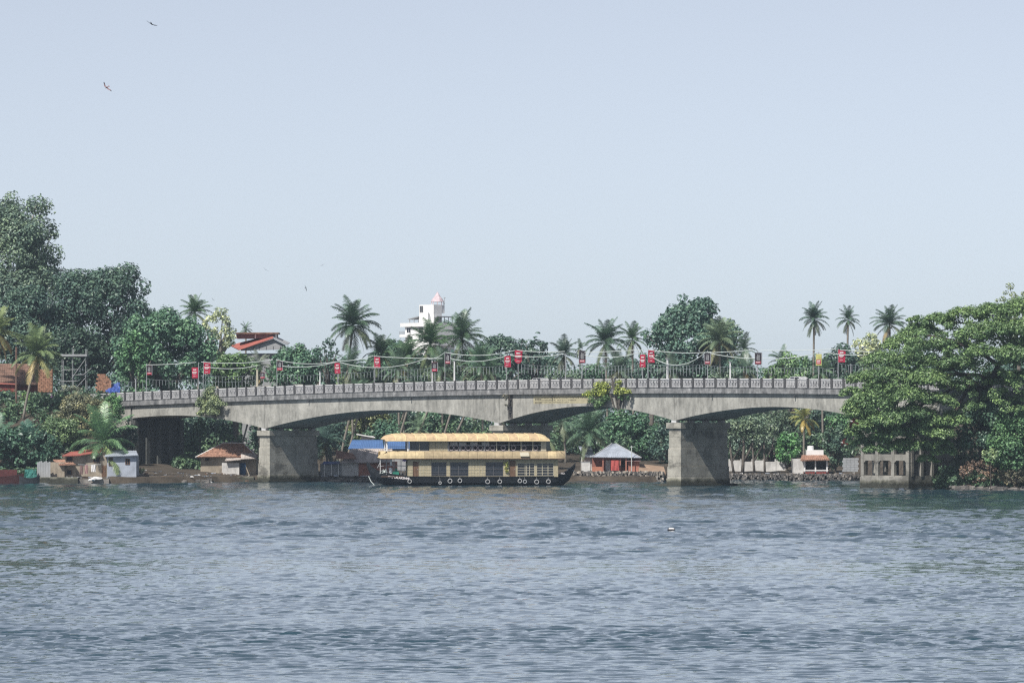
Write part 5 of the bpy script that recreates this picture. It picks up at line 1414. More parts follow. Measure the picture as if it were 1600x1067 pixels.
def palm(label, px, py, rad, base_px, Y, n=26, col=(0.052, 0.082, 0.036), dense=1.0, old=0.3, trunk=True, group='coconut palms', base_z=None, lean=0.0, tr=0.17):
    global PN
    PN += 1; r = random.Random(500+PN)
    k = Y/F
    bx = xt(base_px, Y); g = gz(bx, Y)-0.2 if base_z is None else base_z
    root = empty('coconut_palm', (bx, Y, g), 0, label, 'palm tree', group)
    top = Vector((xt(px, Y)-bx, lean, zt(py, Y)-g))
    if trunk:
        pts = []
        for i in range(9):
            s = i/8; p = Vector((top.x*(s**1.25), top.y*s, top.z*s)); pts.append(p)
        mb = MB(); mb.tube(pts, [tr*1.45]+[tr*1.05]*2+[tr]*5+[tr*0.95], 8); mb.build('trunk', M['palmbark'], root, smooth=True)
    sc = rad*k/4.1
    # (frond class, share) from the upright spear leaves down to the hanging old ones
    seq = [0, 0, 1, 1, 1, 2, 2, 2, 3, 3, 3, 3, 4, 4, 4, 4, 5, 5, 5]+([6]*4 if old > 0.25 else [])+([5, 6, 6] if old > 0.6 else [])
    n = int(n*1.35)
    seq = (seq*2)[:n] if n > len(seq) else r.sample(seq, n)
    for i, c in enumerate(seq):
        az = i*2.39996+r.uniform(-0.3, 0.3)
        o = link('frond', FR[c][r.randrange(2)], root, top+Vector((0, 0, 0.05*(6-c))), (0, r.uniform(-0.12, 0.12), az), (sc*r.uniform(0.85, 1.1),)*3)
        q = r.uniform(0.8, 1.2); w = (1.0 if c < 4 else 0.9)
        cc = (col[0]*q*w*(1+0.5*(c >= 5)), col[1]*q*w*(1+0.1*(c >= 5)), col[2]*q*w)
        cc = (cc[0]*0.74, cc[1]*0.82, cc[2]*1.08)
        if c == 6 and r.random() < 0.2: cc = (0.14, 0.11, 0.06)
        o.color = (*cc, 1)
    if trunk:
        for i in range(5):
            a = r.uniform(0, 2*PI); link('coconut', COCO, root, top+Vector((0.32*math.cos(a), 0.32*math.sin(a), -0.3-r.uniform(0, 0.25))))
    return root
P_Y = (0.085, 0.105, 0.042)
palm('coconut palm with a slender leaning trunk on the left bank beside the scaffold', 58, 556, 46, 36, 740, 24, P_Y, old=0.5)
palm('yellow green palm cut off by the left edge', -4, 522, 42, -6, 765, 22, (0.11, 0.125, 0.045))
palm('young trunkless palm arching over the riverside house', 160, 694, 62, 160, 719, 17, (0.070, 0.115, 0.048), old=0.0, trunk=False, base_z=zt(700, 719)-0.4)
palm('dark young palm at the left bank above the red hoarding', 45, 705, 46, 45, 726, 16, (0.03, 0.065, 0.042), old=0.0, trunk=False, base_z=zt(706, 726)-0.4)
palm('second young palm at the far left edge of the bank', -2, 690, 44, -4, 728, 14, (0.045, 0.085, 0.045), old=0.0, trunk=False, base_z=zt(698, 728)-0.4)
palm('palm with upright crown above the bushy tree at the left end of the bridge', 305, 490, 30, 312, 800, 22, old=0.2)
palm('drooping dry palm crown behind the bridge left of the red banners', 403, 574, 26, 405, 782, 18, (0.10, 0.105, 0.07), old=0.8)
palm('tiny far palm top above the red roofed house', 384, 516, 13, 384, 950, 16)
palm('tallest palm with a big round crown left of the white tower', 551, 510, 45, 530, 792, 30, (0.045, 0.07, 0.038), old=0.5, lean=1.5)
palm('lower palm to the right of the tallest palm', 596, 556, 36, 560, 796, 22, old=0.3)
palm('palm in front of the white tower base', 672, 540, 42, 612, 790, 26, old=0.7)
palm('palm with spiky crown right of the white tower', 722, 530, 44, 644, 795, 26, (0.052, 0.08, 0.04), old=0.4)
palm('small palm crown just left of the white tower palm', 636, 560, 34, 630, 800, 22)
palm('palm crown low behind the balustrade at mid bridge', 760, 585, 34, 700, 790, 20, (0.05, 0.08, 0.04))
palm('palm between the open crowned tree and the dark framed sign', 881, 556, 30, 884, 815, 22, (0.05, 0.07, 0.045), old=0.5)
palm('tiny far palm above the dark framed sign', 906, 546, 14, 906, 900, 14)
palm('large palm left of the two red banners right of centre', 946, 536, 40, 950, 800, 26, (0.045, 0.07, 0.04), old=0.6)
palm('slimmer palm beside the large dome tree', 988, 532, 28, 990, 820, 20, old=0.3)
palm('drooping palm low behind the bridge right of centre', 966, 580, 34, 968, 790, 18, (0.065, 0.085, 0.05), old=0.8)
palm('pale palm in front of the right half of the large dome tree', 1124, 534, 40, 1128, 795, 24, (0.085, 0.105, 0.055), old=0.4)
palm('small palm right of the large dome tree', 1162, 548, 26, 1164, 810, 18, (0.06, 0.08, 0.045))
palm('leftmost of the three tall palms with a shaggy hanging crown', 1272, 500, 26, 1270, 830, 28, (0.042, 0.066, 0.04), old=0.9)
palm('middle of the three tall palms with a thin open crown', 1325, 501, 23, 1322, 840, 18, (0.045, 0.07, 0.04), old=0.3)
palm('rightmost of the three tall palms with the fullest crown', 1390, 508, 32, 1392, 830, 26, (0.05, 0.075, 0.042), old=0.5)
palm('low palm behind the yellow sign on the bridge', 1284, 585, 30, 1286, 790, 18, (0.07, 0.10, 0.05), old=0.3)
palm('feathery palm at the right end of the balustrade', 1362, 578, 28, 1364, 780, 16, (0.075, 0.10, 0.055), old=0.4)
palm('leaning palm with arching fronds right of the houseboat', 921, 678, 44, 908, 752, 22, (0.055, 0.085, 0.045), old=0.4)
palm('palm partly hidden behind the right end of the houseboat roof', 850, 684, 40, 846, 755, 18, (0.06, 0.09, 0.045), old=0.3)
palm('yellowing palm under the right hand span', 1256, 655, 28, 1256, 775, 16, (0.15, 0.14, 0.04), old=0.6)
palm('dark palm beside the left pier right of its shaded face', 510, 690, 34, 512, 745, 16, (0.035, 0.06, 0.04), old=0.5)
palm('pale palm frond cluster under the second span', 655, 672, 26, 652, 775, 14, (0.10, 0.13, 0.07), old=0.2)
palm('palm with pale fronds between the houseboat roof end and the leaning palm', 880, 660, 30, 884, 775, 16, (0.06, 0.09, 0.05))
palm('leaning pale trunked palm left of the blue roofed shed', 556, 618, 30, 530, 765, 14, (0.05, 0.075, 0.04), old=0.2)
palm('second leaning palm left of the blue roofed shed', 572, 612, 26, 541, 768, 12, (0.05, 0.075, 0.04), old=0.2)
palm('palm with a long leaning trunk above the houseboat roof', 650, 600, 30, 616, 778, 14, (0.05, 0.075, 0.04), old=0.2)
palm('palm with a leaning trunk nearest the middle pier', 716, 612, 30, 684, 778, 14, (0.05, 0.075, 0.04), old=0.2)

palm('broad palm crown low between the small red banner and the tall pole', 548, 575, 34, 552, 785, 18, (0.06, 0.085, 0.05), old=0.4)
palm('palm low behind the balustrade right of the tall pole', 622, 580, 34, 624, 785, 18, (0.065, 0.09, 0.05), old=0.4)
palm('palm low behind the balustrade below the tower palms', 690, 578, 32, 692, 782, 18, (0.06, 0.088, 0.05), old=0.3)
palm('palm fronds spreading just above the rail left of the shield banner pair', 752, 572, 36, 755, 782, 18, (0.06, 0.095, 0.05), old=0.2)
palm('palm low behind the rail under the thick whitewashed post', 1050, 582, 30, 1052, 785, 16, (0.07, 0.09, 0.055), old=0.5)
palm('palm low behind the rail left of the dark sign against the sky', 1165, 580, 30, 1168, 785, 16, (0.06, 0.085, 0.05), old=0.4)
palm('small palm beside the bright low shrub tree on the right half', 1222, 566, 24, 1224, 800, 16, (0.06, 0.085, 0.05), old=0.4)
# --- the wood that closes the view far behind, one mass
r = np.random.default_rng(5)
cs = []; rs = []
for i in range(1500):
    px = r.uniform(-160, 1760); Y = r.uniform(862, 900)
    topz = zt(np.interp(px, [-160, 200, 330, 450, 560, 620, 700, 780, 850, 895, 920, 1000, 1150, 1200, 1240, 1400, 1760], [520, 545, 560, 560, 552, 545, 545, 540, 548, 568, 568, 552, 552, 578, 566, 555, 540]), Y)
    cs.append((xt(px, Y), Y, 3+(max(3, topz-1.0)-3)*r.beta(1.6, 1.0))); rs.append(r.uniform(1.0, 2.0))
P, Nn = crown_points(cs, rs, 3.0, 0.55, r, 0.9); V, Q = leaf_quads(P, Nn, 0.55, r, 0.7)
o = link('distant_wood', mesh_np('distant_wood', V, Q, M['leaf'])); o.color = (*G_BLUE, 1); tag(o, 'distant dark wood closing the view behind all the trees', kind='stuff')
cs = []; rs = []
for i in range(520):
    px = r.uniform(200, 1420); Y = r.uniform(772, 850)
    cs.append((xt(px, Y), Y, gz(xt(px, Y), Y)+r.uniform(0.3, 5.5))); rs.append(r.uniform(0.9, 1.9))
for i in range(260):
    px = r.uniform(-120, 200); Y = r.uniform(738, 775)
    cs.append((xt(px, Y), Y, gz(xt(px, Y), Y)+r.uniform(0.1, 1.2))); rs.append(r.uniform(0.6, 1.2))
for i in range(420):
    px = r.uniform(-120, 200); Y = r.uniform(717.5, 748)
    if Y < 723 and px > 75: continue
    cs.append((xt(px, Y), Y, gz(xt(px, Y), Y)+r.uniform(0.0, 0.7))); rs.append(r.uniform(0.5, 1.0))
for i in range(420):
    px = r.uniform(275, 330); Y = r.uniform(744, 768)
    cs.append((xt(px, Y), Y, gz(xt(px, Y), Y)+r.uniform(0.0, 0.9))); rs.append(r.uniform(0.4, 0.9))
for i in range(260):
    px = r.uniform(1490, 1660); Y = r.uniform(626.5, 631)
    cs.append((xt(px, Y), Y, gz(xt(px, Y), Y)+r.uniform(0.1, 1.4))); rs.append(r.uniform(0.35, 0.7))
for i in range(150):
    x = r.uniform(53.8, 57.0); Y = r.uniform(629, 662)
    cs.append((x, Y, max(0.2, gz(x, Y))+r.uniform(0.0, 1.2))); rs.append(r.uniform(0.35, 0.7))
for i in range(420):
    px = r.uniform(1496, 1760); Y = r.uniform(628.5, 668)
    cs.append((xt(px, Y), Y, gz(xt(px, Y), Y)+r.uniform(0.1, 2.0))); rs.append(r.uniform(0.6, 1.2))
P, Nn = crown_points(cs, rs, 4.0, 0.42, r, 0.9); V, Q = leaf_quads(P, Nn, 0.42, r)
o = link('undergrowth', mesh_np('undergrowth', V, Q, M['leaf'])); o.color = (0.035, 0.06, 0.038, 1); tag(o, 'tangled dark undergrowth covering the banks', kind='stuff')

# ------------------------------------------------------------------ houseboat
YBT = 683.0; S = F/YBT     # px per metre
M['mat'] = plain('woven_palm_mat', (0.43, 0.375, 0.25), 0.85, 0.22, 5.0, 0.4)
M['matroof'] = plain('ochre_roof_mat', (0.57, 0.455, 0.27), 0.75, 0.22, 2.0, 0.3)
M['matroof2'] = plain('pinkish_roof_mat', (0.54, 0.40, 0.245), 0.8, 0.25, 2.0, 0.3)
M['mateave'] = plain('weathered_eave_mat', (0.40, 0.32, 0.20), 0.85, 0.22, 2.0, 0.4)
M['hull'] = plain('black_hull_planks', (0.014, 0.017, 0.021), 0.55, 0.35, 1.0, 0.15, stretch=(0.3, 1, 2))
M['seam'] = plain('pale_roof_seam', (0.80, 0.62, 0.36), 0.8, 0.1, 2, 0)
M['creamwood'] = plain('cream_painted_wood', (0.52, 0.48, 0.37), 0.7, 0.12, 1.5, 0.1)
M['whitehoop'] = plain('white_rubber', (0.38, 0.38, 0.38), 0.7, 0.15, 2, 0)
BW = 4.6                        # beam
bt = empty('houseboat', at(738, 758.5, YBT), math.radians(5), 'two storey kerala houseboat with ochre mat roofs and a black hull before the middle pier', 'houseboat')
bt.location.z = 0.0
def X(px): return (px-738)/S
def Z(py): return (758.5-py)/S
# hull
st_px = [574.5, 577, 582, 590, 600, 615, 640, 700, 800, 862, 874, 884, 893, 899, 902.5]
sheer = [721.0, 724, 730, 735, 738, 741, 744.5, 745, 745, 744.5, 743, 739.5, 734, 728, 724]
keel = [727, 735, 745, 752.5, 757, 761, 762, 762, 762, 762, 761, 757.5, 750, 738, 729]
half = [0.08, 0.30, 0.65, 1.10, 1.45, 1.85, 2.2, 2.35, 2.35, 2.2, 1.85, 1.35, 0.85, 0.40, 0.08]
vs = []; fs = []
for px, sh, ke, hf in zip(st_px, sheer, keel, half):
    x = X(px); zs_ = Z(sh); zk = Z(ke); c = BW/2
    vs += [(x, c-hf, zs_), (x, c-hf*0.93, zk+(zs_-zk)*0.45), (x, c-hf*0.55, zk+(zs_-zk)*0.06), (x, c, zk-0.02), (x, c+hf*0.55, zk+(zs_-zk)*0.06), (x, c+hf*0.93, zk+(zs_-zk)*0.45), (x, c+hf, zs_),
           (x, c+hf*0.86, zs_-0.003), (x, c+hf*0.84, zs_-(0.30 if 590 < px < 890 else 0.06)), (x, c-hf*0.84, zs_-(0.30 if 590 < px < 890 else 0.06)), (x, c-hf*0.86, zs_-0.003)]
n = 11
for i in range(len(st_px)-1):
    for j in range(n):
        j2 = (j+1) % n; fs.append((i*n+j, i*n+j2, (i+1)*n+j2, (i+1)*n+j))
fs.append(tuple(range(n))); fs.append(tuple((len(st_px)-1)*n+j for j in range(n-1, -1, -1)))
mb = MB(); mb.add(vs, fs); hull = mb.build('hull', M['hull'], bt)
# gunwale plank and brass stem caps
c = BW/2
for sgn in (-1, 1):
    mb = MB(); mb.tube([(X(p), c+sgn*(h+0.02), Z(s_)) for p, s_, h in zip(st_px, sheer, half)], 0.05, 5); mb.build('gunwale', M['hull'], hull)
mb = MB(); mb.tube([(X(886), c-1.15, Z(740)), (X(891), c-0.8, Z(731.5)), (X(895), c-0.62, Z(732)), (X(901), c-0.25, Z(738))], 0.045, 5); mb.build('prow_rope', M['steel'], hull)
mb = MB(); mb.tube([(X(577), c-0.35, Z(744)), (X(580.5), c-0.6, Z(752)), (X(586), c-0.9, Z(758))], 0.05, 5); mb.build('anchor_rope', M['rope'], hull)
# tyres hung along the hull
for px, py, R in ((640, 752, 0.24), (687.5, 754.5, 0.17), (703, 751.5, 0.27), (718.5, 751, 0.25), (762, 752.5, 0.27), (781, 752.5, 0.25), (812.5, 751.5, 0.24), (820.5, 752.5, 0.22), (839, 753, 0.27), (857.5, 752.5, 0.26)):
    hf = np.interp(px, st_px, half)
    mb = MB(); mb.torus((X(px), c-hf-0.075, Z(py)), R, 0.066, 'y', 16, 6)
    o = mb.build('tyre_fender', M['whitehoop'] if px not in (820.5,) else M['greypaint'], bt, smooth=True)
    mb = MB(); mb.tube([(X(px), c-hf-0.07, Z(py)+R), (X(px)-0.05, c-hf-0.06, Z(745.5))], 0.022, 4); mb.build('fender_rope', M['greypaint'], o)
# deck, ceilings and dark interior
mb = MB(); mb.box(X(596), X(872), 0.25, BW-0.25, Z(745), Z(744)); mb.build('lower_deck', M['wood'], bt)
mb = MB(); mb.box(X(602), X(872), 0.1, BW-0.1, Z(707.5), Z(705.2)); mb.build('upper_deck', M['wood'], bt)
# lower cabin walls: pieces between the openings
def wall_run(y0, y1, z0, z1, px0, px1, openings, mat, parent, name='wall_panel'):
    """openings: (px0, px1, py_bottom, py_top)"""
    xs_ = px0
    for (a, b, pb, pt) in openings+[(px1, None, 0, 0)]:
        if a > xs_+0.05:
            x = xs_
            nn = max(1, round((a-xs_)/9.0))
            for q in range(nn):
                m_ = MB(); u0, u1 = X(x+(a-x)*0 if nn == 1 else xs_+(a-xs_)*q/nn), X(a if nn == 1 else xs_+(a-xs_)*(q+1)/nn)
                m_.box(u0+0.012, u1-0.012, y0, y1, z0, z1); m_.build(name, mat, parent)
        if b is None: break
        if Z(pt) < z1-0.02:
            m_ = MB(); m_.box(X(a)+0.012, X(b)-0.012, y0+0.004, y1-0.004, Z(pt), z1); m_.build(name, mat, parent)
        if Z(pb) > z0+0.02:
            m_ = MB(); m_.box(X(a)+0.012, X(b)-0.012, y0+0.004, y1-0.004, z0, Z(pb)); m_.build(name, mat, parent)
        xs_ = b
low_open = [(645, 654, 745, 721), (674, 697.5, 743.5, 722), (703.5, 732, 743.5, 722), (759, 786.5, 743.5, 722), (796.5, 806, 745, 719), (808.5, 836, 743.5, 723.5), (839, 866, 743.5, 723.5)]
wall_run(0.18, 0.28, Z(745), Z(716), 637, 873, low_open, M['mat'], bt)
wall_run(BW-0.28, BW-0.18, Z(745), Z(716), 637, 873, [(674, 697.5, 743.5, 722), (703.5, 732, 743.5, 722), (759, 786.5, 743.5, 722), (810, 866, 743.5, 723.5)], M['mat'], bt)
mb = MB(); mb.box(X(637), X(637)+0.1, 0.281, BW-0.281, Z(745), Z(716)); mb.build('end_wall', M['mat'], bt)
mb = MB(); mb.box(X(873)-0.1, X(873), 0.281, BW-0.281, Z(745), Z(716)); mb.build('end_wall', M['creamwood'], bt)
for px in (700, 735, 772, 795, 837):
    mb = MB(); mb.box(X(px)-0.05, X(px)+0.05, 0.29, BW-0.29, Z(744), Z(716.5)); mb.build('partition', M['wood'], bt)
# horizontal and vertical battens of the mat walls
mb = MB()
for py in (716.7, 721, 725.3, 729.6, 733.9, 738.2, 742.5):
    for a, b in ((637, 645), (654, 674), (697.5, 703.5), (732, 759), (786.5, 796.5)):
        mb.box(X(a)+0.02, X(b)-0.02, 0.155, 0.178, Z(py)-0.02, Z(py)+0.02)
for px in np.arange(657, 796, 4.4):
    if any(a-1 < px < b+1 for a, b, _, _ in low_open): continue
    mb.box(X(px)-0.02, X(px)+0.02, 0.150, 0.176, Z(745), Z(716.2))
mb.build('battens', M['creamwood'], bt)
def boat_window(px0, px1, py0, py1, y, fm, mull, rails, curtain=None):
    w = MB(); f = 0.06; x0, x1, z0, z1 = X(px0), X(px1), Z(py0), Z(py1)
    w.box(x0, x0+f, y-0.03, y+0.09, z0, z1); w.box(x1-f, x1, y-0.03, y+0.09, z0, z1); w.box(x0+f, x1-f, y-0.03, y+0.09, z1-f, z1); w.box(x0+f, x1-f, y-0.05, y+0.09, z0, z0+f)
    for q in mull: w.box(X(q)-0.035, X(q)+0.035, y-0.02, y+0.07, z0+f, z1-f)
    for q in rails: w.box(x0+f, x1-f, y-0.015, y+0.05, Z(q)-0.025, Z(q)+0.025)
    o = w.build('window', fm, bt)
    p = MB(); p.box(x0+f, x1-f, y+0.055, y+0.065, z0+f, z1-f); p.build('pane', M['glass'], o)
    if curtain:
        k = MB(); n_ = 9; a, b = X(curtain[0]), X(curtain[1])
        pts = [(a+(b-a)*i/n_, y+0.13+0.04*(i % 2)) for i in range(n_+1)]
        k.add([(q[0], q[1]-0.09, z0+f) for q in pts]+[(q[0], q[1]-0.09, z1-f) for q in pts], [(i, i+1, n_+2+i, n_+1+i) for i in range(n_)])
        k.build('curtain', M['greypaint'], o)
    return o
boat_window(674, 697.5, 743.5, 722, 0.2, M['darksteel'], (685.5,), (738, 741), None)
boat_window(703.5, 732, 743.5, 722, 0.2, M['darksteel'], (716.5,), (733, 739), None)
boat_window(759, 786.5, 743.5, 722, 0.2, M['darksteel'], (771.5,), (733, 739), None)
boat_window(808.5, 836, 743.5, 723.5, 0.2, M['creamwood'], (821, 823.5, 828), (727, 731, 735, 739))
boat_window(839, 866, 743.5, 723.5, 0.2, M['creamwood'], (848, 857), (727, 731, 735, 739))
for px0, px1, pt in ((645, 654, 721), (796.5, 806, 719)):
    mb = MB(); mb.box(X(px0)+0.03, X(px1)-0.03, 0.21, 0.26, Z(744.5), Z(pt)-0.05); mb.box(X(px0)+0.005, X(px0)+0.05, 0.16, 0.262, Z(744.5), Z(pt)); mb.box(X(px1)-0.05, X(px1)-0.005, 0.16, 0.262, Z(744.5), Z(pt))
    o = mb.build('door', M['wood'], bt)
    mb = MB(); mb.box(X(px1)-0.14, X(px1)-0.09, 0.17, 0.21, Z(734), Z(732)); mb.build('handle', M['steel'], o)
# skirt roof, mat by mat
def eave_ring(px, out, endk=1.0):
    z0, z1 = Z(716.3), Z(705.0)
    ring = []
    for a in np.linspace(0, PI/2, 5):
        ring.append((0.35-out*math.sin(a)*1.0, z1-(z1-z0)*(1-math.cos(a))))
    return ring
seg = list(np.linspace(594, 884, 22))
for i in range(len(seg)-1):
    a, b = seg[i], seg[i+1]
    for side in (0, 1):
        mb = MB(); vs = []; fs = []; xs5 = np.linspace(a+0.15, b-0.15, 5)
        for px in xs5:
            endf = 1.0
            e = min(px-592, 886-px)/16.0
            if e < 1: endf = 0.55+0.45*math.sqrt(max(0, 1-(1-e)**2))
            bulge = 0.03*math.sin(PI*(px-a)/(b-a))
            rg = eave_ring(px, 0.72*endf+bulge)
            for th in (0, 1):
                for (y, z) in (rg if th == 0 else reversed(rg)):
                    yy_ = y+0.04*th; zz_ = z-0.05*th+(bulge if th == 0 else 0)
                    vs.append((X(px), yy_ if side == 0 else BW-yy_, zz_))
        m_ = 10
        for q in range(4):
            for j in range(m_): fs.append((q*m_+j, q*m_+(j+1) % m_, (q+1)*m_+(j+1) % m_, (q+1)*m_+j))
        fs.append(tuple(range(m_))); fs.append(tuple(4*m_+j for j in range(m_-1, -1, -1)))
        mb.add(vs, fs)
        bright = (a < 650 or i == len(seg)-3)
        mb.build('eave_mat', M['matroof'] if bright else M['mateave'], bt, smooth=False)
mb = MB(); mb.tube([(X(594), -0.40, Z(716.8)), (X(884), -0.40, Z(716.8))], 0.045, 6); mb.build('eave_pole', M['wood'], bt)
# front and rear visor of the skirt roof
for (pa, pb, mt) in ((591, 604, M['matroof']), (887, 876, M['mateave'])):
    mb = MB(); vs = []; fs = []
    ny_ = 9
    for j in range(ny_):
        y = -0.2+(BW+0.4)*j/(ny_-1); u = abs(2*j/(ny_-1)-1)
        for (f, z) in ((0, Z(716)+0.10*(1-u*u)), (0.45, Z(710.5)+0.14*(1-u*u)), (1, Z(705)+0.02)):
            vs.append((X(pa)+(X(pb)-X(pa))*(f if f else 0.25*u*u), y, z)); vs.append((X(pa)+(X(pb)-X(pa))*(f if f else 0.25*u*u)+0.03, y, z-0.06))
    for j in range(ny_-1):
        b = j*6
        for (p, q) in ((0, 2), (2, 4)):
            fs.append((b+p, b+q, b+6+q, b+6+p)); fs.append((b+p+1, b+p+7, b+q+7, b+q+1))
        fs.append((b, b+6, b+7, b+1)); fs.append((b+4, b+5, b+11, b+10))
    mb.add(vs, fs); mb.build('visor_mat', mt, bt)
mb = MB()
mb.hexa([(X(813), -0.46, Z(713.3)), (X(827), -0.46, Z(713.3)), (X(827), -0.15, Z(707)), (X(813), -0.15, Z(707)), (X(813), -0.58, Z(712.8)), (X(827), -0.58, Z(712.8)), (X(826), -0.28, Z(706.4)), (X(812), -0.28, Z(706.4))])
mb.build('air_vent_flap', M['creamwood'], bt)
# upper storey
mb = MB()
z0, z1 = Z(705), Z(688.6)
wall_run(0.45, 0.55, z0, z1, 671, 700, [], M['mat'], bt)
wall_run(BW-0.55, BW-0.45, z0, z1, 660, 700, [], M['mat'], bt)
mb = MB()
for py in (690, 694, 698, 702): mb.box(X(671.3), X(699.7), 0.425, 0.448, Z(py)-0.02, Z(py)+0.02)
for px in (675, 680, 685.5, 690, 695): mb.box(X(px)-0.02, X(px)+0.02, 0.42, 0.445, z0, z1)
mb.build('battens', M['creamwood'], bt)
mb = MB(); mb.box(X(671)+0.02, X(671)+0.1, 0.56, BW-0.56, z0, z1); mb.build('partition', M['mat'], bt)
mb = MB(); mb.box(X(699)-0.1, X(699)-0.02, 0.56, BW-0.56, z0, z1); mb.build('partition', M['mat'], bt)
mb = MB(); mb.box(X(846), X(854.5), 0.45, 0.55, z0, z1); mb.build('wall_panel', M['creamwood'], bt)
mb = MB(); mb.box(X(853.5), X(854.5), 0.56, BW-0.45, z0, z1); mb.build('end_wall', M['creamwood'], bt)
mb = MB(); mb.box(X(846), X(854.5), BW-0.55, BW-0.45, z0, z1); mb.build('wall_panel', M['creamwood'], bt)
mb = MB(); mb.box(X(640.5), X(670), 0.47, 0.50, Z(704), Z(689.5)); g_ = mb.build('side_window', M['glass'], bt)
mb = MB(); mb.box(X(640), X(670.5), 0.44, 0.53, Z(705), Z(704)); mb.box(X(640), X(640.6), 0.44, 0.53, Z(704), z1); mb.box(X(655), X(655.6), 0.445, 0.525, Z(704), z1); mb.build('window_frame', M['creamwood'], g_)
for px in (604.5, 637.5):
    for y in (0.5, BW-0.5):
        mb = MB(); mb.box(X(px)-0.10, X(px)+0.10, y-0.09, y+0.09, z0, Z(687.6)); mb.build('post', M['whitepaint'], bt)
for py in (698, 701.5):
    mb = MB()
    for y in (0.5, BW-0.5): mb.tube([(X(605), y, Z(py)), (X(637), y, Z(py))], 0.035, 5)
    mb.tube([(X(604.5), 0.5, Z(py)), (X(604.5), BW-0.5, Z(py))], 0.035, 5); mb.build('deck_rail', M['darksteel'], bt)
# ring balustrade
mb = MB()
for py in (690.2, 695.5, 704.2): mb.box(X(700), X(846), 0.46, 0.54, Z(py)-0.03, Z(py)+0.03)
mb.build('balustrade_rail', M['greypaint'], bt)
mb = MB()
for py in (695.5, 704.2): mb.box(X(700), X(846), BW-0.54, BW-0.46, Z(py)-0.03, Z(py)+0.03)
mb.build('balustrade_rail', M['greypaint'], bt)
for px in (700.5, 719, 738, 757, 776.5, 796, 815, 833.5):
    for ya, yb in ((0.44, 0.56), (BW-0.56, BW-0.44)):
        mb = MB(); mb.box(X(px)-0.06, X(px)+0.06, ya, yb, z0, z1); mb.build('post', M['creamwood'] if px > 770 else M['greypaint'], bt)
ring_me = MB(); ring_me.torus((0, 0, 0), 0.30, 0.045, 'y', 14, 5)
ro = None
for px in (705.5, 713.5, 724, 732, 743, 751, 762, 770.5, 787, 803, 819.5, 838):
    if ro is None: ro = ring_me.build('balustrade_ring', plain('maroon_white_ring', (0.42, 0.36, 0.38), 0.6, 0.3, 4, 0), bt); o = ro
    else: o = ro.copy(); C.objects.link(o)
    o.location = (X(px), 0.5, Z(699.8))
mb = MB(); mb.box(X(702), X(844), BW/2-0.1, BW/2, z0, z1); mb.build('saloon_screen', plain('dark_maroon_screen', (0.05, 0.03, 0.04), 0.8, 0.4, 2, 0), bt)
for px in (710, 724, 742, 760):
    mb = MB(); mb.box(X(px)-0.5, X(px)+0.5, 1.3, 1.35, Z(696.5), Z(691)); mb.build('bolster', M['cloth'], bt)
mb = MB()
mb.box(X(642), X(668), 1.2, 3.2, z0, Z(702.5)); mb.box(X(643), X(647.5), 1.0, 1.5, Z(702.4), Z(699.5)); mb.build('day_bed', M['cloth'], bt)
# barrel roof in overlapping mats with pale seams
def roof_z(px, u):
    """height of the roof at a photo column and across the beam (u from -1 to 1)"""
    a = (px-601.5)/30.0; b = (860-px)/16.0
    e = 1.0
    if a < 1: e *= math.sqrt(max(0.0, 1-(1-a)**2))*0.92+0.08
    if b < 1: e *= math.sqrt(max(0.0, 1-(1-b)**2))*0.75+0.25
    return Z(688.4)+(Z(677.3)-Z(688.4))*e*math.sqrt(max(0, 1-abs(u)**2.4))-0.0
segs = list(np.linspace(602, 859.5, 17))
HB = BW/2+0.2
for i in range(len(segs)-1):
    a, b = segs[i]+0.12, segs[i+1]-0.12
    mb = MB(); vs = []; fs = []; nu = 15; nxp = 4
    for th in (0, 1):
        for ip in range(nxp+1):
            px = a+(b-a)*ip/nxp; bul = 0.05*math.sin(PI*ip/nxp)
            for j in range(nu):
                u = 2*j/(nu-1)-1
                u2 = math.sin(u*PI/2)
                slant = -0.5*(1-abs(u2))
                vs.append((X(px)+slant, BW/2+u2*(HB+bul*0.4), roof_z(px, u2)+bul*(1-u2*u2)**0.3-0.09*th))
    N1 = (nxp+1)*nu
    for ip in range(nxp):
        for j in range(nu-1):
            q = (ip*nu+j, ip*nu+j+1, (ip+1)*nu+j+1, (ip+1)*nu+j); fs.append(q); fs.append(tuple(N1+v for v in reversed(q)))
    for ip in range(nxp):
        fs.append((ip*nu, (ip+1)*nu, N1+(ip+1)*nu, N1+ip*nu)); fs.append((ip*nu+nu-1, N1+ip*nu+nu-1, N1+(ip+1)*nu+nu-1, (ip+1)*nu+nu-1))
    for j in range(nu-1):
        fs.append((j, N1+j, N1+j+1, j+1)); fs.append((nxp*nu+j, nxp*nu+j+1, N1+nxp*nu+j+1, N1+nxp*nu+j))
    mb.add(vs, fs); mb.build('roof_mat', M['matroof'] if i % 2 else M['matroof2'], bt)
    if i:
        sm = MB(); px = segs[i]
        sm.tube([(X(px)-0.5*(1-abs(math.sin(u*PI/2))), BW/2+math.sin(u*PI/2)*(HB+0.02), roof_z(px, math.sin(u*PI/2))+0.02) for u in np.linspace(-1, 1, 15)], 0.05, 5); sm.build('roof_seam', M['seam'], bt)
for y in (BW/2-HB-0.01, BW/2+HB+0.01):
    mb = MB(); mb.tube([(X(602), y, Z(688.8)), (X(859.5), y, Z(688.8))], 0.07, 6); mb.build('roof_edge_pole', M['seam'], bt)
for px in np.linspace(612, 850, 9):
    mb = MB(); mb.box(X(px)-0.05, X(px)+0.05, 0.0, BW, Z(688.5), Z(688.5)+0.1); mb.build('roof_beam', M['wood'], bt)
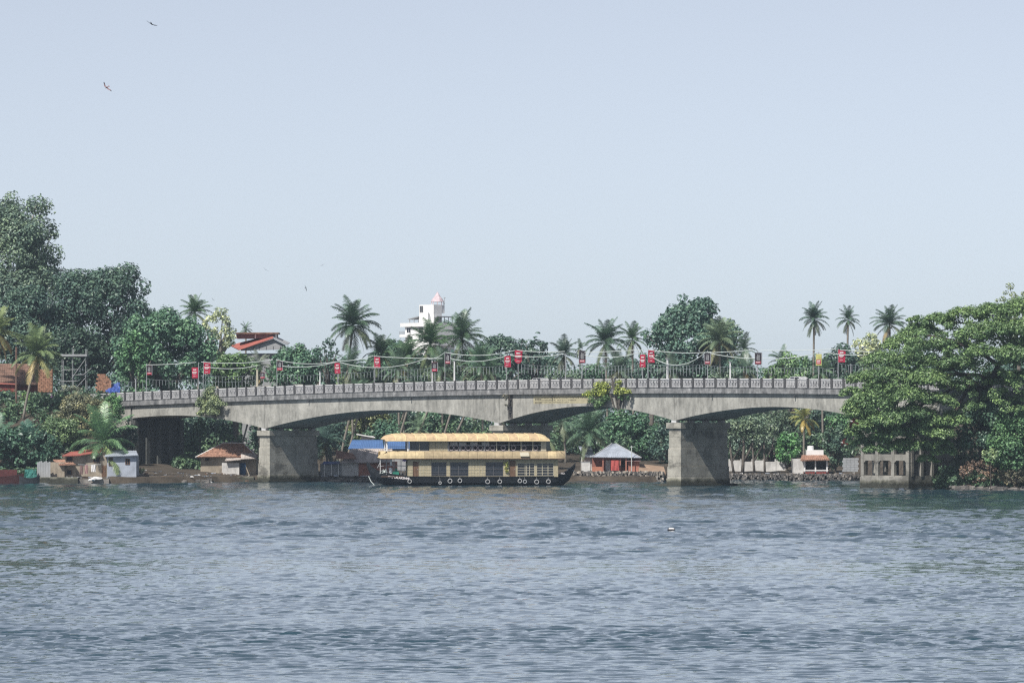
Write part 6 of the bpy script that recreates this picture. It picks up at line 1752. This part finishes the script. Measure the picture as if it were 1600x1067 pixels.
# open bow deck: rails, helm, drums and chairs
for px in (594.5, 604, 616, 627):
    mb = MB(); mb.tube([(X(px), 0.75, Z(741 if px > 600 else 738)), (X(px), 0.75, Z(716))], 0.045, 6); mb.build('bow_post', M['whitepaint'] if px < 600 else M['greypaint'], bt)
mb = MB(); mb.tube([(X(604), 0.7, Z(727)), (X(636), 0.7, Z(728))], 0.06, 5); mb.tube([(X(593), 0.75, Z(729)), (X(604), 0.7, Z(727))], 0.04, 5); mb.tube([(X(620), 0.7, Z(735)), (X(636), 0.7, Z(735.5))], 0.04, 5); mb.tube([(X(590), 0.9, Z(731)), (X(597), 0.9, Z(718))], 0.05, 5); mb.build('bow_rail', M['greypaint'], bt)
def bt_thing(name, label, cat, px, py, y):
    o = empty(name, bt.matrix_basis @ Vector((X(px), y, Z(py))), math.radians(5), label, cat); return o
mb = MB(); mb.tube([(0, 0, 0), (0, 0, 0.9), (0, 0, 0.95)], [0.26, 0.26, 0.2], 12); o = mb.build('white_drum', M['plastic'], None); tag(o, 'white upright drum on the bow deck of the houseboat', 'drum'); o.location = bt.matrix_basis @ Vector((X(611), 1.0, Z(741.8)))
mb = MB(); mb.box(-0.42, 0.42, -0.3, 0.3, 0, 0.55); mb.box(-0.36, 0.36, -0.26, 0.26, 0.56, 0.72); mb.tube([(0.05, 0, 0.72), (0.05, 0, 1.0), (0.09, 0, 1.06)], [0.15, 0.15, 0.08], 10)
o = mb.build('green_crate', plain('green_plastic', (0.03, 0.22, 0.15), 0.5, 0.2, 2, 0), None); tag(o, 'green plastic crate and can on the bow deck of the houseboat', 'crate'); o.location = bt.matrix_basis @ Vector((X(619), 0.95, Z(744)))
mb = MB(); mb.box(-0.16, 0.16, -0.03, 0.03, -1.1, 0); o = mb.build('hanging_towel', M['cloth'], None); tag(o, 'white towel hanging from the bow roof of the houseboat', 'towel'); o.location = bt.matrix_basis @ Vector((X(611.5), 0.9, Z(714.5)))
mb = MB()
rr = random.Random(8)
for i in range(9): mb.tube([(X(594+i*0.9), 1.0+rr.uniform(-.3, .3), Z(740-0.2*i)), (X(597+i), 1.2+rr.uniform(-.3, .3), Z(736-rr.uniform(0, 5))), (X(600+i*0.8), 1.0, Z(740.5-0.1*i))], 0.06, 5)
mb.build('coiled_rope', M['rope'], bt)
ch = bt_thing('captain_chair', 'white plastic chair on the bow deck beside the cabin wall', 'chair', 630, 744, 1.6)
mb = MB(); mb.box(-0.25, 0.25, -0.25, 0.25, 0.40, 0.45); mb.build('seat', M['plastic'], ch)
mb = MB(); mb.box(0.21, 0.25, -0.25, 0.25, 0.452, 0.95); mb.build('backrest', M['plastic'], ch)
for sx in (-0.22, 0.22):
    for sy in (-0.22, 0.22):
        mb = MB(); mb.box(sx-0.02, sx+0.02, sy-0.02, sy+0.02, 0, 0.399); mb.build('leg', M['plastic'], ch)
hw_ = MB(); hw_.torus((0, 0, 0), 0.35, 0.03, 'x', 16, 5)
for a in range(4): hw_.tube([(0, 0, 0), (0, 0.35*math.cos(a*PI/2), 0.35*math.sin(a*PI/2))], 0.02, 4)
hw_.build('steering_wheel', M['wood'], bt, (X(602), BW/2, Z(732)))
fl = MB()
for i in range(16): fl.box(*sum(([q-0.07, q+0.07] for q in (X(632+rr.uniform(-3, 3)), 0.9+rr.uniform(-.2, .2), Z(717.5+rr.uniform(0, 3)))), []))
fl.build('violet_garland', plain('violet_flowers', (0.16, 0.08, 0.42), 0.8, 0.3, 2, 0), bt)
# hanging plants between the windows
r = np.random.default_rng(9)
root = empty('hanging_plant', bt.matrix_basis @ Vector((X(791), 0.02, Z(733))), math.radians(5), 'trailing yellow green plant hung on the houseboat wall beside the dark door', 'plant')
cs = [(r.uniform(-0.22, 0.22), r.uniform(-0.1, 0.02), r.uniform(-0.3, 0.9)) for _ in range(12)]
P, Nn = crown_points(cs, [0.2]*12, 5.0, 0.12, r, 1.0, shell=0.2); V, Q = leaf_quads(P, Nn, 0.12, r)
o = link('foliage', mesh_np('foliage', V, Q, M['leaf']), root); o.color = (0.14, 0.15, 0.05, 1)
mb = MB(); mb.tube([(0, 0, -0.25), (0, 0, -0.05)], [0.11, 0.14], 8); mb.tube([(0, 0, -0.05), (0, 0.02, 1.0)], 0.012, 4); mb.build('pot', M['brick'], root)
# painted name on both ends
def lettering(text, parent, loc, size, rot, mat, shear=0.0):
    cu = bpy.data.curves.new('text', 'FONT'); cu.body = text; cu.size = size; cu.align_x = 'LEFT'; cu.extrude = 0.004; cu.shear = shear; cu.resolution_u = 2; cu.offset = 0.012
    tmp = bpy.data.objects.new('text', cu); C.objects.link(tmp)
    dg = bpy.context.evaluated_depsgraph_get(); me = bpy.data.meshes.new_from_object(tmp.evaluated_get(dg)); me.name = 'lettering'
    bpy.data.objects.remove(tmp); me.materials.clear(); me.materials.append(mat)
    o = link('lettering', me, parent, loc, rot); return o
lettering('KAVYALAKSHMI', hull, (X(606), c-1.86, Z(746.3)), 0.40, (math.radians(86), 0.085, math.radians(-10)), M['flagprint'])
lettering('NO:', hull, (X(877.5), c-1.88, Z(741.0)), 0.34, (math.radians(86), 0, math.radians(22)), M['flagprint'])
# ------------------------------------------------------------------ banners, lamp posts and light strings on the bridge
def on_rail(px): 
    t = tpx(px); return t, Ypx(px)
def pxz(py, px): return zt(py, Ypx(px))
gb = 'banner poles along the bridge balustrade'
def banner(px, pole_top, fx0, fx1, fy0, fy1, kind, label, v=0.35):
    t, Y = on_rail(px); zb = zr(t)-1.1
    o = empty('banner_pole', bw(t, v, zb), -ALPHA, label, 'banner', gb)
    kx = (Y/F)/CA
    mb = MB(); mb.tube([(0, 0, 0), (0, 0, pxz(pole_top, px)-zb)], 0.055, 6); mb.build('pole', M['steel'], o)
    x0, x1 = (fx0-px)*kx, (fx1-px)*kx; z0, z1 = pxz(fy1, px)-zb, pxz(fy0, px)-zb
    r = random.Random(int(px))
    mats = {'red': M['flag'], 'shield': M['flag'], 'dark': M['blackboard'], 'pic': M['flag'], 'yellow': M['yellowprint']}
    nx_, nz_ = 6, 5; vs = []; fs = []
    y = -0.10
    amp = 0.05 if kind in ('red', 'shield', 'pic') else 0.0
    def cut(i):    # shield banners end in a tapered tail
        return 0.22*(abs(i/nx_-0.5)*2)**2*(z1-z0) if kind == 'shield' else 0
    for th in (0, 1):
        for j in range(nz_+1):
            for i in range(nx_+1):
                z = z1+(z0-z1)*j/nz_+(cut(i)*j/nz_)
                vs.append((x0+(x1-x0)*i/nx_, y+amp*math.sin(i*1.3+j*0.5+px)+0.03*th, z))
    N1 = (nx_+1)*(nz_+1)
    for j in range(nz_):
        for i in range(nx_):
            q = (j*(nx_+1)+i, j*(nx_+1)+i+1, (j+1)*(nx_+1)+i+1, (j+1)*(nx_+1)+i); fs.append(q); fs.append(tuple(N1+k_ for k_ in reversed(q)))
    ring = list(range(nx_+1))+[(j+1)*(nx_+1)+nx_ for j in range(nz_)]+[nz_*(nx_+1)+i for i in range(nx_-1, -1, -1)]+[j*(nx_+1) for j in range(nz_-1, 0, -1)]
    for a, b in zip(ring, ring[1:]+ring[:1]): fs.append((a, b, N1+b, N1+a))
    mb = MB(); mb.add(vs, fs); fl_ = mb.build('banner_cloth', mats[kind], o)
    w = x1-x0; h = z1-z0
    lt = MB(); yl = y-amp-0.02
    def row(zc, hh, fx0_, fx1_, gap=0.25):
        x = x0+w*fx0_
        while x < x0+w*fx1_-0.02:
            ww = r.uniform(0.07, 0.13); ww = min(ww, x0+w*fx1_-x)
            lt.box(x, x+ww, yl-0.004, yl, z0+h*zc-h*hh*r.uniform(0.35, 0.5), z0+h*zc+h*hh*r.uniform(0.35, 0.5)); x += ww+0.03
    if kind in ('red', 'shield'):
        row(0.78, 0.12, 0.30, 0.80); row(0.54, 0.14, 0.18, 0.88); row(0.40, 0.05, 0.3, 0.75); row(0.16, 0.04, 0.3, 0.7)
        lt.build('lettering', M['flagprint'], fl_)
    elif kind in ('dark', 'pic'):
        fr = MB(); f = 0.06
        fr.box(x0-f, x0, y-0.03, y+0.06, z0, z1); fr.box(x1, x1+f, y-0.03, y+0.06, z0, z1); fr.build('frame', M['greypaint'] , fl_)
        # pale standing bottle-like picture over a maroon caption
        xm = (x0+x1)/2
        lt.box(xm-w*0.10, xm-w*0.02, yl-0.004, yl, z0+h*0.34, z0+h*0.86); lt.box(xm+w*0.08, xm+w*0.20, yl-0.004, yl, z0+h*0.34, z0+h*0.80); lt.box(xm-w*0.22, xm-w*0.16, yl-0.004, yl, z0+h*0.4, z0+h*0.7)
        lt.build('picture', M['greypaint'], fl_)
        cp = MB(); cp.box(x0+w*0.08, x1-w*0.08, yl-0.003, yl+0.001, z0+h*0.05, z0+h*0.28); cp.build('caption_strip', M['boardprint'] if kind == 'dark' else M['flag'], fl_)
        lt = MB(); row(0.2, 0.07, 0.2, 0.8); lt.build('lettering', M['flagprint'], fl_)
        if kind == 'pic':
            b_ = MB(); b_.box(x0, x1, yl-0.001, yl+0.002, z0+h*0.32, z1-h*0.02); b_.build('picture_ground', M['blackboard'], fl_)
    else:
        cp = MB(); cp.box(x0+w*0.1, x1-w*0.1, yl-0.003, yl, z0+h*0.12, z0+h*0.50); cp.build('red_field', M['flag'], fl_)
        row(0.40, 0.12, 0.2, 0.8); row(0.25, 0.08, 0.2, 0.75); lt.build('lettering', M['flagprint'], fl_)
    return o
banner(226.5, 568, 228, 236, 571, 586, 'pic', 'picture banner on the pole nearest the left end of the bridge')
banner(307.5, 566, 297, 307, 574, 590.5, 'red', 'red banner hung to the left of its pole, lower of the left pair')
banner(313.5, 564, 314.5, 325, 566, 584, 'red', 'red banner hung to the right of its pole, higher of the left pair', 0.6)
banner(409, 572, 405, 412, 582, 591, 'pic', 'small dim sign low on its pole behind the drooping dry palm')
banner(430, 560, 431.5, 440, 564, 579, 'pic', 'picture banner on the pole right of the drooping dry palm')
banner(525.5, 562, 521, 529.5, 567, 583.5, 'red', 'small red banner on the pole below the tallest palm')
banner(582, 556, 583, 592, 557.5, 575.5, 'red', 'red banner on the tall pole right of the tallest palm')
banner(677, 558, 673, 681.5, 566, 580.5, 'pic', 'low picture banner just left of the dark sign at the white tower')
banner(692.5, 550, 693.5, 702, 552, 569, 'dark', 'dark sign hung beside the white lamp post near the tower palms')
banner(789, 552, 786.5, 796, 556, 573.5, 'red', 'lower red banner of the pair above the stained joint')
banner(805, 546, 800, 812, 547, 568, 'shield', 'higher shield shaped red banner of the pair above the stained joint', 0.6)
banner(906.5, 545, 903, 912.5, 548, 567.5, 'dark', 'dark framed sign standing alone above the yellow painted notice')
banner(1001.5, 550, 998, 1006.5, 554, 573.5, 'red', 'lower red banner of the pair left of the large dome tree')
banner(1008, 545, 1009, 1018.5, 547, 566.5, 'red', 'higher red banner of the pair left of the large dome tree', 0.6)
banner(1103, 548, 1099, 1108, 551, 569.5, 'dark', 'dark sign in front of the right side of the large dome tree')
banner(1181, 548, 1178, 1187.5, 551, 569.5, 'dark', 'dark sign against the sky right of the large dome tree')
banner(1276.5, 550, 1273, 1281.5, 553, 571, 'yellow', 'yellow and red sign below the leftmost tall palm')
banner(1307, 544, 1307.5, 1318, 546.5, 566, 'red', 'red banner nearest the spreading rain tree')
def post_thing(px, top, rad, mat, label, arm=False):
    t, Y = on_rail(px); zb = zr(t)-1.1
    o = empty('lamp_post', bw(t, 0.45, zb), -ALPHA, label, 'lamp post', 'lamp posts on the bridge')
    mb = MB(); mb.tube([(0, 0, 0), (0, 0, (pxz(top, px)-zb)*0.5), (0, 0, pxz(top, px)-zb)], [rad*1.25, rad, rad*0.85], 8); mb.build('shaft', mat, o)
    mb = MB(); mb.box(-rad*1.3, rad*1.3, -rad*1.3, rad*1.3, pxz(top, px)-zb, pxz(top, px)-zb+0.1); mb.build('cap', M['steel'], o)
    return o
post_thing(208.5, 592, 0.12, M['greypaint'], 'short grey post at the left end of the bridge')
post_thing(398.5, 576, 0.16, M['creamwood'], 'cream post beside the drooping dry palm')
post_thing(496.5, 581, 0.10, M['whitepaint'], 'short white post left of the tallest palm')
post_thing(672, 562, 0.11, M['rail'], 'whitish post left of the low picture banner')
post_thing(706.5, 564, 0.12, M['whitepaint'], 'white post right of the dark sign near the tower palms')
post_thing(880, 553, 0.07, M['steel'], 'thin steel post left of the lone dark framed sign')
post_thing(1039.5, 561, 0.17, M['rail'], 'thick whitewashed post below the large dome tree')
post_thing(1137.5, 566, 0.11, M['whitepaint'], 'white post between the two dark signs')
post_thing(1326, 570, 0.07, M['steel'], 'thin steel post right of the last red banner')
post_thing(958, 590, 0.10, M['darksteel'], 'dark stump post in the yellow green bush')
# rope light garlands swung from pole to pole
gg = 'rope light garlands over the bridge'
def garland(pts, label, v=0.2, rad=0.046):
    P3 = []
    pts = sorted(pts); xs_ = [p[0] for p in pts]; ys_ = [p[1] for p in pts]
    deg = min(2, len(pts)-1); co = np.polyfit(xs_, ys_, deg)
    for px in np.linspace(xs_[0], xs_[-1], max(6, int((xs_[-1]-xs_[0])/7))):
        t = tpx(px); P3.append(bw(t, v, zt(float(np.polyval(co, px)), Ypx(px))))
    o0_ = P3[0].copy(); mb = MB(); mb.tube([p-o0_ for p in P3], rad, 5)
    o = mb.build('light_garland', M['rope'], None, o0_); tag(o, label, 'light garland', gg)
for i, (pts, lab) in enumerate((
    ([(227, 570), (265, 569), (305, 566)], 'garland from the leftmost picture banner to the left red pair'),
    ([(313, 565.5), (350, 567.5), (425, 562)], 'upper garland from the left red pair past the drooping palm'),
    ([(325, 574), (348, 576), (402, 571)], 'lower garland from the left red pair to the drooping palm'),
    ([(430, 562), (482, 568.5), (525, 565)], 'upper garland left of the small red banner'),
    ([(440, 572), (490, 572), (526, 565)], 'lower garland left of the small red banner'),
    ([(527, 564), (556, 562), (582, 556)], 'upper garland climbing from the small red banner to the tall pole'),
    ([(530, 566), (575, 574.5), (640, 567), (668, 559)], 'deep sagging garland passing under the red banner of the tall pole'),
    ([(583, 556.5), (640, 559.5), (690, 560)], 'upper garland from the tall pole to the dark sign'),
    ([(668, 561), (682, 558), (694, 550)], 'short garland rising to the dark sign'),
    ([(695, 551), (745, 554.5), (775, 554), (803, 547)], 'upper garland from the dark sign to the shield banner'),
    ([(702, 560), (745, 564), (765, 563), (790, 555)], 'lower garland from the dark sign to the shield banner pair'),
    ([(806, 547), (850, 550), (881, 549)], 'upper garland from the shield banner to the thin steel post'),
    ([(796, 555), (835, 557.5), (880, 552.5)], 'lower garland from the shield banner pair to the thin steel post'),
    ([(912, 551), (955, 549), (1004, 546.5)], 'upper garland from the lone dark sign to the red pair'),
    ([(912, 555), (958, 558), (1003, 549)], 'lower garland from the lone dark sign to the red pair'),
    ([(1009, 546), (1055, 551), (1110, 550)], 'upper garland in front of the large dome tree'),
    ([(1018, 558), (1050, 570), (1075, 567), (1100, 551)], 'deep sagging garland in front of the large dome tree'),
    ([(1105, 551), (1140, 549.5), (1175, 546.5)], 'upper garland between the two dark signs'),
    ([(1108, 552), (1145, 558), (1178, 560)], 'lower garland between the two dark signs'),
    ([(1187, 547.5), (1245, 547.5), (1305, 545.5)], 'long straight garland against the sky'),
    ([(1190, 560), (1232, 559), (1276, 551)], 'lower garland rising to the yellow sign'),
    ([(1279, 549), (1305, 553), (1335, 555), (1385, 551)], 'lower garland from the yellow sign into the rain tree'),
    ([(1311, 546.5), (1350, 549.5), (1390, 551.5)], 'upper garland from the last red banner into the rain tree'))):
    garland(pts, 'white rope light '+lab)
# icicle strings: a wire with hanging strands
gi = 'icicle light strings along the balustrade'
ri = random.Random(2)
def icicles(px0, px1, py, ln, label, v=0.25):
    mb = MB(); o0_ = bw(tpx(px0), v, 0); 
    n_ = max(3, int((px1-px0)/5)); prev = None
    for i in range(n_+1):
        px = px0+(px1-px0)*i/n_; s_ = i/n_
        p = bw(tpx(px), v, zt(py+2.5*4*s_*(1-s_), Ypx(px)))-o0_
        if prev is not None: mb.tube([prev, p], 0.024, 3, caps=False)
        prev = p
        if i % 1 == 0:
            q = p+Vector((ri.uniform(-.05, .05), 0, -ln*Ypx(px)/F*ri.uniform(0.6, 1.05)))
            mb.tube([p, q], 0.020, 3, caps=False)
    o = mb.build('icicle_light_string', M['wire'], None, o0_); tag(o, label, 'light string', gi)
for i, (a, b, y, l, lab) in enumerate(((182, 226, 594, 11, 'left of the leftmost picture banner'), (227, 307, 592, 12, 'between the leftmost picture banner and the left red pair'), (314, 397, 594, 11, 'low between the left red pair and the cream post'), (314, 397, 586, 9, 'high between the left red pair and the cream post'),
    (431, 525, 584, 12, 'left of the small red banner'), (527, 582, 580, 12, 'between the small red banner and the tall pole'), (584, 671, 575, 14, 'right of the tall pole'), (584, 671, 586, 8, 'low right of the tall pole'), (708, 788, 571, 14, 'left of the shield banner pair'),
    (813, 904, 569, 13, 'left of the lone dark framed sign'), (813, 904, 575, 10, 'low left of the lone dark framed sign'), (908, 1000, 569, 12, 'right of the lone dark framed sign'), (908, 1000, 575, 12, 'low right of the lone dark framed sign'), (1010, 1101, 569, 11, 'below the large dome tree'),
    (1010, 1101, 574, 12, 'low below the large dome tree'), (1104, 1180, 571, 13, 'between the two dark signs'), (1183, 1275, 573, 12, 'left of the yellow sign'), (1278, 1306, 574, 12, 'between the yellow sign and last red banner'), (1308, 1372, 568, 14, 'right of the last red banner'))):
    icicles(a, b, y, l, 'faint icicle light string '+lab)
# cars on the bridge, only their roofs showing above the rail
def car(px, v, col, label, first=None):
    t, Y = on_rail(px); zb = zr(t)-1.235
    if first is not None:
        root = first.copy(); C.objects.link(root); root['label'] = label; root.location = bw(t, v, zb)
        for chd in list(first.children):
            c2 = chd.copy(); C.objects.link(c2); c2.parent = root
            if chd.name.startswith('body'): c2.color = (*col, 1)
        return root
    root = empty('car', bw(t, v, zb), -ALPHA, label, 'car', 'cars crossing the bridge')
    m_, nt, b_, o_ = new_mat('car_paint'); oi = nt.nodes.new('ShaderNodeObjectInfo'); nt.links.new(oi.outputs['Color'], b_.inputs['Base Color']); b_.inputs['Roughness'].default_value = 0.3
    prof = [(-1.95, 0.35), (-2.0, 0.75), (-1.9, 0.98), (-1.15, 1.02), (-0.55, 1.50), (0.75, 1.54), (1.55, 1.05), (1.98, 0.98), (2.0, 0.4)]
    n_ = len(prof); mb = MB()
    mb.add([(x, 0.0+0.10*(z > 1.2), z) for x, z in prof]+[(x, 1.65-0.10*(z > 1.2), z) for x, z in prof], [tuple(range(n_)), tuple(range(2*n_-1, n_-1, -1))]+[(i, (i+1) % n_, n_+(i+1) % n_, n_+i) for i in range(n_)])
    o = mb.build('body', m_, root); o.color = (*col, 1)
    for y in (-0.004, 1.654):
        mb = MB(); s_ = 1 if y < 0 else -1
        mb.add([(-0.95, y, 1.07), (0.05, y, 1.07), (0.05, y+s_*0.085, 1.45), (-0.48, y+s_*0.085, 1.45)], [(0, 1, 2, 3)]); mb.add([(0.12, y, 1.07), (1.30, y, 1.07), (0.72, y+s_*0.085, 1.47), (0.12, y+s_*0.085, 1.45)], [(0, 1, 2, 3)]); mb.build('side_window', M['glass'], root)
    for x in (-1.2, 1.25):
        for y in (0.08, 1.57):
            mb = MB(); mb.tube([(x, y-0.09, 0.31), (x, y+0.09, 0.31)], 0.31, 14); mb.build('wheel', M['blackboard'], root)
    return root
c0 = car(858, 2.4, (0.10, 0.11, 0.10), 'dark grey car whose roof shows above the rail over the painted notice')
car(818, 2.4, (0.45, 0.46, 0.46), 'pale car whose roof shows above the rail right of the stained joint', c0)
car(384, 2.4, (0.42, 0.41, 0.36), 'beige car whose roof shows above the rail left of the cream post', c0)
car(434, 2.6, (0.5, 0.5, 0.46), 'light car whose roof shows above the rail right of the drooping palm', c0)
car(1221, 2.4, (0.55, 0.56, 0.56), 'white car whose roof shows above the rail below the sky gap', c0)

# ------------------------------------------------------------------ birds and the float
def bird(pos, span, yaw, pitch, roll, bend, mats, label, cat='bird', group='kites in flight', sweep=0.25):
    """a soaring kite: one continuous body with broad fingered wings and a fan tail. x is forward"""
    mb = MB(); s = span/2
    ax = [(-0.30, 0.02), (-0.20, 0.05), (-0.05, 0.085), (0.10, 0.085), (0.22, 0.05), (0.27, 0.045), (0.32, 0.035), (0.36, 0.012)]
    vs = []; fs = []; n_ = 8
    for x, rr_ in ax:
        for k in range(n_):
            a = 2*PI*k/n_; vs.append((x*s*1.2, rr_*s*math.cos(a)*1.2, rr_*s*math.sin(a)))
    for i in range(len(ax)-1):
        for k in range(n_):
            k2 = (k+1) % n_; mb.f.append((i*n_+k, i*n_+k2, (i+1)*n_+k2, (i+1)*n_+k)); mb.m.append(2 if ax[i][0] >= 0.08 else 0)
    mb.v.extend(vs)
    for sg in (-1, 1):
        st__ = [0.06, 0.25, 0.45, 0.62, 0.78, 0.92, 1.0]; ch_ = [0.34, 0.36, 0.34, 0.30, 0.24, 0.15, 0.05]
        b = len(mb.v)
        bd = bend[0] if sg < 0 else bend[1]
        for q, c_ in zip(st__, ch_):
            y = sg*q*s*math.cos(bd*q); z = q*s*math.sin(bd*q)
            xl = 0.16*s+0.12*s*math.sin(PI*min(q*1.6, 1))-sweep*s*max(0, q-0.45)
            mb.v += [(xl, y, z+0.008*s), (xl-c_*s*0.5, y, z+0.02*s), (xl-c_*s*(1.0+0.12*(int(q*10) % 2)), y, z), (xl-c_*s*0.5, y, z-0.012*s)]
        for i in range(len(st__)-1):
            for k in range(4):
                k2 = (k+1) % 4; mb.f.append((b+i*4+k, b+i*4+k2, b+(i+1)*4+k2, b+(i+1)*4+k)); mb.m.append(1 if i >= 4 else 0)
        mb.f.append((b, b+1, b+2, b+3)); mb.m.append(0); e = b+(len(st__)-1)*4; mb.f.append((e+3, e+2, e+1, e)); mb.m.append(1)
    b = len(mb.v)
    mb.v += [(-0.30*s, -0.05*s, 0.01*s), (-0.30*s, 0.05*s, 0.01*s), (-0.66*s, 0.15*s, 0), (-0.70*s, 0, 0), (-0.66*s, -0.15*s, 0), (-0.30*s, -0.05*s, -0.01*s), (-0.30*s, 0.05*s, -0.01*s), (-0.66*s, 0.15*s, -0.012*s), (-0.70*s, 0, -0.012*s), (-0.66*s, -0.15*s, -0.012*s)]
    for q in ((0, 1, 2, 3, 4), (9, 8, 7, 6, 5), (0, 5, 6, 1), (1, 6, 7, 2), (2, 7, 8, 3), (3, 8, 9, 4), (4, 9, 5, 0)): mb.f.append(tuple(b+i for i in q)); mb.m.append(0)
    o = mb.build('kite', mats, None, pos); o.rotation_euler = (roll, pitch, yaw)
    return tag(o, label, cat, group)
bd = plain('dark_plumage', (0.035, 0.032, 0.035), 0.8, 0.2, 3, 0); br = plain('rust_plumage', (0.16, 0.045, 0.035), 0.8, 0.3, 3, 0); bk = plain('black_wing_tips', (0.012, 0.011, 0.012), 0.8, 0.2, 3, 0); bh = plain('white_head', (0.7, 0.68, 0.64), 0.8, 0.1, 3, 0); bp = plain('pale_wing_lining', (0.30, 0.20, 0.21), 0.8, 0.3, 3, 0)
bird(at(237, 38, 470), 1.2, math.radians(80), 0.35, math.radians(26), (0.12, 0.12), [bd, bd, bd], 'dark kite gliding highest in the upper left sky')
bird(at(167, 137, 470), 1.15, math.radians(-125), 0.4, math.radians(-40), (0.5, -0.1), [bp, bk, bd], 'banking kite with pale wing lining below the highest bird')
bird(at(415.5, 421.5, 720), 0.85, math.radians(80), 0.05, math.radians(35), (0.1, 0.1), [bd, bd, bd], 'small dark bird in the sky above the red roofed house')
bird(at(478, 450.5, 720), 0.9, math.radians(60), 0.1, math.radians(80), (0.2, -0.3), [bd, bd, bd], 'small dark bird seen upright left of the tallest palm')
bird(at(503.5, 414.5, 1100), 1.1, math.radians(80), 0.05, math.radians(-30), (0.1, 0.1), [bp, bp, bp], 'faint distant bird highest above the tallest palm')
bird(at(333, 468, 760), 0.7, math.radians(70), 0.05, math.radians(40), (0.2, 0.2), [bd, bd, bd], 'small bird just right of the upright palm top')
bird(at(450, 417, 1200), 0.5, math.radians(80), 0.05, math.radians(20), (0.1, 0.1), [bp, bp, bp], 'faintest tiny bird between the two sky birds')
bird(at(1311, 346, 1100), 0.5, math.radians(80), 0.05, math.radians(20), (0.1, 0.1), [bd, bd, bd], 'lone speck of a bird above the three tall palms')
bird(at(1151, 473, 1100), 0.6, math.radians(80), 0.05, math.radians(20), (0.1, 0.1), [bd, bd, bd], 'speck of a bird right of the large dome tree top')
bird(at(1333, 659, 560), 2.0, math.radians(200), -0.35, math.radians(62), (0.35, -0.55), [br, bk, bh], 'rust red kite with white head diving in front of the rain tree', sweep=0.4)
bird(at(1318, 692, 560), 1.5, math.radians(185), -0.25, math.radians(75), (0.7, -0.2), [br, bk, bh], 'second darker rust kite below the diving one', sweep=0.45)
# float on the water
fY = 8000*HC/(829.5-HY)
fo = empty('net_float', (xt(1049, fY), fY, 0.02), 0.1, 'small white topped dark net float alone on the open water', 'float')
mb = MB(); mb.tube([(-0.28, 0, 0.05), (-0.22, 0, 0.06), (0.22, 0, 0.06), (0.28, 0, 0.07)], [0.06, 0.11, 0.11, 0.05], 10); mb.build('float_body', M['blackboard'], fo)
mb = MB(); mb.hexa([(-0.22, -0.09, 0.13), (0.22, -0.09, 0.13), (0.22, 0.09, 0.13), (-0.22, 0.09, 0.13), (-0.14, -0.05, 0.24), (0.13, -0.05, 0.22), (0.13, 0.05, 0.22), (-0.14, 0.05, 0.24)]); mb.build('float_top', M['plastic'], fo)

# ------------------------------------------------------------------ haze
mh = bpy.data.materials.new('haze'); mh.use_nodes = True; nt = mh.node_tree; nt.nodes.clear()
o_ = nt.nodes.new('ShaderNodeOutputMaterial'); pv = nt.nodes.new('ShaderNodeVolumePrincipled')
pv.inputs['Color'].default_value = (0.66, 0.82, 1.0, 1); pv.inputs['Density'].default_value = HAZE_DENSITY; pv.inputs['Anisotropy'].default_value = 0.0
nt.links.new(pv.outputs[0], o_.inputs['Volume'])
mb = MB(); mb.box(-6100, 6100, -5100, 6100, -4.5, 62); tag(mb.build('haze', mh), 'thin blue haze over the lake', kind='stuff')
